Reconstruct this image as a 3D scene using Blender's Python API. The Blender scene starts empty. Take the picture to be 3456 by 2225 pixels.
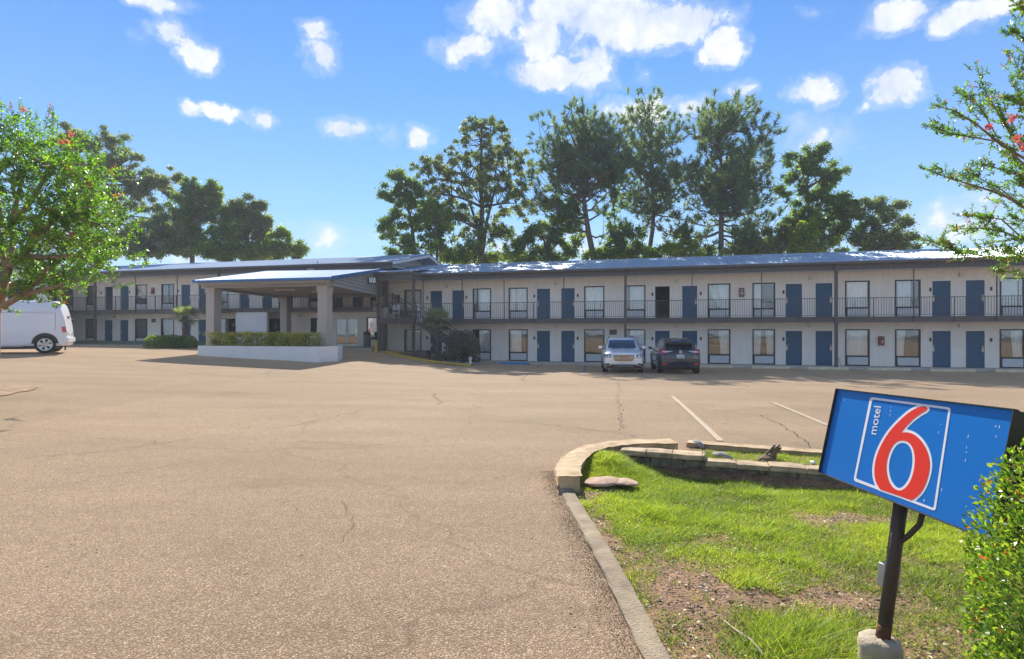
import bpy, bmesh, math, random
import numpy as np
from mathutils import Vector, Matrix
from mathutils.geometry import delaunay_2d_cdt
from mathutils.bvhtree import BVHTree

random.seed(7)
rng = np.random.default_rng(7)
SC = bpy.context.scene
COL = SC.collection
PI = math.pi

# ------------------------------------------------------------------ camera
FPX, CX, HY, CAMH = 1900.0, 1728.0, 1115.0, 1.6
cam_d = bpy.data.cameras.new('camera')
cam = bpy.data.objects.new('camera', cam_d)
COL.objects.link(cam)
cam.location = (0, 0, CAMH)
cam.rotation_euler = (PI / 2, 0, 0)
cam_d.sensor_width = 36.0
cam_d.lens = 36.0 * FPX / 3456.0
cam_d.shift_y = 2.5 / 3456.0
cam_d.clip_start = 0.05
cam_d.clip_end = 4000
SC.camera = cam

# ------------------------------------------------------------------ light
SUN_ELEV, SUN_AZ = math.radians(38), math.radians(-4)     # azimuth from +Y towards +X
sdir = Vector((math.sin(SUN_AZ) * math.cos(SUN_ELEV), math.cos(SUN_AZ) * math.cos(SUN_ELEV), math.sin(SUN_ELEV)))
sun_d = bpy.data.lights.new('sun', 'SUN')
sun_d.energy = 5.0
sun_d.angle = math.radians(0.5)
sun_d.color = (1.0, 0.94, 0.84)
sun = bpy.data.objects.new('sun', sun_d)
COL.objects.link(sun)
sun.rotation_euler = sdir.to_track_quat('Z', 'Y').to_euler()
sun.location = (0, 0, 60)

SC.view_settings.view_transform = 'Standard'
SC.view_settings.look = 'None'
SC.view_settings.exposure = 0.80
SC.view_settings.gamma = 1.0
SC.view_settings.use_curve_mapping = False

# ------------------------------------------------------------------ world: sky and clouds
W = bpy.data.worlds.new('World')
SC.world = W
W.use_nodes = True
wn, wl = W.node_tree.nodes, W.node_tree.links
wn.clear()


def wnode(t, **kw):
    n = wn.new(t)
    for k, v in kw.items():
        setattr(n, k, v)
    return n


def wmath(op, a, b=None, c=None, clamp=False):
    n = wnode('ShaderNodeMath', operation=op, use_clamp=clamp)
    for i, v in enumerate((a, b, c)):
        if v is None:
            continue
        if isinstance(v, (int, float)):
            n.inputs[i].default_value = v
        else:
            wl.new(v, n.inputs[i])
    return n.outputs[0]


sky = wnode('ShaderNodeTexSky', sky_type='NISHITA')
sky.sun_disc = False
sky.sun_elevation = SUN_ELEV
sky.sun_rotation = SUN_AZ
sky.air_density = 1.0
sky.dust_density = 0.0
sky.ozone_density = 3.0
tint = wnode('ShaderNodeMix', data_type='RGBA', blend_type='MULTIPLY')
tint.inputs[0].default_value = 1.0
wl.new(sky.outputs[0], tint.inputs[6])
tint.inputs[7].default_value = (0.33, 0.72, 1.06, 1)
bg_sky = wnode('ShaderNodeBackground')
bg_sky.inputs[1].default_value = 0.09
wl.new(tint.outputs[2], bg_sky.inputs[0])

tc = wnode('ShaderNodeTexCoord')
sep = wnode('ShaderNodeSeparateXYZ')
wl.new(tc.outputs['Generated'], sep.inputs[0])
az = wmath('ARCTAN2', sep.outputs[0], sep.outputs[1])
el = wmath('ARCSINE', sep.outputs[2])
ae = wnode('ShaderNodeCombineXYZ')
wl.new(az, ae.inputs[0]); wl.new(el, ae.inputs[1])
# wobble the direction a little so that the cloud outlines billow
nz = wnode('ShaderNodeTexNoise', noise_dimensions='3D')
nz.inputs['Scale'].default_value = 11; nz.inputs['Detail'].default_value = 7; nz.inputs['Roughness'].default_value = 0.62
wl.new(ae.outputs[0], nz.inputs['Vector'])
wob = wnode('ShaderNodeVectorMath', operation='MULTIPLY_ADD')
wl.new(nz.outputs['Color'], wob.inputs[0]); wob.inputs[1].default_value = (0.11, 0.075, 0); wob.inputs[2].default_value = (-0.055, -0.0375, 0)
pos = wnode('ShaderNodeVectorMath', operation='ADD')
wl.new(ae.outputs[0], pos.inputs[0]); wl.new(wob.outputs[0], pos.inputs[1])
CLOUDS = [  # photo x, y, half width, half height, density
    (520, 15, 150, 40, .8), (590, 115, 80, 52, 1), (680, 190, 80, 55, 1), (500, 120, 40, 45, .45), (1070, 120, 68, 58, .9), (1090, 205, 75, 55, .9),
    (640, 350, 48, 28, .7), (740, 365, 85, 34, .8), (900, 385, 66, 34, .9), (1160, 436, 85, 46, 1), (1430, 450, 62, 42, 1.1), (1310, 452, 48, 34, .4),
    (1660, 50, 120, 95, .9), (1580, 165, 140, 58, .75), (1830, 130, 160, 90, .8), (2010, 50, 250, 120, 1.3), (2270, 85, 220, 92, 1.3), (2440, 150, 75, 72, 1.05),
    (1850, 245, 160, 60, 1.15), (1990, 200, 100, 95, .85), (2000, 275, 95, 45, .8), (2186, 242, 40, 36, .5), (2509, 300, 56, 42, .7),
    (2740, 318, 92, 62, 1), (3010, 310, 112, 66, 1.15), (2904, 368, 36, 24, .7), (3015, 50, 125, 75, 1.1), (3240, 40, 120, 70, 1.1), (3400, 0, 110, 34, .9), (2775, 30, 66, 30, .5),
    (2148, 360, 120, 52, .8), (2350, 368, 85, 50, .8), (2740, 480, 150, 80, .62), (3200, 745, 240, 60, .55), (3350, 675, 170, 40, .5), (1100, 800, 220, 55, .42), (1850, 850, 420, 90, .5), (600, 850, 250, 60, .3)]
acc = None
for (px, py, rx, ry, dn) in CLOUDS:
    u, v = (px - CX) / FPX, (HY - py) / FPX
    a0 = math.atan(u); e0 = math.atan(v * math.cos(a0))
    sx = FPX * (1 + u * u); sy = FPX / math.cos(a0) * (1 + (v * math.cos(a0)) ** 2)
    s = wnode('ShaderNodeVectorMath', operation='SUBTRACT')
    wl.new(pos.outputs[0], s.inputs[0]); s.inputs[1].default_value = (a0, e0, 0)
    m = wnode('ShaderNodeVectorMath', operation='MULTIPLY')
    wl.new(s.outputs[0], m.inputs[0]); m.inputs[1].default_value = (sx / rx / 1.25, sy / ry / 1.25, 0)
    ln = wnode('ShaderNodeVectorMath', operation='LENGTH')
    wl.new(m.outputs[0], ln.inputs[0])
    d = wmath('MULTIPLY_ADD', ln.outputs['Value'], -dn, dn, clamp=True)
    acc = d if acc is None else wmath('MAXIMUM', acc, d)
# scattered unseen clouds over the rest of the sky, cover raised for fill light
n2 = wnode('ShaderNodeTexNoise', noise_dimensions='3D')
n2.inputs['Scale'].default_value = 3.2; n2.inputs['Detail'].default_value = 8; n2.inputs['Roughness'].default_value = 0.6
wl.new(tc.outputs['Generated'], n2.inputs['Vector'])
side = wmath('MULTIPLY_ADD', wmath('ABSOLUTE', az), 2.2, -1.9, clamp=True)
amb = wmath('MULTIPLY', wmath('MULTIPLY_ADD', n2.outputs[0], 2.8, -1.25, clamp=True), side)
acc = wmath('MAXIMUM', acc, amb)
n3 = wnode('ShaderNodeTexNoise', noise_dimensions='3D')
n3.inputs['Scale'].default_value = 13; n3.inputs['Detail'].default_value = 12; n3.inputs['Roughness'].default_value = 0.63; n3.inputs['Distortion'].default_value = 0.35
wl.new(ae.outputs[0], n3.inputs['Vector'])
dens = wmath('ADD', acc, wmath('MULTIPLY_ADD', n3.outputs[0], 1.7, -0.83))
mr = wnode('ShaderNodeMapRange', interpolation_type='SMOOTHSTEP')
mr.inputs['From Min'].default_value = 0.24; mr.inputs['From Max'].default_value = 0.60
wl.new(dens, mr.inputs['Value'])
gate = wmath('MULTIPLY', acc, 9.0, clamp=True)
mr2 = wnode('ShaderNodeMapRange', interpolation_type='SMOOTHSTEP')      # thin veils round the bright cores
mr2.inputs['From Min'].default_value = -0.12; mr2.inputs['From Max'].default_value = 0.5; mr2.inputs['To Max'].default_value = 0.34
wl.new(dens, mr2.inputs['Value'])
mask = wmath('MULTIPLY', wmath('MAXIMUM', mr.outputs[0], mr2.outputs[0]), gate)
mask = wmath('MULTIPLY', mask, 0.95)
crmp = wnode('ShaderNodeMix', data_type='RGBA')
wl.new(wmath('MULTIPLY_ADD', n3.outputs[0], 2.4, -0.6, clamp=True), crmp.inputs[0])
crmp.inputs[6].default_value = (0.44, 0.57, 0.82, 1); crmp.inputs[7].default_value = (1.0, 1.0, 1.0, 1)
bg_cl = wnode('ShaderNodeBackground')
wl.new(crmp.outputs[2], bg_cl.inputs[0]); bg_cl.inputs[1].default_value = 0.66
mix = wnode('ShaderNodeMixShader')
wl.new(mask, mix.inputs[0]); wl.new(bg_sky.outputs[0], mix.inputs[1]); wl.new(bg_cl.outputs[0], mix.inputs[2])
wo = wnode('ShaderNodeOutputWorld')
# pale haze low over the horizon, the same all the way round
bg_hz = wnode('ShaderNodeBackground'); bg_hz.inputs[0].default_value = (0.60, 0.75, 0.88, 1); bg_hz.inputs[1].default_value = 0.68
hz = wmath('MULTIPLY', wmath('POWER', 2.718, wmath('MULTIPLY', wmath('MAXIMUM', el, 0.0), -4.6)), 0.95)
mix0 = wnode('ShaderNodeMixShader')
wl.new(hz, mix0.inputs[0]); wl.new(bg_sky.outputs[0], mix0.inputs[1]); wl.new(bg_hz.outputs[0], mix0.inputs[2])
wl.new(mix0.outputs[0], mix.inputs[1])
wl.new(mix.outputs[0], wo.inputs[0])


# ------------------------------------------------------------------ materials
def mat(name, col, rough=0.6, metal=0.0, var=0.0, vscale=4.0, bump=0.0, bscale=40.0, col2=None, spec=0.5, coat=0.0, detail=4.0):
    m = bpy.data.materials.new(name); m.use_nodes = True
    nt = m.node_tree; b = nt.nodes['Principled BSDF']
    b.inputs['Base Color'].default_value = (*col, 1); b.inputs['Roughness'].default_value = rough
    b.inputs['Metallic'].default_value = metal; b.inputs['Specular IOR Level'].default_value = spec
    b.inputs['Coat Weight'].default_value = coat
    t = nt.nodes.new('ShaderNodeTexCoord')
    if var > 0 or col2:
        n = nt.nodes.new('ShaderNodeTexNoise'); n.inputs['Scale'].default_value = vscale; n.inputs['Detail'].default_value = detail; n.inputs['Roughness'].default_value = .6
        nt.links.new(t.outputs['Object'], n.inputs['Vector'])
        r = nt.nodes.new('ShaderNodeMapRange'); r.inputs[1].default_value = .32; r.inputs[2].default_value = .68
        nt.links.new(n.outputs[0], r.inputs[0])
        mx = nt.nodes.new('ShaderNodeMix'); mx.data_type = 'RGBA'
        c2 = col2 or tuple(max(0, c * (1 - var)) for c in col)
        mx.inputs[6].default_value = (*col, 1); mx.inputs[7].default_value = (*c2, 1)
        nt.links.new(r.outputs[0], mx.inputs[0]); nt.links.new(mx.outputs[2], b.inputs['Base Color'])
    if bump > 0:
        n = nt.nodes.new('ShaderNodeTexNoise'); n.inputs['Scale'].default_value = bscale; n.inputs['Detail'].default_value = 5
        nt.links.new(t.outputs['Object'], n.inputs['Vector'])
        bp = nt.nodes.new('ShaderNodeBump'); bp.inputs['Strength'].default_value = bump; bp.inputs['Distance'].default_value = .02
        nt.links.new(n.outputs[0], bp.inputs['Height']); nt.links.new(bp.outputs[0], b.inputs['Normal'])
    return m


def leafmat(name, col, trans=0.5, rough=0.45, spec=0.4):
    m = bpy.data.materials.new(name); m.use_nodes = True
    nt = m.node_tree; b = nt.nodes['Principled BSDF']; out = nt.nodes['Material Output']
    b.inputs['Base Color'].default_value = (*col, 1); b.inputs['Roughness'].default_value = rough; b.inputs['Specular IOR Level'].default_value = spec
    tr = nt.nodes.new('ShaderNodeBsdfTranslucent'); tr.inputs[0].default_value = (col[0] * 1.5, col[1] * 1.55, col[2] * .7, 1)
    mx = nt.nodes.new('ShaderNodeMixShader'); mx.inputs[0].default_value = trans
    nt.links.new(b.outputs[0], mx.inputs[1]); nt.links.new(tr.outputs[0], mx.inputs[2]); nt.links.new(mx.outputs[0], out.inputs[0])
    return m


def asphalt_mat():
    m = bpy.data.materials.new('asphalt'); m.use_nodes = True
    nt = m.node_tree; N = nt.nodes; L = nt.links; b = N['Principled BSDF']
    t = N.new('ShaderNodeTexCoord')
    vo = N.new('ShaderNodeTexVoronoi'); vo.inputs['Scale'].default_value = 112; vo.inputs['Randomness'].default_value = 1
    L.new(t.outputs['Object'], vo.inputs['Vector'])
    rp = N.new('ShaderNodeValToRGB'); e = rp.color_ramp
    e.interpolation = 'LINEAR'
    e.elements[0].position = 0; e.elements[0].color = (.075, .046, .024, 1)
    e.elements[1].position = 1; e.elements[1].color = (.82, .66, .48, 1)
    for p, c in ((.25, (.21, .15, .105, 1)), (.5, (.40, .245, .155, 1)), (.72, (.43, .34, .265, 1)), (.9, (.58, .36, .18, 1))):
        q = e.elements.new(p); q.color = c
    sp = N.new('ShaderNodeSeparateColor'); L.new(vo.outputs['Color'], sp.inputs[0]); L.new(sp.outputs[0], rp.inputs[0])
    # binder between the stones
    ed = N.new('ShaderNodeMapRange'); ed.inputs[1].default_value = .35; ed.inputs[2].default_value = .62; L.new(vo.outputs['Distance'], ed.inputs[0])
    mx = N.new('ShaderNodeMix'); mx.data_type = 'RGBA'; L.new(ed.outputs[0], mx.inputs[0]); L.new(rp.outputs[0], mx.inputs[6]); mx.inputs[7].default_value = (.135, .093, .06, 1)
    # broad wear and streaks along the driving direction
    mp = N.new('ShaderNodeMapping'); mp.inputs['Scale'].default_value = (.16, .55, 1); mp.inputs['Rotation'].default_value = (0, 0, .2); L.new(t.outputs['Object'], mp.inputs[0])
    n1 = N.new('ShaderNodeTexNoise'); n1.inputs['Scale'].default_value = 1.3; n1.inputs['Detail'].default_value = 7; n1.inputs['Roughness'].default_value = .62; L.new(mp.outputs[0], n1.inputs[0])
    r1 = N.new('ShaderNodeMapRange'); r1.inputs[1].default_value = .3; r1.inputs[2].default_value = .7; r1.inputs[3].default_value = .72; r1.inputs[4].default_value = 1.2; L.new(n1.outputs[0], r1.inputs[0])
    m2 = N.new('ShaderNodeMix'); m2.data_type = 'RGBA'; m2.blend_type = 'MULTIPLY'; m2.inputs[0].default_value = 1; L.new(mx.outputs[2], m2.inputs[6]); L.new(r1.outputs[0], m2.inputs[7])
    n4 = N.new('ShaderNodeTexNoise'); n4.inputs['Scale'].default_value = 9; n4.inputs['Detail'].default_value = 6; L.new(t.outputs['Object'], n4.inputs[0])
    r4 = N.new('ShaderNodeMapRange'); r4.inputs[1].default_value = .3; r4.inputs[2].default_value = .7; r4.inputs[3].default_value = .88; r4.inputs[4].default_value = 1.12; L.new(n4.outputs[0], r4.inputs[0])
    m3 = N.new('ShaderNodeMix'); m3.data_type = 'RGBA'; m3.blend_type = 'MULTIPLY'; m3.inputs[0].default_value = 1; L.new(m2.outputs[2], m3.inputs[6]); L.new(r4.outputs[0], m3.inputs[7])
    # oil stains and dirty patches
    n5 = N.new('ShaderNodeTexNoise'); n5.inputs['Scale'].default_value = .62; n5.inputs['Detail'].default_value = 5; n5.inputs['Roughness'].default_value = .55; L.new(t.outputs['Object'], n5.inputs[0])
    r5 = N.new('ShaderNodeMapRange'); r5.inputs[1].default_value = .56; r5.inputs[2].default_value = .72; r5.inputs[3].default_value = 1.0; r5.inputs[4].default_value = .70; L.new(n5.outputs[0], r5.inputs[0])
    m5 = N.new('ShaderNodeMix'); m5.data_type = 'RGBA'; m5.blend_type = 'MULTIPLY'; m5.inputs[0].default_value = 1; L.new(m3.outputs[2], m5.inputs[6]); L.new(r5.outputs[0], m5.inputs[7])
    # old paving lifts of slightly different tone, and faint sealed seams between them
    nw = N.new('ShaderNodeTexNoise'); nw.inputs['Scale'].default_value = 1.6; nw.inputs['Detail'].default_value = 6; L.new(t.outputs['Object'], nw.inputs[0])
    aw = N.new('ShaderNodeVectorMath'); aw.operation = 'MULTIPLY_ADD'; aw.inputs[1].default_value = (.9, .9, 0); L.new(nw.outputs['Color'], aw.inputs[0]); L.new(t.outputs['Object'], aw.inputs[2])
    v6 = N.new('ShaderNodeTexVoronoi'); v6.feature = 'DISTANCE_TO_EDGE'; v6.inputs['Scale'].default_value = .19; L.new(aw.outputs[0], v6.inputs['Vector'])
    r6 = N.new('ShaderNodeMapRange'); r6.inputs[1].default_value = .0; r6.inputs[2].default_value = .005; r6.inputs[3].default_value = .62; r6.inputs[4].default_value = 1; L.new(v6.outputs['Distance'], r6.inputs[0])
    v7 = N.new('ShaderNodeTexVoronoi'); v7.inputs['Scale'].default_value = .19; L.new(aw.outputs[0], v7.inputs['Vector'])
    s7 = N.new('ShaderNodeSeparateColor'); L.new(v7.outputs['Color'], s7.inputs[0])
    r7 = N.new('ShaderNodeMapRange'); r7.inputs[3].default_value = .90; r7.inputs[4].default_value = 1.07; L.new(s7.outputs[0], r7.inputs[0])
    k7 = N.new('ShaderNodeMath'); k7.operation = 'MULTIPLY'; L.new(r6.outputs[0], k7.inputs[0]); L.new(r7.outputs[0], k7.inputs[1])
    m7 = N.new('ShaderNodeMix'); m7.data_type = 'RGBA'; m7.blend_type = 'MULTIPLY'; m7.inputs[0].default_value = 1; L.new(m5.outputs[2], m7.inputs[6]); L.new(k7.outputs[0], m7.inputs[7])
    L.new(m7.outputs[2], b.inputs['Base Color'])
    b.inputs['Roughness'].default_value = .85; b.inputs['Specular IOR Level'].default_value = .15; b.inputs['Sheen Weight'].default_value = .6; b.inputs['Sheen Roughness'].default_value = .5; b.inputs['Sheen Tint'].default_value = (1, .70, .42, 1)
    bp = N.new('ShaderNodeBump'); bp.invert = True; bp.inputs['Strength'].default_value = .85; bp.inputs['Distance'].default_value = .005; L.new(vo.outputs['Distance'], bp.inputs['Height']); L.new(bp.outputs[0], b.inputs['Normal'])
    return m


def wall_mat(name, col, dirt=(.5, .46, .42)):
    """painted block wall: faint course joints in the relief, grime noise"""
    m = mat(name, col, rough=.75, col2=tuple(c * .93 for c in col), vscale=1.6, detail=7)
    nt = m.node_tree; N = nt.nodes; L = nt.links; b = N['Principled BSDF']
    t = N.new('ShaderNodeTexCoord'); mp = N.new('ShaderNodeMapping'); mp.inputs['Rotation'].default_value = (PI / 2, 0, 0); L.new(t.outputs['Object'], mp.inputs[0])
    m8 = N.new('ShaderNodeMapping'); m8.inputs['Scale'].default_value = (5, 5, .35); L.new(t.outputs['Object'], m8.inputs[0])
    n8 = N.new('ShaderNodeTexNoise'); n8.inputs['Scale'].default_value = 1; n8.inputs['Detail'].default_value = 6; L.new(m8.outputs[0], n8.inputs[0])
    r8 = N.new('ShaderNodeMapRange'); r8.inputs[1].default_value = .45; r8.inputs[2].default_value = .75; r8.inputs[3].default_value = 1; r8.inputs[4].default_value = .93; L.new(n8.outputs[0], r8.inputs[0])
    x8 = N.new('ShaderNodeMix'); x8.data_type = 'RGBA'; x8.blend_type = 'MULTIPLY'; x8.inputs[0].default_value = 1; L.new(b.inputs['Base Color'].links[0].from_socket, x8.inputs[6]); L.new(r8.outputs[0], x8.inputs[7]); L.new(x8.outputs[2], b.inputs['Base Color'])
    br = N.new('ShaderNodeTexBrick'); br.inputs['Scale'].default_value = 1; br.inputs['Brick Width'].default_value = .4; br.inputs['Row Height'].default_value = .2; br.inputs['Mortar Size'].default_value = .008; br.inputs['Mortar Smooth'].default_value = .4
    L.new(mp.outputs[0], br.inputs['Vector'])
    n = N.new('ShaderNodeTexNoise'); n.inputs['Scale'].default_value = 60; n.inputs['Detail'].default_value = 4; L.new(t.outputs['Object'], n.inputs[0])
    ad = N.new('ShaderNodeMath'); ad.operation = 'MULTIPLY_ADD'; ad.inputs[1].default_value = -1.2; L.new(br.outputs['Fac'], ad.inputs[0]); L.new(n.outputs[0], ad.inputs[2])
    bp = N.new('ShaderNodeBump'); bp.inputs['Strength'].default_value = .35; bp.inputs['Distance'].default_value = .01; L.new(ad.outputs[0], bp.inputs['Height']); L.new(bp.outputs[0], b.inputs['Normal'])
    return m


def glass_mat(name, gloss=0.28, tint=(.55, .62, .64)):
    m = bpy.data.materials.new(name); m.use_nodes = True
    nt = m.node_tree; N = nt.nodes; L = nt.links; out = N['Material Output']
    N.remove(N['Principled BSDF'])
    tr = N.new('ShaderNodeBsdfTransparent'); tr.inputs[0].default_value = (*tint, 1)
    gl = N.new('ShaderNodeBsdfGlossy'); gl.inputs['Roughness'].default_value = .015; gl.inputs[0].default_value = (.95, .97, 1, 1)
    fr = N.new('ShaderNodeLayerWeight'); fr.inputs['Blend'].default_value = .35
    mr_ = N.new('ShaderNodeMapRange'); mr_.inputs[3].default_value = gloss; mr_.inputs[4].default_value = .95; L.new(fr.outputs['Fresnel'], mr_.inputs[0])
    t = N.new('ShaderNodeTexCoord'); n = N.new('ShaderNodeTexNoise'); n.inputs['Scale'].default_value = 1.1; L.new(t.outputs['Object'], n.inputs[0])
    bp = N.new('ShaderNodeBump'); bp.inputs['Strength'].default_value = .12; bp.inputs['Distance'].default_value = .02; L.new(n.outputs[0], bp.inputs['Height']); L.new(bp.outputs[0], gl.inputs['Normal'])
    mx = N.new('ShaderNodeMixShader'); L.new(mr_.outputs[0], mx.inputs[0]); L.new(tr.outputs[0], mx.inputs[1]); L.new(gl.outputs[0], mx.inputs[2]); L.new(mx.outputs[0], out.inputs[0])
    return m


MT = dict(
    asphalt=asphalt_mat(),
    terrain=mat('terrain', (.09, .11, .04), .95, var=.5, vscale=.3),
    wall=wall_mat('wall_paint', (.92, .85, .76)),
    wall_cream=wall_mat('wall_cream', (.66, .61, .55)),
    white=mat('white_paint', (.82, .82, .82), .5, var=.07, vscale=2.5),
    soffit=mat('soffit', (.88, .83, .76), .8, var=.08, vscale=2),
    taupe=mat('taupe_trim', (.115, .10, .092), .55, var=.2, vscale=3),
    fascia=mat('fascia_metal', (.125, .118, .118), .5, var=.15, vscale=2),
    rail=mat('rail_paint', (.085, .075, .07), .5, var=.2, vscale=8),
    bronze=mat('bronze_frame', (.018, .014, .012), .45, var=.2, vscale=6),
    door=mat('blue_door', (.010, .088, .185), .5, var=.18, vscale=5),
    hollowshade=mat('hollow_shade', (.012, .014, .018), .8, var=.3, vscale=3),  # near-black, the shade inside openings and recesses put into the colour
    frame=mat('door_frame_paint', (.90, .86, .79), .5, var=.08, vscale=5),
    lock=mat('lock_metal', (.55, .50, .42), .35, metal=.6, var=.15, vscale=20),
    black=mat('black_plastic', (.015, .015, .016), .5, var=.2, vscale=10),
    curtain=mat('curtain_cloth', (.95, .94, .91), .9, var=.12, vscale=3),
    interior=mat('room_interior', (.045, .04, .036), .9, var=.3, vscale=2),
    ac=mat('ac_grille', (.62, .64, .66), .5, var=.12, vscale=3),
    roof=mat('galvanised_roof', (.40, .52, .68), .45, metal=.2, var=.14, vscale=1.2, detail=8),
    rooftrim=mat('blue_trim', (.03, .17, .42), .45, var=.15, vscale=3),
    glass=glass_mat('window_glass', .06, (.97, .98, .98)),
    glassd=glass_mat('door_glass', .16, (.35, .38, .36)),
    siding=mat('lap_siding', (.42, .39, .365), .6, var=.1, vscale=2.5),
    column=wall_mat('column_stucco', (.50, .445, .39)),
    ceiling=mat('canopy_ceiling', (.62, .57, .52), .8, var=.1, vscale=1.5),
    planter=mat('planter_stucco', (.88, .86, .83), .7, var=.08, vscale=1.5, bump=.15, bscale=30),
    concrete=mat('concrete', (.56, .44, .30), .9, col2=(.25, .225, .185), vscale=3, bump=.35, bscale=90, detail=9),
    kerb=mat('old_kerb', (.66, .48, .29), .92, col2=(.36, .25, .14), vscale=5, bump=.8, bscale=70, detail=10),
    kerb2=mat('flush_kerb_concrete', (.37, .29, .19), .92, col2=(.19, .145, .095), vscale=5, bump=.6, bscale=80, detail=10),
    block=mat('wall_block', (.27, .22, .15), .92, col2=(.05, .042, .03), vscale=6, bump=.7, bscale=50, detail=10),
    cap=mat('cap_stone', (.60, .44, .27), .92, col2=(.27, .20, .125), vscale=6, bump=.6, bscale=70, detail=9),
    yellow=mat('yellow_paint', (.72, .52, .035), .6, var=.25, vscale=5),
    cream=mat('cream_stop', (.76, .67, .46), .85, var=.25, vscale=5, bump=.3, bscale=40),
    blue=mat('blue_stop', (.03, .24, .50), .7, var=.2, vscale=5),
    stripe=mat('stripe_paint', (.44, .36, .27), .85, col2=(.31, .215, .135), vscale=14, detail=9),
    bluestripe=mat('blue_stripe', (.08, .17, .30), .85, col2=(.22, .2, .18), vscale=9),
    crack=mat('crack_tar', (.05, .038, .03), .95, var=.4, vscale=12),
    walk=mat('walkway', (.55, .52, .47), .85, var=.2, vscale=2, bump=.2),
    green=mat('green_walk', (.12, .19, .13), .8, var=.25, vscale=1.5),
    dirt=mat('dirt', (.34, .20, .11), .97, col2=(.16, .092, .052), vscale=7, bump=1.0, bscale=45, detail=10),
    bark=mat('bark_grey', (.16, .125, .105), .95, col2=(.075, .06, .05), vscale=8, bump=.6, bscale=25),
    pinebark=mat('pine_bark', (.19, .145, .12), .95, col2=(.10, .078, .066), vscale=5, bump=.6, bscale=18),
    crapebark=mat('crape_bark', (.36, .235, .15), .75, col2=(.22, .13, .08), vscale=9, bump=.3, bscale=30),
    signface=mat('sign_blue', (.001, .16, .54), .3, var=.05, vscale=3),
    signwhite=mat('sign_white', (.78, .79, .82), .35, var=.04, vscale=4),
    signred=mat('sign_red', (.78, .036, .018), .32, var=.05, vscale=4),
    signcab=mat('sign_cabinet', (.02, .018, .016), .5, col2=(.05, .04, .028), vscale=6),
    pole=mat('rusty_pole', (.04, .036, .036), .6, col2=(.085, .05, .035), vscale=6, bump=.3, bscale=40, detail=8),
    rust=mat('rust', (.17, .06, .022), .85, col2=(.06, .03, .02), vscale=14, bump=.4, bscale=60),
    galv=mat('galvanised', (.48, .48, .46), .45, metal=.5, var=.2, vscale=12),
    rock=mat('pink_rock', (.52, .35, .25), .9, col2=(.30, .19, .13), vscale=8, bump=.5, bscale=40, detail=8),
    grayrock=mat('grey_rock', (.40, .38, .36), .9, var=.45, vscale=5, bump=.5, bscale=25),
    wood=mat('old_wood', (.20, .125, .07), .9, col2=(.09, .055, .03), vscale=12, bump=.6, bscale=30),
    silver=mat('silver_paint', (.92, .91, .90), .3, metal=.2, coat=.6, var=.03, vscale=2),
    navy=mat('navy_paint', (.010, .017, .045), .22, metal=.25, coat=1.0, var=.05, vscale=2),
    vanwhite=mat('van_paint', (.80, .81, .84), .3, coat=.5, var=.03, vscale=1.5),
    carglass=mat('car_glass', (.012, .018, .022), .04, spec=.9, coat=1.0),
    chrome=mat('chrome', (.75, .76, .78), .15, metal=1.0),
    tyre=mat('tyre_rubber', (.014, .014, .015), .85, var=.3, vscale=15),
    rim=mat('rim_alloy', (.55, .56, .58), .3, metal=.7),
    lampclear=mat('headlamp', (.55, .57, .60), .12, metal=.3, coat=1.0, col2=(.2, .2, .22), vscale=18),
    lampred=mat('tail_lamp', (.72, .008, .014), .15, coat=1.0, var=.3, vscale=30),
    redbox=mat('red_cabinet', (.20, .012, .012), .45, var=.2, vscale=9),
    greybin=mat('grey_plastic', (.14, .135, .13), .6, var=.2, vscale=6),
    skin=mat('skin', (.36, .20, .13), .6, var=.1, vscale=20),
    cloth=mat('dark_cloth', (.014, .016, .024), .85, var=.3, vscale=20),
    hair=mat('dark_hair', (.012, .009, .008), .7, var=.3, vscale=40),
    plate=mat('plate_white', (.75, .75, .73), .5, var=.05, vscale=20),
    bloom=leafmat('pink_bloom', (.72, .17, .24), .4, .6),
    lightglass=mat('light_diffuser', (.80, .77, .70), .4, var=.05, vscale=9),
)
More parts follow.
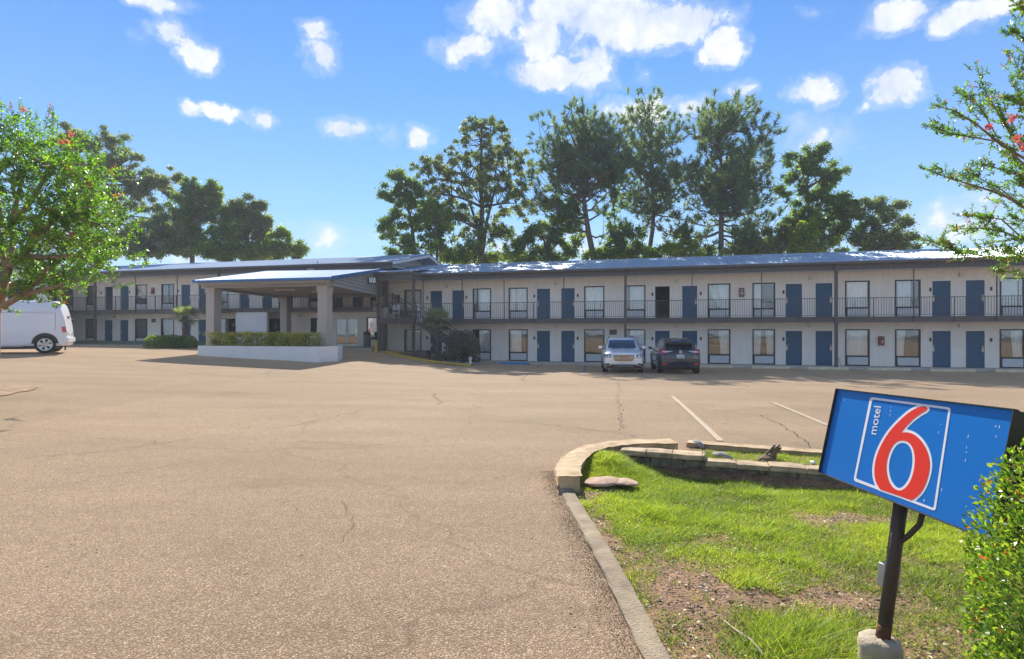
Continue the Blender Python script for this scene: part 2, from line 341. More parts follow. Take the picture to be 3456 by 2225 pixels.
LEAF = dict(
    crape=[leafmat('crape_leaf_dark', (.065, .16, .02), .45, .32, .6), leafmat('crape_leaf', (.13, .28, .03), .55, .32, .6), leafmat('crape_leaf_light', (.25, .42, .045), .6, .35, .6), leafmat('crape_leaf_rust', (.40, .16, .035), .5, .5)],
    oak=[leafmat('oak_leaf_dark', (.10, .17, .065), .62), leafmat('oak_leaf', (.15, .24, .07), .66), leafmat('oak_leaf_light', (.28, .36, .065), .68)],
    lime=[leafmat('lime_leaf_dark', (.13, .20, .055), .62), leafmat('lime_leaf', (.22, .31, .06), .66), leafmat('lime_leaf_light', (.42, .47, .07), .66)],
    grey=[leafmat('grey_leaf_dark', (.12, .17, .10), .62), leafmat('grey_leaf', (.19, .24, .135), .64), leafmat('grey_leaf_light', (.30, .34, .17), .66)],
    pine=[leafmat('pine_needle_dark', (.10, .165, .11), .55), leafmat('pine_needle', (.15, .225, .14), .58), leafmat('pine_needle_light', (.24, .28, .14), .6)],
    box=[leafmat('box_leaf_dark', (.045, .10, .015), .4, .3, .55), leafmat('box_leaf', (.10, .20, .022), .48, .3, .55), leafmat('box_leaf_light', (.26, .35, .045), .55, .35, .55), leafmat('box_leaf_red', (.42, .13, .04), .5, .4)],
    hedge=[leafmat('hedge_leaf_dark', (.10, .11, .03), .4), leafmat('hedge_leaf', (.20, .25, .06), .45), leafmat('hedge_leaf_gold', (.55, .50, .10), .45)],
    palm=[leafmat('palm_leaf', (.26, .30, .16), .4), leafmat('palm_leaf_dark', (.11, .15, .07), .4)],
    purple=[leafmat('purple_leaf_dark', (.075, .062, .06), .3), leafmat('purple_leaf', (.15, .125, .115), .35), leafmat('purple_leaf_light', (.24, .215, .19), .35)],
    grass=[leafmat('grass_blade', (.22, .31, .04), .52, .5), leafmat('grass_blade_light', (.40, .46, .07), .56, .5), leafmat('grass_blade_dark', (.11, .165, .03), .45, .5), leafmat('grass_blade_straw', (.48, .38, .17), .4, .6)],
)


# ------------------------------------------------------------------ mesh helpers
def tag(o, label=None, cat=None, group=None, kind=None):
    if label: o['label'] = label
    if cat: o['category'] = cat
    if group: o['group'] = group
    if kind: o['kind'] = kind
    return o


def link(name, me, parent=None, loc=None, rot=None):
    o = bpy.data.objects.new(name, me); COL.objects.link(o)
    if parent is not None: o.parent = parent
    if loc is not None: o.location = loc
    if rot is not None: o.rotation_euler = rot
    return o


def empty(name, loc=(0, 0, 0), rz=0.0, label=None, cat=None, group=None):
    o = bpy.data.objects.new(name, None); COL.objects.link(o)
    o.location = loc; o.rotation_euler = (0, 0, rz); o.empty_display_size = .2
    return tag(o, label, cat, group)


def npmesh(name, verts, faces_n, nper, mats, midx=None, smooth=False):
    """numpy mesh: verts (N,3), faces (M,nper)"""
    me = bpy.data.meshes.new(name)
    v = np.asarray(verts, np.float32); fc = np.asarray(faces_n, np.int32)
    me.vertices.add(len(v)); me.vertices.foreach_set('co', v.ravel())
    me.loops.add(fc.size); me.loops.foreach_set('vertex_index', fc.ravel())
    me.polygons.add(len(fc)); me.polygons.foreach_set('loop_start', np.arange(0, fc.size, nper, dtype=np.int32))
    for m in mats: me.materials.append(m)
    if midx is not None: me.polygons.foreach_set('material_index', np.asarray(midx, np.int32))
    if smooth: me.polygons.foreach_set('use_smooth', np.ones(len(fc), bool))
    me.update(calc_edges=True)
    return me


class MB:
    """collects simple shapes into one mesh"""
    def __init__(s): s.v = []; s.f = []; s.m = []; s.mi = 0
    def add(s, vs, fs):
        k = len(s.v); s.v += [tuple(p) for p in vs]
        for f in fs: s.f.append(tuple(i + k for i in f)); s.m.append(s.mi)
        return s
    def box(s, x0, x1, y0, y1, z0, z1):
        if x1 < x0: x0, x1 = x1, x0
        if y1 < y0: y0, y1 = y1, y0
        if z1 < z0: z0, z1 = z1, z0
        return s.add([(x0, y0, z0), (x1, y0, z0), (x1, y1, z0), (x0, y1, z0), (x0, y0, z1), (x1, y0, z1), (x1, y1, z1), (x0, y1, z1)],
                     [(0, 3, 2, 1), (4, 5, 6, 7), (0, 1, 5, 4), (1, 2, 6, 5), (2, 3, 7, 6), (3, 0, 4, 7)])
    def hexa(s, p):   # 8 corners: bottom 4 ccw, top 4 ccw
        return s.add(p, [(0, 3, 2, 1), (4, 5, 6, 7), (0, 1, 5, 4), (1, 2, 6, 5), (2, 3, 7, 6), (3, 0, 4, 7)])
    def bar(s, a, b, w, h=None, up=(0, 0, 1)):
        a, b = Vector(a), Vector(b); h = h or w
        d = (b - a).normalized(); u = Vector(up)
        if abs(d.dot(u)) > .98: u = Vector((0, 1, 0))
        x = d.cross(u).normalized(); z = x.cross(d).normalized()
        x *= w / 2; z *= h / 2
        return s.hexa([a - x - z, a + x - z, b + x - z, b - x - z, a - x + z, a + x + z, b + x + z, b - x + z])
    def tube(s, path, rad, n=8, cap=True):
        pts = [Vector(p) for p in path]; k0 = len(s.v)
        rads = rad if hasattr(rad, '__len__') else [rad] * len(pts)
        ref = Vector((.31, .17, .93))
        for i, p in enumerate(pts):
            d = (pts[min(i + 1, len(pts) - 1)] - pts[max(i - 1, 0)]).normalized()
            r = ref if abs(d.dot(ref)) < .95 else Vector((1, 0, 0))
            x = d.cross(r).normalized(); y = d.cross(x)
            for j in range(n):
                a = 2 * PI * j / n
                s.v.append(tuple(p + (x * math.cos(a) + y * math.sin(a)) * rads[i]))
        for i in range(len(pts) - 1):
            for j in range(n):
                a = k0 + i * n + j; b = k0 + i * n + (j + 1) % n
                s.f.append((a, b, b + n, a + n)); s.m.append(s.mi)
        if cap:
            s.f.append(tuple(k0 + j for j in range(n))[::-1]); s.m.append(s.mi)
            e = k0 + (len(pts) - 1) * n
            s.f.append(tuple(e + j for j in range(n))); s.m.append(s.mi)
        return s
    def lathe(s, prof, c=(0, 0, 0), n=20, axis='z'):
        k0 = len(s.v)
        for r, h in prof:
            for j in range(n):
                a = 2 * PI * j / n; p = (r * math.cos(a), r * math.sin(a), h)
                if axis == 'x': p = (p[2], p[0], p[1])
                if axis == 'y': p = (p[0], p[2], p[1])
                s.v.append((p[0] + c[0], p[1] + c[1], p[2] + c[2]))
        for i in range(len(prof) - 1):
            for j in range(n):
                a = k0 + i * n + j; b = k0 + i * n + (j + 1) % n
                s.f.append((a, b, b + n, a + n)); s.m.append(s.mi)
        return s
    def mesh(s, name, mats, smooth=False):
        me = bpy.data.meshes.new(name); me.from_pydata(s.v, [], s.f)
        for m in (mats if isinstance(mats, (list, tuple)) else [mats]): me.materials.append(m)
        me.polygons.foreach_set('material_index', s.m)
        if smooth: me.polygons.foreach_set('use_smooth', [True] * len(s.f))
        bm = bmesh.new(); bm.from_mesh(me); bmesh.ops.recalc_face_normals(bm, faces=bm.faces); bm.to_mesh(me); bm.free()
        me.update()
        return me
    def build(s, name, mats, parent=None, smooth=False, loc=None, rot=None):
        return link(name, s.mesh(name, mats, smooth), parent, loc, rot)


def bevel(o, w, seg=2):
    bm = bmesh.new(); bm.from_mesh(o.data)
    bmesh.ops.bevel(bm, geom=[e for e in bm.edges], offset=w, segments=seg, affect='EDGES', profile=.6)
    bm.to_mesh(o.data); bm.free(); return o


def roughen(o, amp, cuts=3, seed=0):
    """subdivide and push the vertices about, for worn stone and concrete"""
    bm = bmesh.new(); bm.from_mesh(o.data)
    bmesh.ops.subdivide_edges(bm, edges=bm.edges[:], cuts=cuts, use_grid_fill=True)
    r = random.Random(seed)
    for v in bm.verts: v.co += Vector((r.uniform(-1, 1), r.uniform(-1, 1), r.uniform(-1, 1))) * amp
    bm.to_mesh(o.data); bm.free(); return o


def at(px, py, Y):
    """the point at depth Y seen at photo pixel px, py"""
    return Vector(((px - CX) / FPX * Y, Y, CAMH - (py - HY) / FPX * Y))


def atz(px, py, z):
    return at(px, py, FPX * (CAMH - z) / (py - HY))


def text_mesh(name, body, size, mt, extrude=.004, space=1.0):
    cu = bpy.data.curves.new(name + '_curve', 'FONT'); cu.body = body; cu.size = size; cu.extrude = extrude; cu.align_x = 'CENTER'; cu.align_y = 'CENTER'; cu.space_character = space
    o = bpy.data.objects.new(name, cu); COL.objects.link(o)
    dg = bpy.context.evaluated_depsgraph_get()
    me = bpy.data.meshes.new_from_object(o.evaluated_get(dg)); me.materials.clear(); me.materials.append(mt)
    bpy.data.objects.remove(o); bpy.data.curves.remove(cu)
    return me


def fbm(x, y, seed=0, octs=4):
    """cheap value noise for placing things, arrays in, arrays out, about 0..1"""
    out = np.zeros_like(x, dtype=float); amp = .5; tot = 0
    for o in range(octs):
        xi = np.floor(x).astype(int); yi = np.floor(y).astype(int); fx = x - xi; fy = y - yi
        fx = fx * fx * (3 - 2 * fx); fy = fy * fy * (3 - 2 * fy)
        def h(a, b): return np.abs(np.sin(a * 127.1 + b * 311.7 + seed * 74.7 + o * 17.3) * 43758.5453) % 1
        out += amp * ((h(xi, yi) * (1 - fx) + h(xi + 1, yi) * fx) * (1 - fy) + (h(xi, yi + 1) * (1 - fx) + h(xi + 1, yi + 1) * fx) * fy)
        tot += amp; amp *= .5; x = x * 2.03 + 3.1; y = y * 2.03 + 1.7
    return out / tot


# ------------------------------------------------------------------ ground height
GP = np.array([
    (0, -20, 0), (-30, -20, .1), (30, -20, 0), (0, 0, 0), (-8, 1, .02), (8, 1, 0), (0, 6, 0), (4, 7, 0), (7, 6, 0), (-8, 9, .06), (-12, 12, .28), (0, 12, -.06), (10, 12, -.12),
    (4.5, 27, -.47), (7.5, 26.5, -.47), (18, 26, -.52), (25, 20, -.5), (2, 33, -.53), (-2.4, 33, -.53), (12, 31, -.53), (24, 28, -.53), (-1, 21, -.22), (10, 19, -.3), (34, 24, -.53), (60, 20, -.5),
    (-9.4, 23.4, -.04), (-17, 25.6, .19), (-12, 28.5, .08), (-23, 27.5, .53), (-20, 34, .42), (-33, 42, .46), (-25, 38, .46), (-14, 38, .38), (-12, 40.5, .38), (-8.7, 36, .18), (-6, 35, -.12), (-4, 34, -.4), (-5, 29, -.2), (-30, 22, .5), (-40, 30, .52),
    (-70, 40, .5), (-70, 0, .4), (-70, 90, .5), (60, 90, -.5), (0, 55, 0), (0, 90, 0), (0, 42, -.4), (10, 42, -.5), (60, -20, 0), (-70, -20, .3), (-30, 60, .46)], float)


def _tps_fit(P, lam=.4):
    n = len(P); d = np.hypot(P[:, None, 0] - P[None, :, 0], P[:, None, 1] - P[None, :, 1])
    K = np.where(d > 0, d * d * np.log(d + 1e-9), 0) + lam * np.eye(n); Q = np.c_[np.ones(n), P[:, :2]]
    A = np.block([[K, Q], [Q.T, np.zeros((3, 3))]])
    return np.linalg.solve(A, np.r_[P[:, 2], 0, 0, 0])


_TW = _tps_fit(GP)


def gz_arr(x, y):
    x = np.asarray(x, float); y = np.asarray(y, float)
    d = np.hypot(x[..., None] - GP[:, 0], y[..., None] - GP[:, 1])
    return (np.where(d > 0, d * d * np.log(d + 1e-9), 0) @ _TW[:-3]) + _TW[-3] + _TW[-2] * x + _TW[-1] * y


def gz(x, y): return float(gz_arr(np.array([x]), np.array([y]))[0])


def ground_at(px, py):
    """where the view ray through a photo pixel meets the parking lot"""
    dx, dz = (px - CX) / FPX, -(py - HY) / FPX
    lo, hi = 1.0, 80.0
    for _ in range(50):
        mid = (lo + hi) / 2
        if CAMH + dz * mid > gz(dx * mid, mid): lo = mid
        else: hi = mid
    return Vector((dx * lo, lo, gz(dx * lo, lo)))

# ------------------------------------------------------------------ setting: ground
tm = MB(); tm.add([(-260, -260, -1.4), (260, -260, -1.4), (260, 260, -1.4), (-260, 260, -1.4)], [(0, 1, 2, 3)])
tag(tm.build('terrain', MT['terrain']), kind='structure')

ISLAND = [(1.2, -6), (.80, 0), (.70, 1.6), (.633, 2.74), (.585, 3.77), (.511, 5.03), (.466, 5.71), (.475, 5.9), (.53, 6.2), (.68, 6.67), (.94, 7.11), (1.26, 7.38), (1.7, 7.47), (2.13, 7.5), (2.34, 7.70), (2.5, 7.72), (3.87, 7.13), (8, 5.42), (14, 3.0), (14, -6)]


def shrink(poly, d):
    """offset a counter-clockwise polygon inwards"""
    n = len(poly); out = []
    ar = sum(poly[i][0] * poly[(i + 1) % n][1] - poly[(i + 1) % n][0] * poly[i][1] for i in range(n))
    sg = 1 if ar > 0 else -1
    for i in range(n):
        p, a, b = Vector(poly[i]), Vector(poly[i - 1]), Vector(poly[(i + 1) % n])
        e1 = (p - a).normalized(); e2 = (b - p).normalized()
        n1 = Vector((-e1.y, e1.x)); n2 = Vector((-e2.y, e2.x)); m = (n1 + n2)
        m = m / max(.35, m.length_squared / 2) if m.length > 1e-6 else n1
        m = m / 1.0
        out.append(tuple(p + m * (d * sg)))
    return out


def inpoly(x, y, poly):
    x = np.asarray(x); y = np.asarray(y); r = np.zeros(x.shape, bool); n = len(poly)
    for i in range(n):
        x1, y1 = poly[i]; x2, y2 = poly[(i + 1) % n]
        c = ((y1 > y) != (y2 > y)) & (x < (x2 - x1) * (y - y1) / (y2 - y1 + 1e-12) + x1)
        r ^= c
    return r


def tri_area(outer, holes, pts):
    """triangulate the area inside outer and outside the holes, with extra points"""
    vs, es = [], []
    for poly in [outer] + holes:
        k = len(vs); vs += [Vector(p) for p in poly]; es += [(k + i, k + (i + 1) % len(poly)) for i in range(len(poly))]
    vs += [Vector(p) for p in pts]
    ov, _, of, *_ = delaunay_2d_cdt(vs, es, [], 0, 1e-5)
    V = np.array([(v.x, v.y) for v in ov]); F = np.array([f for f in of if len(f) == 3])
    c = V[F].mean(1); keep = inpoly(c[:, 0], c[:, 1], outer)
    for h in holes: keep &= ~inpoly(c[:, 0], c[:, 1], h)
    return V, F[keep]


hole = shrink(ISLAND, .07)
ys = np.r_[np.linspace(-20, 0, 11), np.linspace(.5, 14, 46), np.linspace(14.6, 46, 60), np.linspace(48, 88, 14)]
xs = np.r_[np.linspace(-68, -24, 23), np.linspace(-23, 24, 64), np.linspace(26, 58, 14)]
gx, gy = np.meshgrid(xs, ys); gx = gx.ravel() + rng.uniform(-.02, .02, gx.size); gy = gy.ravel() + rng.uniform(-.02, .02, gy.size)
ok = ~inpoly(gx, gy, shrink(ISLAND, -.1))
V, F = tri_area([(-70, -22), (60, -22), (60, 90), (-70, 90)], [hole], list(zip(gx[ok], gy[ok])))
z = gz_arr(V[:, 0], V[:, 1]) + .012 * (fbm(V[:, 0] * .5, V[:, 1] * .5, 3) - .5)
lot = tag(link('parking_lot', npmesh('parking_lot', np.c_[V, z], F, 3, [MT['asphalt']], smooth=True)), kind='structure')

# the grass island, lower than the wall of blocks behind it
WA, WD = Vector((1.34, 6.975)), Vector((.945, -.327)).normalized()
WN = Vector((-WD.y, WD.x))                          # away from the camera


def isl_z(x, y):
    x = np.asarray(x, float); y = np.asarray(y, float)
    t = (x - WA.x) * WD.x + (y - WA.y) * WD.y; d = -((x - WA.x) * WN.x + (y - WA.y) * WN.y)
    z = -.17 * np.clip(1 - d / 3.2, 0, 1) ** 1.3 * np.clip((t + .5) / 1.3, 0, 1) * np.clip(1 - (t - 2) / 5, .5, 1)
    z += .17 * np.exp(-(((x - 1.12) / .45) ** 2 + ((y - 6.75) / .4) ** 2))
    z += .05 * (fbm(x * 1.7, y * 1.7, 11) - .5) + .02 * (fbm(x * 6, y * 6, 5) - .5) - .01
    return z


kin = shrink(ISLAND, .115)
wl0 = WA + WD * -.15
front = [p for p in kin[:10]] + [tuple(Vector(kin[10]) + Vector((-.02, -.05))), (wl0.x - .05, wl0.y), tuple(WA + WD * .2), tuple(WA + WD * 8.5), (13.6, 2.0), (13.6, -6)]
gx, gy = np.meshgrid(np.arange(.4, 13, .11), np.arange(-5.8, 7.4, .11)); gx = gx.ravel(); gy = gy.ravel()
near = (gx < 7) | (np.abs(gx * 7 % 1) < .2)
ok = inpoly(gx, gy, shrink(front, .05)) & near
V, F = tri_area(front, [], list(zip(gx[ok], gy[ok])))
tag(link('grass_ground', npmesh('grass_ground', np.c_[V, isl_z(V[:, 0], V[:, 1])], F, 3, [MT['dirt']], smooth=True)), kind='structure')
strip = [tuple(Vector(kin[10]) + Vector((.02, -.03))), kin[11], kin[12], kin[13], kin[14], kin[15], kin[16], kin[17], tuple(Vector(kin[17]) + Vector((-.3, -1.0))), tuple(WA + WD * 8.3 + WN * .1), tuple(WA + WD * .2 + WN * .1), tuple(WA + WD * -.15 + WN * .02)]


def strip_z(x, y):
    return .02 + .05 * (fbm(np.asarray(x, float) * 2.5, np.asarray(y, float) * 2.5, 8) - .4)


gx, gy = np.meshgrid(np.arange(.8, 9, .13), np.arange(4, 7.8, .13)); gx = gx.ravel(); gy = gy.ravel()
ok = inpoly(gx, gy, shrink(strip, -.04))
ok = inpoly(gx, gy, strip)
V, F = tri_area(strip, [], list(zip(gx[ok], gy[ok])))
tag(link('planting_strip', npmesh('planting_strip', np.c_[V, strip_z(V[:, 0], V[:, 1])], F, 3, [MT['dirt']], smooth=True)), kind='structure')


def kerb(name, path, w, top, bottom=-.35, seed=0, jit=.006, m='kerb', nseg=9, rnd=.02, ztop=None, closed_z=None):
    """a concrete kerb swept along a path; w to the left of the path"""
    P = [Vector((p[0], p[1])) for p in path]
    fine = [P[0]]
    for a, b in zip(P[:-1], P[1:]):
        k = max(1, int((b - a).length / .09))
        fine += [a.lerp(b, i / k) for i in range(1, k + 1)]
    for _ in range(6):
        fine = [fine[0]] + [fine[i - 1] * .25 + fine[i] * .5 + fine[i + 1] * .25 for i in range(1, len(fine) - 1)] + [fine[-1]]
    r = random.Random(seed); mb = MB(); rows = []
    for i, p in enumerate(fine):
        d = (fine[min(i + 1, len(fine) - 1)] - fine[max(i - 1, 0)]).normalized(); n = Vector((-d.y, d.x))
        tz = top if not callable(top) else top(p.x, p.y)
        prof = [(0, bottom), (0, tz - rnd), (rnd * .35, tz - rnd * .3), (rnd * 1.2, tz), (w * .35, tz + .003), (w * .65, tz + .003), (w - rnd * 1.2, tz), (w - rnd * .35, tz - rnd * .3), (w, tz - rnd), (w, bottom)]
        row = []
        for u, zz in prof:
            q = p + n * u; jj = jit if zz > bottom else 0
            row.append((q.x + r.uniform(-jj, jj), q.y + r.uniform(-jj, jj), zz + r.uniform(-jj, jj) * .7))
        rows.append(row)
    n = len(rows[0]); mb.v = [p for row in rows for p in row]
    for i in range(len(rows) - 1):
        for j in range(n - 1):
            mb.f.append((i * n + j, i * n + j + 1, (i + 1) * n + j + 1, (i + 1) * n + j)); mb.m.append(0)
    mb.f.append(tuple(range(n))); mb.m.append(0); mb.f.append(tuple(range((len(rows) - 1) * n, len(rows) * n))[::-1]); mb.m.append(0)
    return tag(mb.build(name, MT[m]), kind='structure')


kerb('flush_kerb', ISLAND[6:0:-1], .135, lambda x, y: .03 + .012 * math.sin(y * 2.1), seed=3, rnd=.012, jit=.004, m='kerb2')
kerb('raised_kerb', [(.475, 5.62)] + ISLAND[7:14], -.20, .145, seed=5, rnd=.03, jit=.009)
kerb('far_kerb', [(2.42, 7.74)] + ISLAND[16:18], -.15, .085, seed=6, rnd=.02, jit=.006)

# cracks in the asphalt
CRK = [([(1690, 1425), (1790, 1428), (1900, 1440), (2000, 1452), (2080, 1462), (2150, 1478)], .022), ([(2085, 1290), (2095, 1320), (2083, 1350), (2096, 1385), (2090, 1405), (2098, 1440), (2094, 1455)], .02),
       ([(2560, 1402), (2620, 1425), (2670, 1455), (2705, 1480), (2735, 1512)], .02), ([(1975, 1345), (2100, 1352), (2260, 1362), (2420, 1372)], .025), ([(100, 1545), (330, 1528), (560, 1494), (780, 1466), (985, 1440), (1200, 1392), (1340, 1370)], .016),
       ([(1150, 1690), (1165, 1720), (1180, 1742), (1195, 1758), (1180, 1790), (1160, 1830)], .005), ([(1465, 1330), (1468, 1345), (1490, 1358), (1478, 1365)], .03), ([(1780, 1265), (1770, 1272), (1760, 1283), (1785, 1290)], .04),
       ([(2420, 1276), (2480, 1290), (2530, 1307)], .03), ([(400, 1232), (620, 1258), (850, 1280)], .03), ([(150, 1388), (300, 1382)], .012), ([(860, 1293), (1000, 1290), (1200, 1292)], .025), ([(1100, 1345), (1300, 1348), (1470, 1352)], .014),
       ([(1820, 1330), (2000, 1336), (2200, 1340), (2500, 1346)], .02), ([(900, 1262), (915, 1252), (945, 1250)], .03), ([(2640, 1345), (2900, 1370)], .018), ([(1900, 1245), (2300, 1300), (2700, 1332)], .02)]
for pts, wd in CRK:
    P = [ground_at(*p) for p in pts]; fine = []
    for a, b in zip(P[:-1], P[1:]):
        k = max(2, min(40, int((b - a).length / .12)))
        fine += [a.lerp(b, i / k) for i in range(k)]
    fine.append(P[-1]); mb = MB(); vs = []
    for i, p in enumerate(fine):
        d = (fine[min(i + 1, len(fine) - 1)] - fine[max(i - 1, 0)]).normalized(); n = Vector((-d.y, d.x, 0))
        o = n * random.uniform(-.04, .04) * min(1.5, max(.4, p.y / 7)); ww = wd * random.uniform(.2, .9)
        for s in (-.5, .5):
            q = p + o + n * ww * s; vs.append((q.x, q.y, gz(q.x, q.y) + .013))
    mb.add(vs, [(2 * i, 2 * i + 1, 2 * i + 3, 2 * i + 2) for i in range(len(fine) - 1)])
    mb.build('asphalt_crack', MT['crack'], parent=lot)


def stripe(a, b, w, m='stripe', name='parking_stripe'):
    A, B = ground_at(*a), ground_at(*b); n = 14; d = (B - A).normalized(); s = Vector((-d.y, d.x, 0)) * w / 2; mb = MB(); vs = []
    for i in range(n + 1):
        p = A.lerp(B, i / n)
        for q in (p - s, p + s): vs.append((q.x, q.y, gz(q.x, q.y) + .011))
    mb.add(vs, [(2 * i, 2 * i + 1, 2 * i + 3, 2 * i + 2) for i in range(n)])
    tag(mb.build(name, MT[m]), kind='structure')


stripe((2268, 1338), (2432, 1490), .095); stripe((2606, 1359), (2795, 1438), .095)
for a, b in (((2675, 1245), (2790, 1274)), ((2866, 1248), (3000, 1276)), ((3071, 1251), (3240, 1282)), ((3292, 1254), (3430, 1276)), ((2480, 1240), (2570, 1262)), ((2790, 1284), (2850, 1300)), ((3085, 1290), (3180, 1306)), ((600, 1263), (688, 1260))):
    stripe(a, b, .1)
for a, b in (((1975, 1232), (1970, 1262)), ((1830, 1231), (1810, 1241))): stripe(a, b, .1, 'bluestripe', 'blue_parking_stripe')

# thin haze added to lift the shaded parts: one closed box round everything
hzm = bpy.data.materials.new('fill_haze'); hzm.use_nodes = True; hn = hzm.node_tree.nodes; hn.remove(hn['Principled BSDF'])
pv = hn.new('ShaderNodeVolumePrincipled'); pv.inputs['Color'].default_value = (.92, .95, 1, 1); pv.inputs['Density'].default_value = .0011
hzm.node_tree.links.new(pv.outputs[0], hn['Material Output'].inputs['Volume'])
tag(MB().box(-262, 262, -262, 262, -2.4, 28).build('haze', hzm), kind='stuff')

# ------------------------------------------------------------------ the motel
TH = math.atan(FPX / 7000.0); CT, ST = math.cos(TH), math.sin(TH); WZ = 37.7


def tS(px, p=0.0):
    """distance along the front wall where photo column px meets the plane p metres in front of it"""
    u = (px - CX) / FPX; z0 = WZ - p / CT; X = u * z0 / (1 + ST / CT * u); Z = z0 - ST / CT * X
    return X * CT - (Z - WZ) * ST


def building(name, label, cat='motel building'):
    return empty(name, (0, WZ, 0), -TH, label, cat)


def wloc(t, p, z):
    """wall coordinates to the world"""
    return Vector((t * CT - p * ST, WZ - t * ST - p * CT, z))


right = building('motel_building', 'long two storey white motel wing with blue doors, right half of the motel')
left = building('motel_building', 'two storey white motel wing behind the entrance canopy, raised higher and farther left')

# shared door and window meshes
MESH = {}


def shared(key, fn):
    if key not in MESH: MESH[key] = fn()
    return MESH[key]


def door_meshes(w, h):
    def slab():
        m = MB().box(-w / 2 + .06, w / 2 - .06, .07, .115, .012, h - .06); return m.mesh('door', MT['door'])
    def fr():
        m = MB().box(-w / 2, -w / 2 + .06, -.015, .10, 0, h).box(w / 2 - .06, w / 2, -.015, .10, 0, h).box(-w / 2 + .06, w / 2 - .06, -.015, .10, h - .06, h); return m.mesh('door_frame', MT['frame'])
    def lk():
        m = MB().box(-.05, .05, .035, .07, .86, 1.20); m.mi = 1; m.box(-.035, .035, .028, .036, 1.10, 1.17); m.mi = 0; m.box(-.02, .02, .0, .036, .95, .99); m.box(-.10, .02, -.012, .004, .958, .982); return m.mesh('door_lock', [MT['lock'], MT['black']])
    return shared(('d', round(w, 2), h), slab), shared(('f', round(w, 2), h), fr), shared('lock', lk)


def add_door(par, t, w, z0, hinge=1, dark=False, h=2.06):
    a, f, l = door_meshes(w, h)
    o = link('door', a, par, (t, 0, z0))
    link('door_frame', f, o)
    if dark:
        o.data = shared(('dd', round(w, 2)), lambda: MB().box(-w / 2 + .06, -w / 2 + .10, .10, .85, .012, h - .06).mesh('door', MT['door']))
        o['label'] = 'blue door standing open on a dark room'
    else:
        link('door_lock', l, o, (hinge * (w / 2 - .125), 0, 0))
    return o


def window_meshes(w, h, sill):
    b = .065
    def fr():
        m = MB().box(-w / 2, -w / 2 + b, -.025, .09, 0, h).box(w / 2 - b, w / 2, -.025, .09, 0, h).box(-w / 2 + b, w / 2 - b, -.025, .09, h - b, h).box(-w / 2 + b, w / 2 - b, -.03, .09, sill - .05, sill + .03).box(-w / 2 + b, w / 2 - b, -.02, .09, 0, .05)
        return m.mesh('window', MT['bronze'])
    def pane():
        return MB().box(-w / 2 + b, w / 2 - b, .035, .043, sill + .03, h - b).mesh('pane', MT['glass'])
    def ac():
        m = MB().box(-w / 2 + b + .06, w / 2 - b - .02, -.01, .08, .06, sill - .06)
        for i in range(5):
            zz = .10 + i * (sill - .2) / 5
            m.box(-w / 2 + b + .09, w / 2 - b - .05, -.018, -.01, zz, zz + .045)
        return m.mesh('air_conditioner', MT['ac'])
    k = (round(w, 2), round(h, 2))
    return shared(('w',) + k, fr), shared(('p',) + k, pane), shared(('a',) + k, ac)


def curtain_mesh(w, z0, z1, x0, x1, kind):
    """pleated cloth from x0 to x1 (fractions of the width); kind 1 is drawn aside at the bottom"""
    n = 46; vs = []
    for r, zz in enumerate(np.linspace(z1, z0, 7)):
        for i in range(n + 1):
            f = i / n; xx = x0 + (x1 - x0) * f
            if kind == 1: xx = x0 + (x1 - x0) * f * (1 - .18 * r / 6)
            if kind == 2: xx = x1 - (x1 - x0) * (1 - f) * (1 - .18 * r / 6)
            vs.append(((xx - .5) * w, .14 + .03 * math.sin(f * 46 * (x1 - x0) + .35 * math.sin(r * 1.1)) + .012 * math.sin(f * 17 + r), zz))
    fs = [(r * (n + 1) + i, r * (n + 1) + i + 1, (r + 1) * (n + 1) + i + 1, (r + 1) * (n + 1) + i) for r in range(6) for i in range(n)]
    m = MB(); m.add(vs, fs); return m.mesh('curtain', MT['curtain'], True)


CURT = [[(0.02, .98, 0)], [(.32, .98, 0)], [(.02, .66, 0)], [(.02, .45, 1)], [(.5, .98, 2)], [(.02, .4, 1), (.62, .98, 2)], []]


def add_window(par, t, w, z0, cur=0, h=2.1, sill=.56, ac=True):
    f, p, a = window_meshes(w, h, sill)
    o = link('window', f, par, (t, 0, z0)); link('pane', p, o)
    if ac: link('air_conditioner', a, o)
    for i, (x0, x1, k) in enumerate(CURT[cur]):
        link('curtain', shared(('c', round(w, 2), cur, i, round(h, 2)), lambda: curtain_mesh(w - .1, sill + .02, h - .05, x0, x1, k)), o)
    return o


def wall_band(par, t0, t1, z0, z1, opens, mt='wall', y0=0.0, y1=.2):
    """a wall from t0 to t1 left open at the openings (a, b, height)"""
    m = MB(); x = t0
    for a, b, h in sorted(opens):
        if a > x: m.box(x, a, y0, y1, z0, z1)
        m.box(max(a, t0), b, y0, y1, z0 + h, z1); x = b
    if x < t1: m.box(x, t1, y0, y1, z0, z1)
    return m.build('wall', MT[mt], par)


R3 = lambda a: 1240 + a * .3766
R4 = lambda a: 1900 + a * .3766
R5 = lambda a: 2600 + a * .3766
Z1 = lambda a: a * .3766
Z2 = lambda a: 600 + a * .3766


def fill(par, z0, wins, doors, curs, t0, t1, ztop, dark=(), mt='wall', extra=(), dh=2.06, wh=2.1):
    ops = list(extra); k = 0
    for a, b in wins:
        ta, tb = tS(a), tS(b); w = round((tb - ta) / .05) * .05; c = (ta + tb) / 2
        ops.append((c - w / 2, c + w / 2, wh)); add_window(par, c, w, z0, curs[k % len(curs)], wh); k += 1
    for i, (a, b) in enumerate(doors):
        c = (tS(a) + tS(b)) / 2; w = 1.0
        ops.append((c - w / 2, c + w / 2, dh)); add_door(par, c, w, z0, -1 if i % 2 == 0 else 1, dark=i in dark, h=dh)
    wall_band(par, t0, t1, z0, ztop, ops, mt)


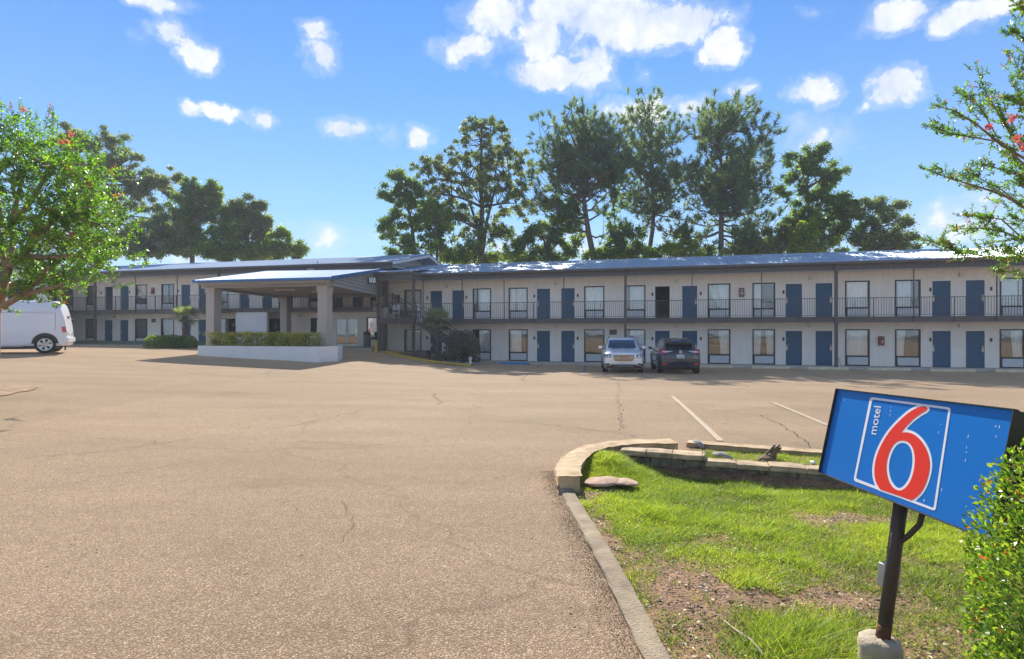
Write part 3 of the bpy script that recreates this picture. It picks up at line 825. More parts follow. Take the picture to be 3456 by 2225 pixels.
# wall pieces in photo columns, right wing (the same on both floors)
WR = [(R3(332), R3(485)), (R3(945), R3(1108)), (R3(1268), R3(1435)), (R4(189), R4(372)), (R4(552), R4(738)), (R4(1298), R4(1500)), (R4(1697), R4(1902)), (R5(668), R5(892)), (R5(1115), R5(1347)), (R5(2053), R5(2285)), (3610, 3705)]
DR = [(R3(557), R3(676)), (R3(752), R3(876)), (R3(1514), R3(1642)), (R3(1733), R3(1862)), (R4(820), R4(962)), (R4(1064), R4(1208)), (R5(132), R5(289)), (R5(400), R5(560)), (R5(1449), R5(1619)), (R5(1750), R5(1922))]
tR0, tR1 = tS(1296), tS(3900)
ZF, ZU, ZS = -.44, 2.34, 4.96            # ground floor, upper floor, soffit of the right wing
UP = .88                                  # the left wing stands this much higher
fill(right, ZF, WR, DR, [0, 1, 2, 6, 0, 4, 5, 0, 3, 4, 0], tR0, tR1, ZU - .29)
fill(right, ZU, WR, DR, [0, 1, 0, 0, 0, 0, 3, 0, 2, 0, 0], tR0, tR1, ZS, dark=(4,))
WLu = [(Z1(565), Z1(655)), (Z1(772), Z1(868)), (Z1(1216), Z1(1320)), (Z1(1447), Z1(1560)), (Z2(372), Z2(453)), (Z2(905), Z2(985)), (Z2(1174), Z2(1270)), (Z2(1728), Z2(1800))]
DLu = [(Z1(445), Z1(497)), (Z1(940), Z1(1010)), (Z1(1080), Z1(1152)), (Z1(1626), Z1(1706)), (Z1(1778), Z1(1862)), (Z2(550), Z2(644)), (Z2(755), Z2(848)), (Z2(1383), Z2(1487)), (Z2(1560), Z2(1668))]
WLl = [(Z1(565), Z1(655)), (Z1(768), Z1(868)), (Z1(1213), Z1(1320)), (Z1(1443), Z1(1560)), (Z2(340), Z2(436))]
DLl = [(Z1(445), Z1(497)), (Z1(936), Z1(1008)), (Z1(1075), Z1(1150)), (Z1(1636), Z1(1706)), (Z1(1778), Z1(1862))]
tL0, tL1 = tS(158), tS(1296)
ex = [(tS(Z2(437)), tS(Z2(516)), 2.06), (tS(Z2(803)), tS(Z2(922)), 2.06), (tS(Z2(1192)), tS(Z2(1330)), 2.06), (tS(Z2(1408)), tS(Z2(1627)), 2.12), (tS(Z2(1694)), tS(Z2(1792)), 2.1)]
fill(left, ZF + UP, WLl, DLl, [1, 0, 0, 4, 6], tL0, tL1 - .01, ZU + UP - .29, extra=ex)
fill(left, ZU + UP, WLu, DLu, [0, 0, 2, 0, 0, 6, 6, 6], tL0, tL1 - .01, ZS + UP, dark=(1,))

# lobby openings on the left wing's ground floor
zl = ZF + UP
lw = tS(Z2(1330)) - tS(Z2(1192)); lo_ = MB().box(-lw / 2, lw / 2, 0, .2, 0, .75).build('sill_wall', MT['wall'], left, loc=((tS(Z2(1330)) + tS(Z2(1192))) / 2, .002, zl))
f = MB().box(-lw / 2, -lw / 2 + .07, -.02, .09, .75, 2.06).box(lw / 2 - .07, lw / 2, -.02, .09, .75, 2.06).box(-lw / 2 + .07, lw / 2 - .07, -.02, .09, 1.99, 2.06).box(-lw / 2 + .07, lw / 2 - .07, -.02, .09, .75, .82)
o = f.build('window', MT['bronze'], left, loc=((tS(Z2(1330)) + tS(Z2(1192))) / 2, 0, zl)); MB().box(-lw / 2 + .07, lw / 2 - .07, .03, .04, .82, 1.99).build('pane', MT['glassd'], o)
c, lw = (tS(Z2(1694)) + tS(Z2(1792))) / 2, tS(Z2(1792)) - tS(Z2(1694))
MB().box(-lw / 2, lw / 2, 0, .2, 0, .5).build('sill_wall', MT['wall'], left, loc=(c, .002, zl))
f = MB().box(-lw / 2, -lw / 2 + .07, -.02, .09, .5, 2.1).box(lw / 2 - .07, lw / 2, -.02, .09, .5, 2.1).box(-lw / 2 + .07, lw / 2 - .07, -.02, .09, 2.03, 2.1).box(-lw / 2 + .07, lw / 2 - .07, -.02, .09, .5, .57)
o = f.build('window', MT['bronze'], left, loc=(c, 0, zl)); MB().box(-lw / 2 + .07, lw / 2 - .07, .03, .04, .57, 2.03).build('pane', MT['glassd'], o)
# glass entrance doors: two leaves
c, lw = (tS(Z2(1408)) + tS(Z2(1627))) / 2, tS(Z2(1627)) - tS(Z2(1408))
o = MB().box(-lw / 2, -lw / 2 + .09, -.03, .1, 0, 2.12).box(lw / 2 - .09, lw / 2, -.03, .1, 0, 2.12).box(-lw / 2 + .09, lw / 2 - .09, -.03, .1, 2.04, 2.12).build('entrance_frame', MT['white'], left, loc=(c, 0, zl))
for s in (-1, 1):
    a, b = (-lw / 2 + .095, -.01) if s < 0 else (.01, lw / 2 - .095)
    d = MB().box(a, a + .07, -.01, .04, .01, 2.03).box(b - .07, b, -.01, .04, .01, 2.03).box(a + .07, b - .07, -.01, .04, 1.95, 2.03).box(a + .07, b - .07, -.01, .04, .01, .16).build('glass_door', MT['white'], left, loc=(c, 0, zl))
    MB().box(a + .07, b - .07, .01, .02, .16, 1.95).build('pane', MT['glassd'], d)
    hx = b - .11 if s < 0 else a + .11
    MB().tube([(hx, -.06, .85), (hx, -.06, 1.35)], .014, 6).bar((hx, -.06, .9), (hx, 0, .9), .015).bar((hx, -.06, 1.3), (hx, 0, 1.3), .015).build('door_handle', MT['galv'], d)
# a black vending machine in the recess beside the white screen wall
t = (tS(Z2(808)) + tS(Z2(918))) / 2
vm = empty('vending_machine', wloc(t, -.5, zl), -TH, 'dark vending machine in the recess right of the white screen wall', 'vending machine')
MB().box(-.5, .5, .0, .6, 0, 1.9).build('cabinet', MT['black'], vm)
MB().box(-.44, .2, -.02, 0, .7, 1.75).build('front_panel', MT['carglass'], vm)
MB().box(-.42, -.1, -.03, -.02, 1.3, 1.7).box(-.2, .12, -.03, -.02, 1.02, 1.12).build('lit_label', MT['ac'], vm)
# white screen wall under the balcony edge
MB().box(tS(Z2(519), 1.45), tS(Z2(797), 1.45), -1.45, -1.25, zl - .3, ZU + UP - .29).build('screen_wall', MT['white'], left)

for par, t0, t1, dz in ((right, tR0 - .25, tR1, 0), (left, tL0, tL1 - .02, UP)):
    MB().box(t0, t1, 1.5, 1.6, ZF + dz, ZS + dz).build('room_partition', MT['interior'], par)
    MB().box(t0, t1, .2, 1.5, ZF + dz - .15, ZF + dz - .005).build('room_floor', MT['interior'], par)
    MB().box(t0, t1, -1.495, 8.2, ZS + dz, ZS + dz + .06).build('soffit', MT['soffit'], par)
    MB().box(t0, t1, 8.0, 8.2, ZF + dz, ZS + dz).build('wall', MT['wall'], par)
    bt0 = tS(1428, 1.5) if dz == 0 else t0
    MB().box(bt0, t1, -1.5, 0, ZU + dz - .285, ZU + dz).box(t0, t1, .2, 1.5, ZU + dz - .285, ZU + dz - .001).build('balcony_slab', MT['soffit'], par)
    MB().box(bt0, t1, -1.54, -1.502, ZU + dz - .29, ZU + dz + .012).build('balcony_edge', MT['taupe'], par)
MB().box(tR0 - .25, tR1, -1.75, -.002, ZF - .5, ZF - .01).build('walkway', MT['walk'], right)
# right wing end walls
MB().box(tR1 - .2, tR1, .2, 8.0, ZF, ZS).build('wall', MT['wall'], right)
MB().box(tL0 - .2, tL0 - .005, 0, 8.2, ZF + UP, ZS + UP).build('wall', MT['wall'], left)

# roofs: ribbed metal panels, front and back slope, ridge cap
SLOPE = (6.6 - 5.40) / 5.95


def roof_panel_mesh(w, y0, z0, y1, z1, name='roof_panel', key=None, rib=.03):
    def fn():
        m = MB(); prof = []
        for k in range(3):
            x = w * (k + .5) / 3
            prof += [(x - .035, 0), (x - .014, rib), (x + .014, rib), (x + .035, 0)]
        prof = [(0.003, 0)] + prof + [(w - .003, 0)]
        vs = [(x, y0, z0 + h) for x, h in prof] + [(x, y1, z1 + h) for x, h in prof] ; n = len(prof)
        vs += [(prof[0][0], y0, z0 - .02), (prof[-1][0], y0, z0 - .02), (prof[0][0], y1, z1 - .02), (prof[-1][0], y1, z1 - .02)]
        fs = [(i, i + 1, n + i + 1, n + i) for i in range(n - 1)] + [(2 * n, 2 * n + 2, 2 * n + 3, 2 * n + 1), (2 * n, 2 * n + 1) + tuple(range(n - 1, -1, -1))]
        m.add(vs, fs); return m.mesh(name, MT['roof'])
    return shared(key or (name, w, y0, z0, y1, z1), fn)


for par, t0, t1, dz in ((right, tR0 - .1, tR1 + .3, 0), (left, tL0 - .3, tS(1304, 1.75) + .55, UP)):
    ra = MB().box(t0, t1, -1.49, 4.2, ZS + dz + .06, ZS + dz + .09)
    rf = ra.build('roof', MT['soffit'], par)
    n = int(round((t1 - t0) / .72)); w = (t1 - t0) / n
    fm = roof_panel_mesh(w, -1.80, 5.40, 4.15, 6.60, key=('rp', dz, 0)); bm_ = roof_panel_mesh(w, 4.15, 6.60, 10.1, 5.40, key=('rp', dz, 1))
    for i in range(n):
        link('roof_panel', fm, rf, (t0 + i * w, 0, dz)); link('roof_panel', bm_, rf, (t0 + i * w, 0, dz))
    MB().hexa([(t0, 3.95, 6.565 + dz), (t1, 3.95, 6.565 + dz), (t1, 4.15, 6.60 + dz), (t0, 4.15, 6.60 + dz), (t0, 3.95, 6.60 + dz), (t1, 3.95, 6.60 + dz), (t1, 4.15, 6.645 + dz), (t0, 4.15, 6.645 + dz)]).build('ridge_cap', MT['roof'], rf)
    # fascia boards under the eave
    f0 = tS(1428, 1.5) if dz == 0 else t0 + .1
    fa = MB().box(f0, t1 - .2, -1.53, -1.50, ZS + dz - .03, ZS + dz + .32).build('fascia', MT['fascia'], par)
    bw = .19; nb = int((t1 - .2 - f0) / bw)
    me = shared('fb', lambda: MB().box(.012, bw - .012, -1.552, -1.531, ZS - .035, ZS + .31).mesh('fascia_board', MT['fascia']))
    for i in range(nb): link('fascia_board', me, fa, (f0 + i * bw, 0, dz))
    MB().box(f0 - .02, t1 - .15, -1.86, -1.56, ZS + dz + .305, ZS + dz + .345).box(f0 - .02, t1 - .15, -1.88, -1.83, ZS + dz + .28, ZS + dz + .41).build('gutter', MT['taupe'], par)

# gable end of the left wing above the lower roof: white siding, blue rake trim, open truss
tg = tS(1300, 0)
gb = MB(); gb.add([(tg, 0, ZS + UP - .9), (tg, 8.2, ZS + UP - .9), (tg, 8.2, 5.72 + UP), (tg, 4.15, 6.53 + UP), (tg, 0, 5.72 + UP), (tg - .1, 0, ZS + UP - .9), (tg - .1, 8.2, ZS + UP - .9), (tg - .1, 8.2, 5.72 + UP), (tg - .1, 4.15, 6.53 + UP), (tg - .1, 0, 5.72 + UP)],
                  [(0, 1, 2, 3, 4), (9, 8, 7, 6, 5), (0, 5, 6, 1), (1, 6, 7, 2), (2, 7, 8, 3), (3, 8, 9, 4), (4, 9, 5, 0)])
gb.build('gable_wall', MT['white'], left)
MB().box(tg - .1, tg, .2, 8.2, ZF + UP - .5, ZS + UP - .91).build('wall', MT['wall'], left)
tr_ = tS(1304, 1.75) + .56
m = MB(); m.bar((tr_, -1.85, 5.30 + UP), (tr_, 4.15, 6.50 + UP), .05, .24, (0, 0, 1)); m.bar((tr_, 4.16, 6.50 + UP), (tr_, 10.1, 5.30 + UP), .05, .24); m.build('rake_trim', MT['white'], left)
m = MB(); m.bar((tr_ + .02, -1.88, 5.405 + UP), (tr_ + .02, 4.15, 6.62 + UP), .09, .045); m.bar((tr_ + .02, 4.16, 6.62 + UP), (tr_ + .02, 10.1, 5.405 + UP), .09, .045); m.build('rake_flashing', MT['rooftrim'], left)

# landing roof, ceiling, posts and slab where the two wings meet
a0, a1 = tS(1262, 1.5), tS(1428, 1.5)
n = 5; w = (a1 - a0) / n; rf = MB().box(a0, a1, -3.1, .2, ZS + .02, ZS + .08).build('landing_roof', MT['soffit'], right)
lm = roof_panel_mesh(w, -3.2, 5.42, .5, 5.92, key='landp')
for i in range(n): link('roof_panel', lm, rf, (a0 + i * w, 0, 0))
MB().box(a0 - .02, a1 + .02, -3.26, -3.14, 5.24, 5.40).build('gutter', MT['taupe'], right)
MB().box(a0, a1, -3.13, -3.10, ZS - .04, 5.24).box(a1 - .03, a1, -3.09, -1.55, ZS - .04, 5.38).build('fascia', MT['fascia'], right)
l0, l1 = tS(1274, 2.6), tS(1405, 2.6)
MB().box(l0, l1, -2.6, -.002, ZU - .28, ZU).box(l1, tS(1428, 1.5), -1.5, -.002, ZU - .281, ZU - .001).build('landing_slab', MT['soffit'], right)
MB().box(l0, l1, -2.64, -2.602, ZU - .29, ZU + .012).build('balcony_edge', MT['taupe'], right)


def post(par, px, p, z0, z1, w, name='post', m='taupe'):
    t = tS(px, p); return MB().box(t - w / 2, t + w / 2, -p - w / 2, -p + w / 2, z0, z1).build(name, MT[m], par)


for px in (2111, 2822): post(right, px, 1.62, ZF - .35, 5.3, .15)
for px in (320,): post(left, px, 1.62, ZF + UP - .1, 5.25 + UP, .14)
post(left, 738, 1.62, ZF + UP - .1, 5.2 + UP, .14)
for px in (1428, 1560, 1701.5, R4(8), R4(1158), R4(1780), R5(1285), R5(2030), 3560): post(right, px, 1.5, ZU, ZS, .05, 'hanger_rod')
for px in (Z1(1215), Z1(1588), Z2(365), Z2(840), Z2(1020)): post(left, px, 1.5, ZU + UP, ZS + UP, .05, 'hanger_rod')
post(right, 1396, 2.75, ZF - .1, 5.26, .15); post(right, 1279, 2.62, ZF, ZU - .29, .2); post(right, 1296, 1.6, ZF, ZU - .29, .26)
post(right, 1301, 1.5, ZU, ZS, .26); post(right, 1278, 2.62, ZU, ZS, .09)
m = MB(); t = tS(1400, 2.8); m.tube([(t, -2.9, 2.1), (t - .1, -2.95, 2.0), (t - .1, -2.95, -.2)], .05, 8); m.build('downspout', MT['taupe'], right)


def railing(par, ta, tb, y, z, posts, name='railing', nb_step=.125, skip_lower=False):
    """rail between two points along the wall line: top rail, bottom rail, posts, balusters"""
    r = MB().box(ta, tb, y - .02, y + .02, z + 1.02, z + 1.055).box(ta, tb, y - .014, y + .014, z + .075, z + .10).build(name, MT['rail'], par)
    pm = shared('rpost', lambda: MB().box(-.021, .021, -.021, .021, -.26, 1.02).mesh('rail_post', MT['rail']))
    bm = shared('balu', lambda: MB().box(-.0085, .0085, -.0085, .0085, .10, 1.02).mesh('baluster', MT['rail']))
    for t in posts: link('rail_post', pm, r, (t, y, z))
    n = int((tb - ta) / nb_step)
    for i in range(1, n):
        t = ta + (tb - ta) * i / n
        if min([abs(t - q) for q in posts] + [9]) > .04: link('baluster', bm, r, (t, y, z))
    return r


pr = [tS(x, 1.57) for x in (R3(968), R3(1228), R3(1490), R3(1760), R4(10), R4(285), R4(852), R4(1155), R4(1460), R4(1775), R5(245), R5(600), R5(925), R5(1285), R5(1650), R5(2030))]
cuts = [tS(1428, 1.57), tS(R4(10), 1.57), tS(R4(1155), 1.57), tS(R5(600), 1.57), tS(R5(1650), 1.57), tR1 - .4]
for a, b in zip(cuts[:-1], cuts[1:]): railing(right, a, b, -1.57, ZU, [p for p in pr if a - .01 <= p < b - .01] + ([b] if b == cuts[-1] else []))
pl = [tS(x, 1.57) for x in (Z1(1035), Z1(1212), Z1(1392), Z1(1580), Z2(372), Z2(572), Z2(775), Z2(1030), Z2(1195), Z2(1412), Z2(1640))]
cuts = [tL0 + .1, tS(Z1(1212), 1.57), tS(Z2(372), 1.57), tS(Z2(1030), 1.57), tS(1285, 1.57)]
for a, b in zip(cuts[:-1], cuts[1:]): railing(left, a, b, -1.57, ZU + UP, [p for p in pl if a - .01 <= p < b - .01])
railing(right, l0, l1, -2.67, ZU, [l0, (l0 + l1) / 2, l1 - .1, l1])


def sloped_flight(name, label, par_dz, ta, za, tb, zb, y0, y1, nsteps):
    """a steel stair from (ta, za) down to (tb, zb) between the lines y0 and y1"""
    e = empty(name, wloc(tb, -(y0 + y1) / 2, zb), -TH, label, 'staircase')
    L = tb; off = -(y0 + y1) / 2
    def P(t, y, z): return (t - tb, y + off, z - zb)
    st = shared((name, ta, 's'), lambda: MB().box(-.14, .14, -(abs(y1 - y0)) / 2 + .03, abs(y1 - y0) / 2 - .03, -.02, .02).mesh('stair_tread', MT['walk']))
    for i in range(1, nsteps):
        f = i / nsteps; link('stair_tread', st, e, P(ta + (tb - ta) * f, -off, za + (zb - za) * f))
    for y in (y0, y1):
        MB().bar(P(ta, y, za - .12), P(tb, y, zb + .05), .05, .28).build('stringer', MT['taupe'], e)
        r = MB().bar(P(ta, y, za + .98), P(tb, y, zb + .98), .035, .035).bar(P(ta, y, za + .14), P(tb, y, zb + .14), .03, .03)
        r.bar(P(ta, y, za), P(ta, y, za + 1), .045).bar(P(tb, y, zb), P(tb, y, zb + 1.0), .045)
        ro = r.build('stair_rail', MT['rail'], e)
        n = int(abs(tb - ta) / .13)
        for i in range(1, n):
            f = i / n; t = ta + (tb - ta) * f; zz = za + (zb - za) * f
            MB_ = shared('sbal', lambda: MB().box(-.009, .009, -.009, .009, .14, .97).mesh('baluster', MT['rail']))
            link('baluster', MB_, ro, P(t, y, zz))
    return e


sloped_flight('staircase', 'grey steel stairs descending behind the palm from the landing to the ground', 0, l1 + .05, ZU - .1, tS(1612, 2.1), ZF + .02, -2.62, -1.66, 15)
sloped_flight('staircase', 'short grey steel stairs climbing from the landing to the higher left balcony', 0, tS(1309, 1.0), ZU + UP, tS(1376, 1.0), ZU + .02, -1.35, -.3, 5)

# number plates, wall lamps and vents fixed to the walls
npl = shared('plate', lambda: MB().box(-.05, .05, -.025, 0, 1.42, 1.62).mesh('number_plate', MT['bronze']))
for px in [R3(536), R3(888), R3(1496), R3(1885), R4(132), R4(802), R4(1235), R4(1976), R5(118), R5(595), R5(1434), R5(1978)]:
    for z0 in (ZF, ZU): link('number_plate', npl, right, (tS(px), -.001, z0))
for px in [Z1(907), Z1(1162), Z1(1596)]: link('number_plate', npl, left, (tS(px), -.001, ZU + UP))
wlp = shared('wl', lambda: MB().box(-.09, .09, -.05, 0, -.11, .11).mesh('lamp_back', MT['lock']))
wls = shared('wls', lambda: MB().box(-.085, .085, -.16, -.051, .0, .10).mesh('lamp_shade', MT['lightglass']))
wlc = shared('wlc', lambda: MB().box(-.075, .075, -.13, -.051, -.11, -.01).mesh('lamp_cap', MT['lock']))
for par, px, zz in [(right, R3(711), ZU + 2.32), (right, R3(1688), ZU + 2.32), (right, R4(1018), ZU + 2.32), (right, R5(362), ZU + 2.32), (right, R5(1705), ZU + 2.32), (right, R3(1686), ZF + 2.3), (right, R4(1010), ZF + 2.3), (right, R5(355), ZF + 2.3), (right, R5(1700), ZF + 2.3), (left, Z1(1030), ZU + UP + 2.35), (left, Z1(1030), ZF + UP + 2.3), (left, Z2(1090), ZF + UP + 2.3)]:
    o = link('wall_lamp', wlp, par, (tS(px), -.001, zz)); link('lamp_shade', wls, o); link('lamp_cap', wlc, o)
for par, px, zz, w, h in ((right, R4(450), ZF + 1.92, .46, .32), (left, Z1(1378), ZF + UP + 1.95, .42, .3)):
    o = MB().box(-w / 2, w / 2, -.03, 0, -h / 2, h / 2).build('wall_vent', MT['greybin'], par, loc=(tS(px), -.001, zz))
    for i in range(5): MB().box(-w / 2 + .02, w / 2 - .02, -.042, -.03, -h / 2 + .03 + i * h / 5, -h / 2 + .06 + i * h / 5).build('vent_slat', MT['greybin'], o)
MB().box(-.16, .16, -.02, 0, -.05, .05).build('notice_strip', MT['white'], right, loc=(tS(R5(992)), -.001, ZF + 1.85)).scale = (1.5, 1, 1)

# fire extinguisher cabinets on the walls
def extinguisher(px, z0, label, par_z=0):
    e = empty('extinguisher_cabinet', wloc(tS(px), .002, z0), -TH, label, 'fire extinguisher', 'red fire extinguisher cabinets on the walls')
    MB().box(-.14, .14, -.14, 0, 0, .52).build('cabinet', MT['redbox'], e)
    MB().box(-.10, .10, -.146, -.141, .06, .46).build('cabinet_window', MT['carglass'], e)
    b = MB().lathe([(0, .09), (.05, .10), (.055, .13), (.055, .28), (.03, .33), (.012, .35), (0, .36)], (0, -.172, 0), 10); b.build('extinguisher', MT['lampred'], e, True)
    MB().box(-.028, .028, -.234, -.228, .15, .27).build('extinguisher_tag', MT['plate'], e)


extinguisher(R3(275), ZU + 1.22, 'red extinguisher cabinet on the upper wall beside the landing, left of the first window')
extinguisher(R4(1600), ZU + 1.28, 'red extinguisher cabinet on the upper wall between two windows above the parked cars')
extinguisher(R5(990), ZF + 1.18, 'red extinguisher cabinet on the ground floor wall under a white notice strip')
extinguisher(Z1(1374), ZU + UP + 1.3, 'red extinguisher cabinet on the far left upper wall behind the canopy roof')

# ------------------------------------------------------------------ the entrance canopy
# plan corners (front left, front right, back right, back left) and heights, measured from the photograph
FL, FR, BR_, BL_ = Vector((-17.55, 31.05)), Vector((-9.3, 29.0)), Vector((-8.75, 39.6)), Vector((-17.3, 41.0))
ZE, ZB = 4.36, 5.98                               # eave height in front and at the back
can = empty('entrance_canopy', ((FL + BR_) / 2).to_3d(), 0, 'tan drive-through canopy with sloping metal roof and square columns at the motel entrance', 'canopy')
co = can.location.copy()


def cq(u, v, z=0.0):
    """point of the canopy plan: u from left to right, v from front to back"""
    p = FL.lerp(FR, u).lerp(BL_.lerp(BR_, u), v)
    return Vector((p.x - co.x, p.y - co.y, z))


def zr(v): return ZE + (ZB - ZE) * v


m = MB(); m.hexa([cq(0, 0, zr(0) - .06), cq(1, 0, zr(0) - .06), cq(1, 1, zr(1) - .06), cq(0, 1, zr(1) - .06), cq(0, 0, zr(0) - .03), cq(1, 0, zr(0) - .03), cq(1, 1, zr(1) - .03), cq(0, 1, zr(1) - .03)])
crf = m.build('roof', MT['soffit'], can)
NP = 11
for i in range(NP):
    m = MB(); prof = [(0.002, 0)]
    for k in range(3):
        c = (k + .5) / 3; prof += [(c - .05, 0), (c - .02, .03), (c + .02, .03), (c + .05, 0)]
    prof.append((.998, 0)); vs = [cq((i + f) / NP, -.008, zr(-.008) - .02 + h) for f, h in prof] + [cq((i + f) / NP, 1, zr(1) - .02 + h) for f, h in prof]; n = len(prof)
    m.add(vs, [(j, j + 1, n + j + 1, n + j) for j in range(n - 1)]); m.build('roof_panel', MT['roof'], crf)
m = MB().bar(cq(-.005, -.006, ZE - .085), cq(1.005, -.006, ZE - .085), .05, .13); m.build('front_flashing', MT['rooftrim'], can)
m = MB().bar(cq(1.006, -.004, zr(0) - .06), cq(1.006, 1, zr(1) - .06), .07, .20); m.build('rake_flashing', MT['rooftrim'], can)
m = MB().bar(cq(-.006, 0, zr(0) - .06), cq(-.006, 1, zr(1) - .06), .07, .16); m.build('rake_flashing', MT['rooftrim'], can)
# beams round the edge and the flat ceiling between them
BB, BT = 3.94, 4.22
bi = [(.035, .07), (.955, .07), (.955, .985), (.035, .985)]
for k in range(4):
    a, b = bi[k], bi[(k + 1) % 4]
    e = .0 if k % 2 == 0 else .012
    A, B = cq(*a, (BB + BT) / 2), cq(*b, (BB + BT) / 2); d = (B - A).normalized() * (.16 if k % 2 == 0 else -.165)
    MB().bar(A - d, B + d, .32, BT - BB - e).build('beam', MT['siding'] if k != 1 else MT['siding'], can)
MB().hexa([cq(.05, .085, 4.10), cq(.94, .085, 4.10), cq(.94, .97, 4.10), cq(.05, .97, 4.10), cq(.05, .085, 4.13), cq(.94, .085, 4.13), cq(.94, .97, 4.13), cq(.05, .97, 4.13)]).build('ceiling', MT['ceiling'], can)
MB().bar(cq(.02, .012, ZE - .19), cq(.98, .012, ZE - .19), .03, .16).build('front_fascia', MT['siding'], can)
# gable side on the right: lap boards following the slope of the roof
sd = MB(); sd.add([cq(.975, .06, BB + .02), cq(.975, .985, BB + .02), cq(.975, .985, zr(.985) - .08), cq(.975, .06, zr(.06) - .08)], [(0, 1, 2, 3)]); sdo = sd.build('siding', MT['siding'], can)
nb = 10; bh = (zr(.985) - BB) / nb
for i in range(nb):
    z0 = BB + i * bh; z1 = z0 + bh - .012
    v0 = .06 if z1 < zr(.06) - .1 else max(.06, (z1 + .1 - ZE) / (ZB - ZE))
    v0b = max(.06, (z0 + .1 - ZE) / (ZB - ZE))
    if v0 > .96: continue
    o1, o2 = .982, .976
    MB().hexa([cq(o1 + .001, v0b, z0), cq(o1 + .001, .985, z0), cq(.9755, .985, z0), cq(.9755, v0b, z0), cq(o2 + .001, v0, z1), cq(o2 + .001, .985, z1), cq(.9755, .985, z1), cq(.9755, v0, z1)]).build('siding_board', MT['siding'], sdo)


def column(par, p, w, z0, z1, rz):
    o = MB().box(-w / 2, w / 2, -w / 2, w / 2, z0, z1 - .28).build('column', MT['column'], par, loc=(p[0] - co.x, p[1] - co.y, 0), rot=(0, 0, rz))
    c = w / 2 + .035
    MB().box(-c, c, -c, c, z1 - .279, z1).build('capital', MT['column'], o)


rzc = math.atan2(FR.y - FL.y, FR.x - FL.x)
column(can, (-9.95, 29.95), .54, -.2, BB - .002, rzc); column(can, (-16.75, 31.6), .54, -.2, BB - .002, rzc)
column(can, (-16.3, 40.55), .54, .3, BB - .002, rzc); column(can, (-9.05, 39.3), .54, .1, BB - .002, rzc)
c = cq(.42, .42, 4.10); MB().box(c.x - .6, c.x + .6, c.y - .12, c.y + .12, 4.03, 4.098).build('ceiling_lamp', MT['lightglass'], can)
c = cq(.60, .62, 4.10); MB().box(c.x - .5, c.x + .5, c.y - .12, c.y + .12, 4.03, 4.098).build('ceiling_lamp', MT['lightglass'], can)
# flood lamp on the siding
fl = at(1256, 947, 38.2) - co; fl_p = empty('flood_lamp', at(1256, 947, 35.55), math.radians(15), 'square flood lamp with four bright bars on the canopy side wall', 'flood lamp')
MB().box(-.26, .26, -.05, .05, -.2, .2).build('lamp_body', MT['black'], fl_p, rot=(-.25, 0, .3))
for i in range(4): MB().box(-.22 + i * .112, -.14 + i * .112, -.075, -.052, -.17, .17).build('lamp_bar', MT['lightglass'], fl_p, rot=(-.25, 0, .3))
MB().bar((0, .05, 0), (.35, .35, 0), .05).build('bracket', MT['black'], fl_p)
# small lamp on the canopy roof
rl = empty('roof_lamp', at(1050, 911, 40), 0, 'small white lamp on a bracket above the canopy roof', 'lamp')
MB().box(-.22, .22, -.12, .12, -.06, .06).build('lamp_body', MT['white'], rl); MB().bar((.18, 0, 0), (.45, 0, .02), .05).bar((.45, 0, 0), (.45, 0, .6), .05).build('bracket', MT['taupe'], rl)

# planter with trimmed shrubs in front of the canopy columns
PA, PB, PC = Vector((-16.6, 29.75)), Vector((-9.62, 28.05)), Vector((-9.05, 29.2))     # front left, front right, back right corner
PD = Vector((-16.9, 32.3)); PE = Vector((-9.3, 30.9))
pl_ = empty('planter', (PA.x, PA.y, 0), 0, 'long low white stucco planter wall in front of the canopy', 'planter')


def pw(a, b, za, zb, w=.2):
    a2, b2 = a - PA, b - PA; d = (b2 - a2).normalized(); n = Vector((-d.y, d.x)) * w
    return MB().hexa([(a2.x, a2.y, -.4), (b2.x, b2.y, -.4), (b2.x + n.x, b2.y + n.y, -.4), (a2.x + n.x, a2.y + n.y, -.4), (a2.x, a2.y, za), (b2.x, b2.y, zb), (b2.x + n.x, b2.y + n.y, zb), (a2.x + n.x, a2.y + n.y, za)])


ztop = .78
for a, b in ((PA, PB), (PB, PC), (PC, PE), (PD, PA)): pw(a, b, ztop, ztop).build('planter_wall', MT['planter'], pl_)
q = [p - PA for p in (PA, PB, PC, PE, PD)]
MB().add([(p.x, p.y, .62) for p in q], [(0, 1, 2, 3, 4)]).build('planter_soil', MT['dirt'], pl_)

# yellow edge kerb along the entrance and down to the bed
YK = [(1134, 1171.5), (1180, 1174), (1235, 1183), (1266, 1189)]
YK2 = [(1297, 1192), (1340, 1202), (1390, 1213), (1440, 1222), (1500, 1230), (1589, 1237)]
for pts, w in ((YK, .16), (YK2, .16)):
    P = [ground_at(*p) for p in pts]; m = MB(); k0 = []
    fine = []
    for a, b in zip(P[:-1], P[1:]): fine += [a.lerp(b, i / 6) for i in range(6)]
    fine.append(P[-1]); rows = []
    for i, p in enumerate(fine):
        d = (fine[min(i + 1, len(fine) - 1)] - fine[max(i - 1, 0)]); d.z = 0; d.normalize(); n = Vector((-d.y, d.x, 0)); g = gz(p.x, p.y)
        rows.append([(p.x, p.y, g - .2), (p.x, p.y, g + .11), (p.x + n.x * .02, p.y + n.y * .02, g + .13), (p.x + n.x * w, p.y + n.y * w, g + .13), (p.x + n.x * w, p.y + n.y * w, g - .2)])
    m.v = [tuple(q) for r in rows for q in r]
    for i in range(len(rows) - 1):
        for j in range(4): m.f.append((i * 5 + j, i * 5 + j + 1, (i + 1) * 5 + j + 1, (i + 1) * 5 + j)); m.m.append(0)
    m.f += [(0, 1, 2, 3, 4), tuple(range((len(rows) - 1) * 5, len(rows) * 5))[::-1]]; m.m += [0, 0]
    tag(m.build('yellow_kerb', MT['yellow']), kind='structure')
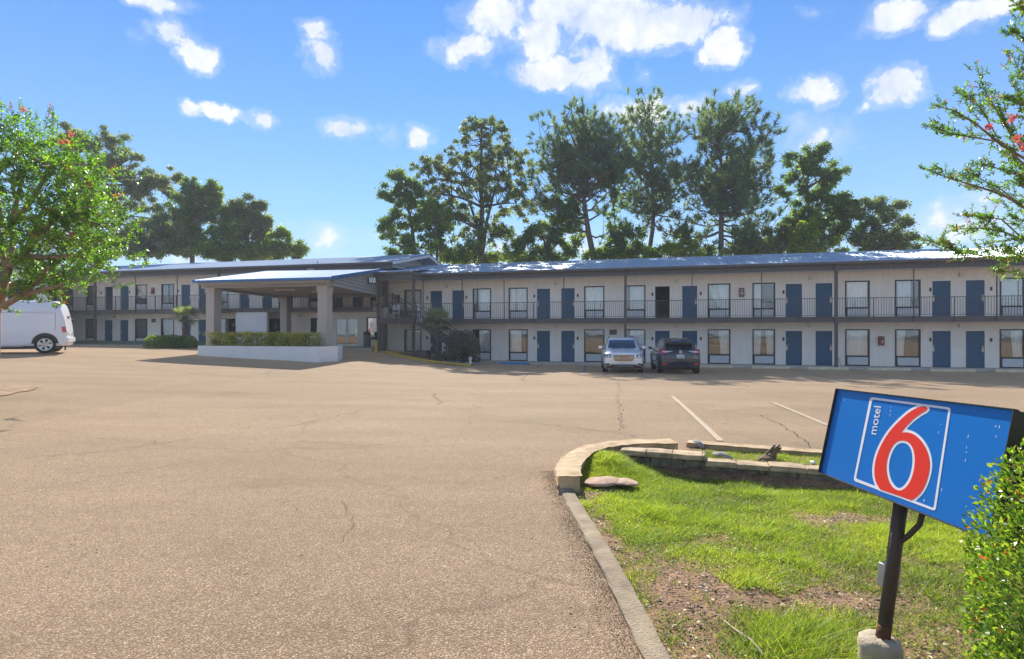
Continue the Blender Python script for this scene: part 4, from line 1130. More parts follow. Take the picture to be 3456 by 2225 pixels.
# entrance slab behind the yellow kerb
e0 = wloc(tS(1120), 2.9, 0)
m = MB(); q = [wloc(tS(1125, 3.2), 2.6, 0), wloc(tS(1262, 3.2), 3.6, 0), wloc(tS(1285), 0, 0), wloc(tS(1100), 0, 0)]
m.hexa([(p.x, p.y, .2) for p in q] + [(p.x, p.y, ZF + UP - .01) for p in q]); tag(m.build('entrance_pavement', MT['walk']), kind='structure')

# bollard
b = ground_at(1269, 1191.5); bo = empty('bollard', b, 0, 'yellow steel bollard at the corner of the entrance pavement', 'bollard')
MB().lathe([(.075, -.2), (.075, .70), (.062, .75), (.03, .775), (0, .78)], n=14).build('post', MT['yellow'], bo, True)
MB().lathe([(.0755, .52), (.079, .525), (.079, .60), (.0755, .605)], n=14).build('band', MT['yellow'], bo, True)

# litter bin by the entrance doors
p = wloc(tS(1240, .7), .75, ZF + UP - .01); tb = empty('litter_bin', p, -TH, 'dark litter bin with domed hood beside the glass entrance doors', 'litter bin')
MB().lathe([(.20, 0), (.25, .04), (.25, .80), (.22, .82)], n=16).build('bin_body', MT['greybin'], tb, True)
MB().lathe([(.27, .82), (.27, .86), (.24, .98), (.15, 1.08), (0, 1.11)], n=16).build('hood', MT['black'], tb, True)
MB().box(-.12, .12, -.275, -.2, .87, .97).build('opening', MT['hollowshade'], tb)

# left walkway, post kerb and far ground in front of the left wing
m = MB(); k0, k1, k2 = tS(150, 1.7), tS(735, 1.7), 0
m.hexa([wloc(k0, 2.6, -.2), wloc(k1, 2.6, -.2), wloc(k1, .02, -.2), wloc(k0, .02, -.2), wloc(k0, 2.6, zl + .02), wloc(k1, 2.6, zl + .02), wloc(k1, .35, zl + .30), wloc(k0, .35, zl + .30)])
tag(m.build('green_walkway', MT['green']), kind='structure')
m = MB(); m.hexa([wloc(k0, 3.0, -.2), wloc(k1, 3.0, -.2), wloc(k1, 2.62, -.2), wloc(k0, 2.62, -.2), wloc(k0, 3.0, zl + .06), wloc(k1, 3.0, zl + .06), wloc(k1, 2.62, zl + .06), wloc(k0, 2.62, zl + .06)])
tag(m.build('walkway_kerb', MT['concrete']), kind='structure')

# white block of the neighbouring building far left
wb = empty('gabled_building', at(90, 1115, 42), 0, 'plain white gabled building behind the flowering tree, far left', 'building')
o = wb.location


def wbp(px, py, d=0): q = at(px, py, 42) - o; return (q.x, q.y + d, q.z)


m = MB(); a = [wbp(-160, 1180), wbp(172, 1180), wbp(172, 925), wbp(40, 845), wbp(-160, 925)]; bk = [(x - 8.0, y + 8.5, z) for x, y, z in a]
m.add(a + bk, [(0, 1, 2, 3, 4), (9, 8, 7, 6, 5)] + [(i, 5 + i, 5 + (i + 1) % 5, (i + 1) % 5) for i in range(5)]); m.build('wall', MT['white'], wb)
m = MB(); e = Vector((0, -.35, 0))
for s, t in ((wbp(200, 912), wbp(40, 826)), (wbp(40, 826), wbp(-180, 918))):
    s, t = Vector(s) + e, Vector(t) + e; k = Vector((-8.4, 9.0, 0)); h = Vector((0, 0, .12)); m.hexa([s, t, t + k, s + k, s + h, t + h, t + k + h, s + k + h])
m.build('roof', MT['roof'], wb)
m = MB()
for s, t in ((wbp(202, 908), wbp(40, 821)), (wbp(40, 821), wbp(-182, 914))): m.bar(Vector(s) + e * 1.05, Vector(t) + e * 1.05, .06, .2)
m.build('rake_trim', MT['rooftrim'], wb)
m = MB(); vs = []
for i in range(13):
    f = i / 12; x0 = 28 + 84 * f; vs.append(wbp(x0, 1018, -.03)); vs.append(wbp(x0, 962 - 18 * math.sin(f * PI), -.03))
m.add(vs, [(2 * i, 2 * i + 2, 2 * i + 3, 2 * i + 1) for i in range(12)]); m.build('arch_shade_sheet', MT['hollowshade'], wb)  # flat dark sheet on the wall, painted for the shade inside the arch

# satellite dish on the gable end
ds = empty('satellite_dish', at(1418, 863, 43.9), 0, 'grey satellite dish on a short mast at the gable end of the left roof', 'satellite dish')
MB().tube([(0, 0, -.5), (0, 0, .25)], .03, 8).build('mast', MT['galv'], ds)
m = MB(); prof = [(0, .0), (.15, .012), (.3, .05), (.42, .11), (.44, .11), (.3, .03), (.15, -.01), (0, -.02)]
m.lathe([(r, h) for r, h in prof], n=24); m.build('dish', MT['ac'], ds, True, loc=(-.02, 0, .38), rot=(0, math.radians(28), 0)).scale = (1, .8, 1)
m = MB().tube([(.05, 0, .1), (.3, 0, .3), (.5, 0, .62)], .018, 6).box(.42, .6, -.06, .06, .58, .72); m.build('feed_arm', MT['galv'], ds)

# wheel stops
def wheel_stop(px0, px1, py, label, m='cream', group='concrete wheel stops along the ground floor walkway'):
    A, B = ground_at(px0, py), ground_at(px1, py + (px1 - px0) * .012)
    L = (B - A).length / 2; c = (A + B) / 2; rz = math.atan2(B.y - A.y, B.x - A.x)
    mb = MB(); n = 9; prof = [(-.09, 0), (-.09, .05), (-.055, .125), (.055, .125), (.09, .05), (.09, 0)]; r = random.Random(int(px0)); vs = []
    for i in range(n):
        x = -L + 2 * L * i / (n - 1)
        for y, zz in prof: vs.append((x + r.uniform(-.01, .01), y + r.uniform(-.008, .008), zz + (r.uniform(-.012, .006) if zz > 0 else -.05)))
    mb.add(vs, [(i * 6 + j, i * 6 + j + 1, (i + 1) * 6 + j + 1, (i + 1) * 6 + j) for i in range(n - 1) for j in range(5)] + [(0, 1, 2, 3, 4, 5), tuple(range((n - 1) * 6, n * 6))])
    return tag(mb.build('wheel_stop', MT[m], loc=(c.x, c.y, gz(c.x, c.y) + .01), rot=(0, 0, rz)), label, 'wheel stop', group)


wheel_stop(1684, 1787, 1229, 'bright blue wheel stop by the garden bed, below a window', 'blue')
wheel_stop(1996, 2075, 1232, 'cream wheel stop mostly hidden behind the silver car')
wheel_stop(2352, 2473, 1240, 'cream wheel stop just right of the dark blue car')
wheel_stop(2537, 2662, 1244, 'cream wheel stop in front of the second window right of the dark car')
wheel_stop(2726, 2862, 1247, 'cream wheel stop below the tall post with the leaning board')
wheel_stop(2927, 3071, 1250, 'cream wheel stop below the ground floor extinguisher cabinet')
wheel_stop(3137, 3289, 1254, 'cream wheel stop before the last pair of doors on the right')
wheel_stop(3357, 3500, 1256, 'cream wheel stop at the right edge of the photo')
b = ground_at(2834, 1243); lb = empty('marker_board', b, -TH, 'short cream board leaning against the tall post behind a wheel stop', 'board')
MB().box(-.09, .09, -.02, .02, -.03, .62).build('board', MT['cream'], lb, rot=(.1, -.14, 0)); MB().box(-.05, .05, -.03, -.021, .1, .14).build('batten', MT['cream'], lb, rot=(.1, -.14, 0))

# things on the stair landing
p = wloc(tS(1300, 2.0), 2.0, ZU); gb_ = empty('rubbish_bin', p, -TH, 'grey rubbish bin with black lid on the stair landing', 'bin')
MB().lathe([(.19, 0), (.22, .02), (.27, .82), (.25, .83)], n=14).build('bin_body', MT['galv'], gb_, True); MB().lathe([(.29, .80), (.29, .86), (.2, .93), (0, .95)], n=14).build('lid', MT['black'], gb_, True)
p = wloc(tS(1336, 2.2), 2.2, ZU); fc = empty('folding_chair', p, -TH + .4, 'folded chair with pale metal frame leaning on the stair landing', 'chair')
m = MB()
for s in (-.22, .22): m.tube([(s, -.2, 0), (s, .0, .5), (s, .12, .95)], .014, 6).tube([(s * .9, .25, 0), (s * .9, .02, .45), (s * .9, -.1, .62)], .014, 6)
m.build('chair_frame', MT['chrome'], fc); MB().box(-.2, .2, -.06, .16, .40, .43).build('seat', MT['ac'], fc, rot=(.5, 0, 0)); MB().box(-.2, .2, .05, .07, .6, .92).build('backrest', MT['ac'], fc)

# grey slatted cabinet and a black bin on the ground under the landing
p = wloc(tS(1428, 2.6), 2.9, ZF - .05); uc = empty('slatted_cabinet', p, -TH, 'grey slatted utility cabinet on the ground beside the palm', 'cabinet')
MB().box(-.42, .42, -.3, .3, 0, .74).build('cabinet_body', MT['greybin'], uc)
for i in range(11): MB().box(-.41 + i * .075, -.36 + i * .075, -.33, -.301, .03, .71).build('slat', MT['greybin'], uc)
MB().box(-.45, .45, -.34, .33, .741, .775).build('cabinet_lid', MT['taupe'], uc)
p = wloc(tS(1449, 2.2), 2.5, ZF - .05); kb = empty('waste_bin', p, -TH, 'black plastic bin between the slatted cabinet and the palm', 'bin')
MB().lathe([(.18, 0), (.2, .02), (.24, .68), (.26, .70)], n=14).build('bin_body', MT['black'], kb, True); MB().lathe([(.265, .70), (.26, .76), (0, .79)], n=14).build('lid', MT['black'], kb, True)
p = ground_at(1587, 1231); go = empty('garden_ornament', p + Vector((0, 0, .05)), 0, 'small white garden ornament at the end of the stone edging', 'ornament')
MB().lathe([(.14, 0), (.15, .06), (.1, .1), (.07, .2), (.12, .3), (.1, .4), (.05, .46), (0, .48)], n=12).build('figure', MT['white'], go, True); MB().lathe([(.16, -.1), (.17, 0), (.15, .01)], n=12).build('base', MT['grayrock'], go, True)

# ------------------------------------------------------------------ block wall in the grass island
rw = empty('block_wall', (WA.x, WA.y, 0), math.atan2(WD.y, WD.x), 'low stained concrete block wall with stepped cap stones behind the grass', 'retaining wall')
r_ = random.Random(4)


def stone(name, x0, x1, y0, y1, z0, z1, m, amp=.006, bv=.012):
    o = MB().box(x0, x1, y0, y1, z0, z1).build(name, MT[m], rw); bevel(o, bv, 2); roughen(o, amp, 1, r_.randint(0, 999)); return o


x = 0.0
while x < .98:
    L = r_.uniform(.30, .36); x1 = min(x + L, 1.0); stone('cap_stone', x + .003, x1 - .003, -.02, .24 + r_.uniform(-.01, .01), .058, .122 + r_.uniform(-.006, .004), 'cap'); x = x1
x = 1.0
while x < 7.4:
    L = r_.uniform(.32, .42); stone('cap_stone', x + .003, x + L - .003, -.02 + r_.uniform(-.008, .008), .22, -.005, .056 + r_.uniform(-.008, .004), 'cap'); x += L
for row, (z0, z1) in enumerate(((-.075, .054), (-.205, -.079), (-.335, -.209))):
    x = -.05 - row * .12
    while x < 7.4:
        L = r_.uniform(.36, .42)
        a, b = x + .005, x + L - .005
        if a < 1.0 or row > 0: stone('block', a, b, .0 + r_.uniform(-.008, .008), .2, z0 - (0 if a < 1 else .0), z1 if a < 1 or row > 0 else z1, 'block', .008, .014)
        elif row == 0: stone('block', a, b, .0 + r_.uniform(-.008, .008), .2, z0, -.008, 'block', .006, .012)
        x += L


def lump(name, p, sx, sy, sz, m, seed, label=None, cat=None, rz=0.0, parent=None):
    bm = bmesh.new(); bmesh.ops.create_icosphere(bm, subdivisions=3, radius=1); r = random.Random(seed)
    off = [Vector((r.uniform(-1, 1), r.uniform(-1, 1), r.uniform(-1, 1))).normalized() for _ in range(9)]; h = [r.uniform(.55, .95) for _ in range(9)]
    for v in bm.verts:
        for d, hh in zip(off, h):
            k = v.co.dot(d)
            if k > hh: v.co -= d * (k - hh) * .85
        v.co *= 1 + r.uniform(-.03, .03); v.co = Vector((v.co.x * sx, v.co.y * sy, v.co.z * sz))
    me = bpy.data.meshes.new(name); bm.to_mesh(me); bm.free(); me.materials.append(MT[m]); me.polygons.foreach_set('use_smooth', [True] * len(me.polygons))
    o = link(name, me, parent, p, (0, 0, rz))
    if label: tag(o, label, cat)
    return o


lump('rock', atz(2030, 1625, .0) + Vector((0, 0, .0)), .24, .17, .035, 'rock', 3, 'flat pinkish rock in the grass near the curved kerb, the left of two', 'rock', .3)
lump('rock', atz(2108, 1628, .0) + Vector((0, 0, .0)), .15, .15, .03, 'rock', 5, 'flat pinkish rock in the grass, right of its larger neighbour', 'rock', -.4)
for k, (a, b, w) in enumerate((((2335, 1494), (2372, 1508), .055), ((2410, 1534), (2470, 1550), .045))):
    A, B = atz(*a, .05), atz(*b, .06); o = MB().tube([A - A, (B - A) * .5 + Vector((0, 0, .02)), B - A], [w * .6, w, w * .5], 8).build('pipe_piece', MT['grayrock'], loc=A, smooth=True)
    tag(o, ('pale broken pipe at the gap between the two kerbs', 'pale broken pipe lying in grass behind the block wall cap')[k], 'pipe')
st = empty('tree_stump', atz(2590, 1555, .03), .4, 'splintered brown tree stump in the strip behind the block wall', 'stump')
m = MB()
for i in range(9):
    a = r_.uniform(-.5, .5); m.tube([(-.1 + r_.uniform(-.06, .06), r_.uniform(-.06, .06), -.03), (.02 + i * .012, r_.uniform(-.04, .04), .06), (.10 + i * .012 + a * .04, r_.uniform(-.05, .05), .12 + r_.uniform(-.04, .07))], [.05, .035, .008], 6)
m.build('splinters', MT['wood'], st)
m = MB().lathe([(.13, -.05), (.10, .03), (.06, .06), (0, .06)], n=12); m.build('root', MT['wood'], st, True)
pp = atz(2757 - 15, 1562, .06); o = lump('litter', pp, .035, .03, .025, 'white', 8, 'crumpled white and red litter on the cap stone by the sign', 'litter')

# ------------------------------------------------------------------ the blue sign on its leaning pole
SS = 1.26
EX = Vector((-.010, -.9992, .038)).normalized(); EZ = Vector((.226, .035, .973)); EZ = (EZ - EX * EZ.dot(EX)).normalized(); EN = EX.cross(EZ)
TLp = Vector((1.49 * SS, 2.59 * SS, CAMH - .27 * SS)); SW, SH = .928 * SS, .388 * SS
sign = empty('road_sign', (1.76, 2.68, .0), 0, 'leaning blue roadside sign with a big red 6 on a rusty pole', 'sign')
SM = Matrix(((EX.x, -EN.x, EZ.x), (EX.y, -EN.y, EZ.y), (EX.z, -EN.z, EZ.z))).to_4x4(); SM.translation = TLp - sign.location


def face_xy(px, py):
    d = at(px, py, 1.0) - Vector((0, 0, CAMH)); o = Vector((0, 0, CAMH)); t = (TLp - o).dot(EN) / d.dot(EN); q = o + d * t - TLp
    return (q.dot(EX), q.dot(EZ))


def sput(o): o.matrix_local = SM; return o


dp = .19; lip = .014
m = MB().box(0, SW, .02, dp, -SH, 0)
m.box(-.004, SW + .003, -.001, .02, 0, .004).box(-.004, SW + .003, -.001, .02, -SH - .004, -SH).box(-.004, 0, -.001, .02, -SH, 0).box(SW, SW + .003, -.001, .02, -SH, 0)
cabn = sput(m.build('cabinet', MT['signcab'], sign))
face = sput(MB().box(.001, SW - .001, lip, .019, -SH + .001, -.001).build('sign_face', MT['signface'], sign))
ZX = lambda x, y: face_xy(2800 + x * .32475, 1300 + y * .32475)
six = [(985, 230), (965, 214), (935, 215), (880, 230), (800, 275), (720, 345), (640, 425), (580, 500), (530, 580), (485, 670), (455, 760), (440, 850), (440, 930), (455, 1000), (480, 1050), (500, 1078), (825, 1190), (870, 1160), (925, 1105), (965, 1030), (995, 940), (1012, 850), (1010, 770), (990, 690), (955, 615), (905, 550), (850, 505), (790, 485), (740, 485), (716, 492), (745, 450), (790, 400), (850, 340), (920, 290), (970, 262), (986, 246)]
six_out = [(1008, 232), (1000, 208), (965, 193), (925, 195), (870, 208), (786, 254), (703, 326), (622, 408), (560, 486), (509, 568), (463, 660), (432, 754), (416, 848), (416, 932), (432, 1006), (458, 1060), (480, 1090), (838, 1215), (884, 1180), (943, 1120), (986, 1040), (1018, 946), (1036, 852), (1034, 766), (1013, 682), (976, 602), (923, 534), (862, 484), (800, 460), (768, 455), (806, 410), (863, 360), (930, 310), (985, 282), (1008, 256)]
ring = [(730, 566), (786, 580), (832, 632), (856, 712), (858, 802), (846, 890), (820, 975), (780, 1043), (733, 1083), (690, 1092), (636, 1066), (594, 1003), (572, 936), (562, 852), (572, 764), (598, 680), (637, 612), (682, 575)]
hole6 = [(730, 592), (780, 605), (815, 650), (832, 720), (833, 800), (821, 882), (796, 962), (760, 1022), (722, 1058), (690, 1066), (652, 1045), (616, 990), (596, 930), (586, 852), (596, 770), (621, 692), (655, 632), (692, 602)]


def smooth_poly(P, it=1, closed=True):
    for _ in range(it):
        Q = []
        for i in range(len(P)):
            a, b = Vector(P[i]), Vector(P[(i + 1) % len(P)])
            if (b - a).length > 200: Q += [tuple(a), tuple(b)]
            else: Q += [tuple(a * .75 + b * .25), tuple(a * .25 + b * .75)]
        P = Q
    return P


def flat(name, outer, holes, y, mt, th=.0012):
    V, F = tri_area([ZX(*p) for p in outer], [[ZX(*p) for p in h] for h in holes], [])
    n = len(V); vs = [(a, y, b) for a, b in V] + [(a, y + th, b) for a, b in V]
    fs = [tuple(f) for f in F]
    edges = {}
    for f in F:
        for i in range(3):
            e = (f[i], f[(i + 1) % 3]); k = tuple(sorted(e)); edges[k] = None if k in edges else e
    fs += [(e[0], e[1], e[1] + n, e[0] + n) for e in edges.values() if e]
    return sput(MB().add(vs, fs).build(name, MT[mt], sign))


S2 = lambda P: smooth_poly(P, 1)
flat('numeral_outline', S2(six_out), [S2(hole6)], lip - .0012, 'signwhite')
flat('numeral', S2(six), [S2(ring)], lip - .0025, 'signred')


def rrect(c, r):
    P = []
    for i in range(4):
        p, a, b = Vector(c[i]), Vector(c[i - 1]), Vector(c[(i + 1) % 4]); u = (a - p).normalized() * r; v = (b - p).normalized() * r
        for k in range(6):
            f = k / 5; P.append(tuple((p + u) * (1 - f) ** 2 + p * 2 * f * (1 - f) + (p + v) * f * f))
    return P


flat('sign_border', rrect([(397, 118), (1230, 228), (1068, 1304), (222, 988)], 34), [rrect([(419, 143), (1205, 247), (1050, 1272), (247, 966)], 22)], lip - .0014, 'signwhite')
# the word: letters turned a quarter to the left, reading upwards
p0, p1 = Vector(face_xy(2800 + 440 * .32475, 1300 + 505 * .32475)), Vector(face_xy(2800 + 500 * .32475, 1300 + 208 * .32475))
tmesh = text_mesh('word', 'motel', .105, MT['signwhite'], .0006, 1.0)
tb_ = np.array([v.co for v in tmesh.vertices]); tw = tb_[:, 0].max() - tb_[:, 0].min(); hh = tb_[:, 1].max() - tb_[:, 1].min()
wo_ = link('word', tmesh, sign)
q0, q1 = Vector(ZX(452, 505)), Vector(ZX(505, 213)); ax = (q1 - q0); sc = ax.length / tw; ax.normalize()
qc = (Vector(ZX(405, 505)) + Vector(ZX(452, 505)) + Vector(ZX(445, 215)) + Vector(ZX(506, 213))) / 4
ux = Vector((ax.x, 0, ax.y)); uz = Vector((-ax.y, 0, ax.x)); uy = Vector((0, -1, 0))
sc2 = .056 / hh * 1.0
LM = Matrix(((ux.x * sc, uz.x * sc2, uy.x), (ux.y * sc, uz.y * sc2, uy.y), (ux.z * sc, uz.z * sc2, uy.z))).to_4x4(); LM.translation = Vector((qc.x, lip - .0012, qc.y))
wo_.matrix_local = SM @ LM
rm = text_mesh('registered_mark', 'R', .016, MT['signwhite'], .0005); rmo = link('registered_mark', rm, sign); q = ZX(952, 1195); RM = Matrix(((1, 0, 0), (0, 0, -1), (0, 1, 0))).to_4x4(); RM.translation = Vector((q[0], lip - .001, q[1])); rmo.matrix_local = SM @ RM
# chips in the paint
m = MB()
for (px, py) in [(128, 150), (85, 180), (605, 260), (598, 305), (612, 220), (1122, 400), (1100, 485), (1405, 528), (1388, 640), (1386, 690), (1376, 775), (1695, 525), (1130, 1080), (1727, 425), (45, 298), (80, 315), (1690, 420)]:
    q = ZX(px, py); a, b = r_.uniform(.0007, .0016), r_.uniform(.0015, .006); m.box(q[0] - a, q[0] + a, lip - .0006, lip - .0001, q[1] - b, q[1] + b)
sput(m.build('paint_chip', MT['signwhite'], sign))
# screws on the end of the cabinet
m = MB(); m.box(SW + .0001, SW + .004, .06, .068, -.1, -.092).box(SW + .0001, SW + .004, .06, .068, -SH + .1, -SH + .108); sput(m.build('screw', MT['galv'], sign))
P0, P1 = Vector((1.762, 2.68, .10)), Vector((1.855, 2.67, .86)); sl = sign.location
MB().tube([P0 - sl, P0.lerp(P1, .5) - sl, P1 - sl], .0300, 16).build('pole', MT['pole'], sign, True)
MB().tube([P0 - sl + Vector((0, 0, .02)), P0.lerp(P1, .13) - sl], .0312, 16).build('rust_collar', MT['rust'], sign, True)
b0 = P0.lerp(P1, .63); bp = [b0 - sl, b0 - sl + Vector((.035, -.04, .06)), b0 - sl + Vector((.055, -.085, .13)), b0 - sl + Vector((.06, -.10, .20))]
MB().tube(bp, .0125, 10).build('brace', MT['pole'], sign, True)
jb = P0.lerp(P1, .40) - sl
o = MB().box(-.05, .055, -.022, .022, -.055, .055).build('junction_box', MT['galv'], sign, loc=jb + Vector((.03, .058, .01)), rot=(0, .12, .35)); bevel(o, .004, 1)
MB().tube([jb + Vector((.03, .06, -.04)), jb + Vector((.01, .06, -.3)), jb + Vector((-.01, .05, -.42))], .009, 8).build('conduit', MT['pole'], sign, True)
m = MB(); n = 22; rr = random.Random(2); rows = [(.098, -.12), (.104, .0), (.101, .06), (.106, .10), (.098, .128), (.07, .14), (.034, .142), (0, .141)]
for r0, z0 in rows:
    for j in range(n):
        a = 2 * PI * j / n; q = r0 + (rr.uniform(-.007, .007) if r0 > 0 else 0); m.v.append((q * math.cos(a), q * math.sin(a), z0 + (rr.uniform(-.006, .006) if r0 > 0 else 0)))
for i in range(len(rows) - 1):
    for j in range(n): m.f.append((i * n + j, i * n + (j + 1) % n, (i + 1) * n + (j + 1) % n, (i + 1) * n + j)); m.m.append(0)
m.build('concrete_base', MT['concrete'], sign, True, loc=(-.012, .0, 0)).scale = (.9, .9, 1)


# ------------------------------------------------------------------ foliage
def unit(a): return a / np.maximum(np.linalg.norm(a, axis=-1, keepdims=True), 1e-9)


def rdir(n): return unit(rng.normal(size=(n, 3)))


def leaf_mesh(name, c, d, nrm, L, Wd, mats, midx, fold=.25):
    """one folded four-cornered leaf at each centre"""
    d = unit(d); s = unit(np.cross(d, nrm)); up = np.cross(s, d); n = len(c)
    L = np.broadcast_to(L, (n,))[:, None]; Wd = np.broadcast_to(Wd, (n,))[:, None]
    v = np.stack([c - d * L / 2, c + s * Wd / 2 + up * Wd * fold + d * L * .06, c + d * L / 2, c - s * Wd / 2 + up * Wd * fold + d * L * .06], 1).reshape(-1, 3)
    f = np.arange(4 * n).reshape(n, 4)
    return npmesh(name, v, f, 4, mats, midx)


def blade_mesh(name, base, tip, side, Wd, mats, midx):
    n = len(base); Wd = np.broadcast_to(Wd, (n,))[:, None]; s = unit(side)
    v = np.stack([base - s * Wd / 2, base + s * Wd / 2, tip], 1).reshape(-1, 3)
    return npmesh(name, v, np.arange(3 * n).reshape(n, 3), 3, mats, midx)


def limb_path(a, b, bend=.12, n=5, r=random):
    a, b = Vector(a), Vector(b); L = (b - a).length; o = Vector((r.uniform(-1, 1), r.uniform(-1, 1), r.uniform(-.4, .8))) * L * bend
    return [a.lerp(b, i / n) + o * math.sin(i / n * PI) for i in range(n + 1)]


def tree(name, label, cat, base_px, Y, lobes, kind, leaf, nleaf, trunk_r, trunk_path=None, seed=0, clump=(.55, 1.1), nclump=None, bark='bark', group=None, depth=1.0, forks=None, dens=1.0, weep=0.0, split=True):
    """trunk with limbs, and a crown of leaves gathered in uneven clumps; lobes are (photo x, photo y, half width, half height)"""
    r = random.Random(seed); g = np.random.default_rng(seed)
    k = Y / FPX; b = at(base_px[0], base_px[1], Y); b.z = gz(b.x, b.y) - .1
    root = empty(name, b, 0, label, cat, group)
    C = []; R = []
    if split:
        fine_l = []
        for (px, py, rx, ry) in lobes:
            fine_l.append((px, py, rx * .74, ry * .74))
            for _ in range(6):
                a_ = r.uniform(0, 2 * PI); q_ = r.uniform(.25, .95) ** .6 * .85; f_ = r.uniform(.30, .55); fine_l.append((px + rx * q_ * math.cos(a_), py + ry * q_ * math.sin(a_), max(12, rx * f_), max(9, ry * f_)))
        lobes_c = fine_l
    else: lobes_c = lobes
    area = sum(l[2] * l[3] for l in lobes_c)
    nclump = nclump or int(95 * dens)
    for (px, py, rx, ry) in lobes_c:
        q = at(px, py, Y); n = max(2, int(nclump * rx * ry / area))
        u = unit(g.normal(size=(n, 3))) * (g.uniform(0, 1, (n, 1)) ** .36)
        C.append(np.array(q) + u * np.array([rx * k, min(rx, ry) * k * depth, ry * k]))
        R.append(g.uniform(*clump, n))
    C = np.concatenate(C); R = np.concatenate(R)
    # limbs
    m = MB(); top = at(trunk_path[-1][0], trunk_path[-1][1], Y) if trunk_path else at(lobes[0][0], lobes[0][1], Y)
    tp = [Vector(b)] + [at(p[0], p[1], Y + (p[2] if len(p) > 2 else 0)) for p in (trunk_path or [])] + ([] if trunk_path else [b.lerp(top, .5), top])
    nt = len(tp); m.tube([p - b for p in tp], [trunk_r * (1 - .8 * i / (nt - 1)) for i in range(nt)], 8)
    for fk in (forks or []):
        q = [at(p[0], p[1], Y + (p[2] if len(p) > 2 else 0)) for p in fk[0]]; m.tube([p - b for p in q], [fk[1] * (1 - .8 * i / (len(q) - 1)) for i in range(len(q))], 7)
    for (px, py, rx, ry) in lobes:
        q = at(px, py, Y)
        # leave the trunk at the nearest point below the lobe
        s = min(tp[1:], key=lambda p: (p - q).length + (3 if p.z > q.z else 0)) if nt > 1 else b
        pth = limb_path(s, q + Vector((0, r.uniform(-1, 1), 0)), .1, 5, r); m.tube([p - b for p in pth], [trunk_r * .38 * (1 - .75 * i / 5) for i in range(6)], 6)
        near = [c for c in C if abs(c[0] - q.x) < rx * k and abs(c[2] - q.z) < ry * k]
        for c in near[:14]:
            s2 = pth[r.randint(2, 5)]; p2 = limb_path(s2, Vector(c), .12, 3, r); m.tube([p - b for p in p2], [trunk_r * .14, trunk_r * .10, trunk_r * .06, .012], 4, False)
    m.build('trunk', MT[bark], root, True)
    w = R ** 2; w = w / w.sum(); idx = g.choice(len(C), nleaf, p=w)
    off = g.normal(size=(nleaf, 3)) * .42; off[:, 2] *= .75
    c = C[idx] + off * R[idx][:, None] * .85
    if weep: c[:, 2] -= weep * np.abs(off[:, 0])
    d = unit(g.normal(size=(nleaf, 3)) + np.array([0, 0, -.25])); nn = unit(g.normal(size=(nleaf, 3)) * .8 + np.array([0, 0, 1.0]))
    bias = g.uniform(0, 1, len(C))[idx] * .65 + g.uniform(0, 1, nleaf) * .5
    mi = np.where(bias > .82, 2, np.where(bias > .42, 1, 0))
    me = leaf_mesh('crown', c - np.array(b), d, nn, g.uniform(.7, 1.3, nleaf) * leaf, g.uniform(.7, 1.2, nleaf) * leaf * .62, LEAF[kind], mi)
    link('crown', me, root)
    return root


def pine(label, base_px, Y, trunk, branches, seed=0, ntuft=900, tr=.30, tuft=.62, group='tall pines behind the motel', lobes=()):
    """a tall pine: bare leaning trunk, limbs that rise outwards, tufts of long needles at their ends; branches (start fraction, end px, end py)"""
    r = random.Random(seed); g = np.random.default_rng(seed)
    b = at(base_px[0], base_px[1], Y); b.z = gz(b.x, b.y) - .1; root = empty('pine_tree', b, 0, label, 'pine tree', group)
    tp = [Vector(b)] + [at(p[0], p[1], Y) for p in trunk]; nt = len(tp); m = MB()
    m.tube([p - b for p in tp], [tr * (1 - .86 * (i / (nt - 1)) ** 1.2) for i in range(nt)], 9)
    pts = []; dirs = []
    def on_trunk(f):
        s = f * (nt - 1); i = min(int(s), nt - 2); return tp[i].lerp(tp[i + 1], s - i)
    for (f, ex, ey) in branches:
        a = on_trunk(f); e = at(ex, ey, Y + r.uniform(-2.6, 2.6)); L = (e - a).length
        pth = [a.lerp(e, i / 6) + Vector((0, 0, -1)) * L * .10 * math.sin(i / 6 * PI) + Vector((r.uniform(-1, 1), r.uniform(-1, 1), r.uniform(-1, 1))) * L * .025 for i in range(7)]
        m.tube([p - b for p in pth], [tr * .34 * (1 - .8 * i / 6) for i in range(7)], 6)
        for _ in range(int(3 + min(L, 4.5) * 1.7)):
            i = r.choice((2, 3, 4, 4, 5, 5, 6, 6)); s = pth[i]; e2 = s + Vector((r.gauss(0, .75), r.gauss(0, .75), r.gauss(.35, .55))); m.tube([s - b, s.lerp(e2, .5) - b + Vector((0, 0, -.06)), e2 - b], [.03, .02, .01], 4, False)
            dd = (e2 - s).normalized(); pts.append(e2); dirs.append(dd)
            for _k in range(r.randint(0, 2)):
                pts.append(e2 + Vector((r.gauss(0, .38), r.gauss(0, .38), r.gauss(.1, .3)))); dirs.append((dd + Vector((r.gauss(0, .4), r.gauss(0, .4), .5))).normalized())
    m.build('trunk', MT['pinebark'], root, True)
    P = np.array([tuple(p) for p in pts]); D = np.array([tuple(d) for d in dirs]); D[:, 2] += .55; D = unit(D)
    nn = 34; T = len(P); idx = np.repeat(np.arange(T), nn); nd = unit(D[idx] * .75 + g.normal(size=(T * nn, 3)) * .62)
    base = P[idx] + D[idx] * g.uniform(-.22, .22, (T * nn, 1)); tip = base + nd * g.uniform(.55, 1.0, (T * nn, 1)) * tuft * g.uniform(.7, 1.2, T)[idx][:, None]
    bias = g.uniform(0, 1, T)[idx] * .6 + g.uniform(0, 1, T * nn) * .5; mi = np.where(bias > .82, 2, np.where(bias > .45, 1, 0))
    me = blade_mesh('needles', base - np.array(b), tip - np.array(b), np.cross(nd, g.normal(size=nd.shape)), .062, LEAF['pine'], mi); link('needles', me, root)
    return root


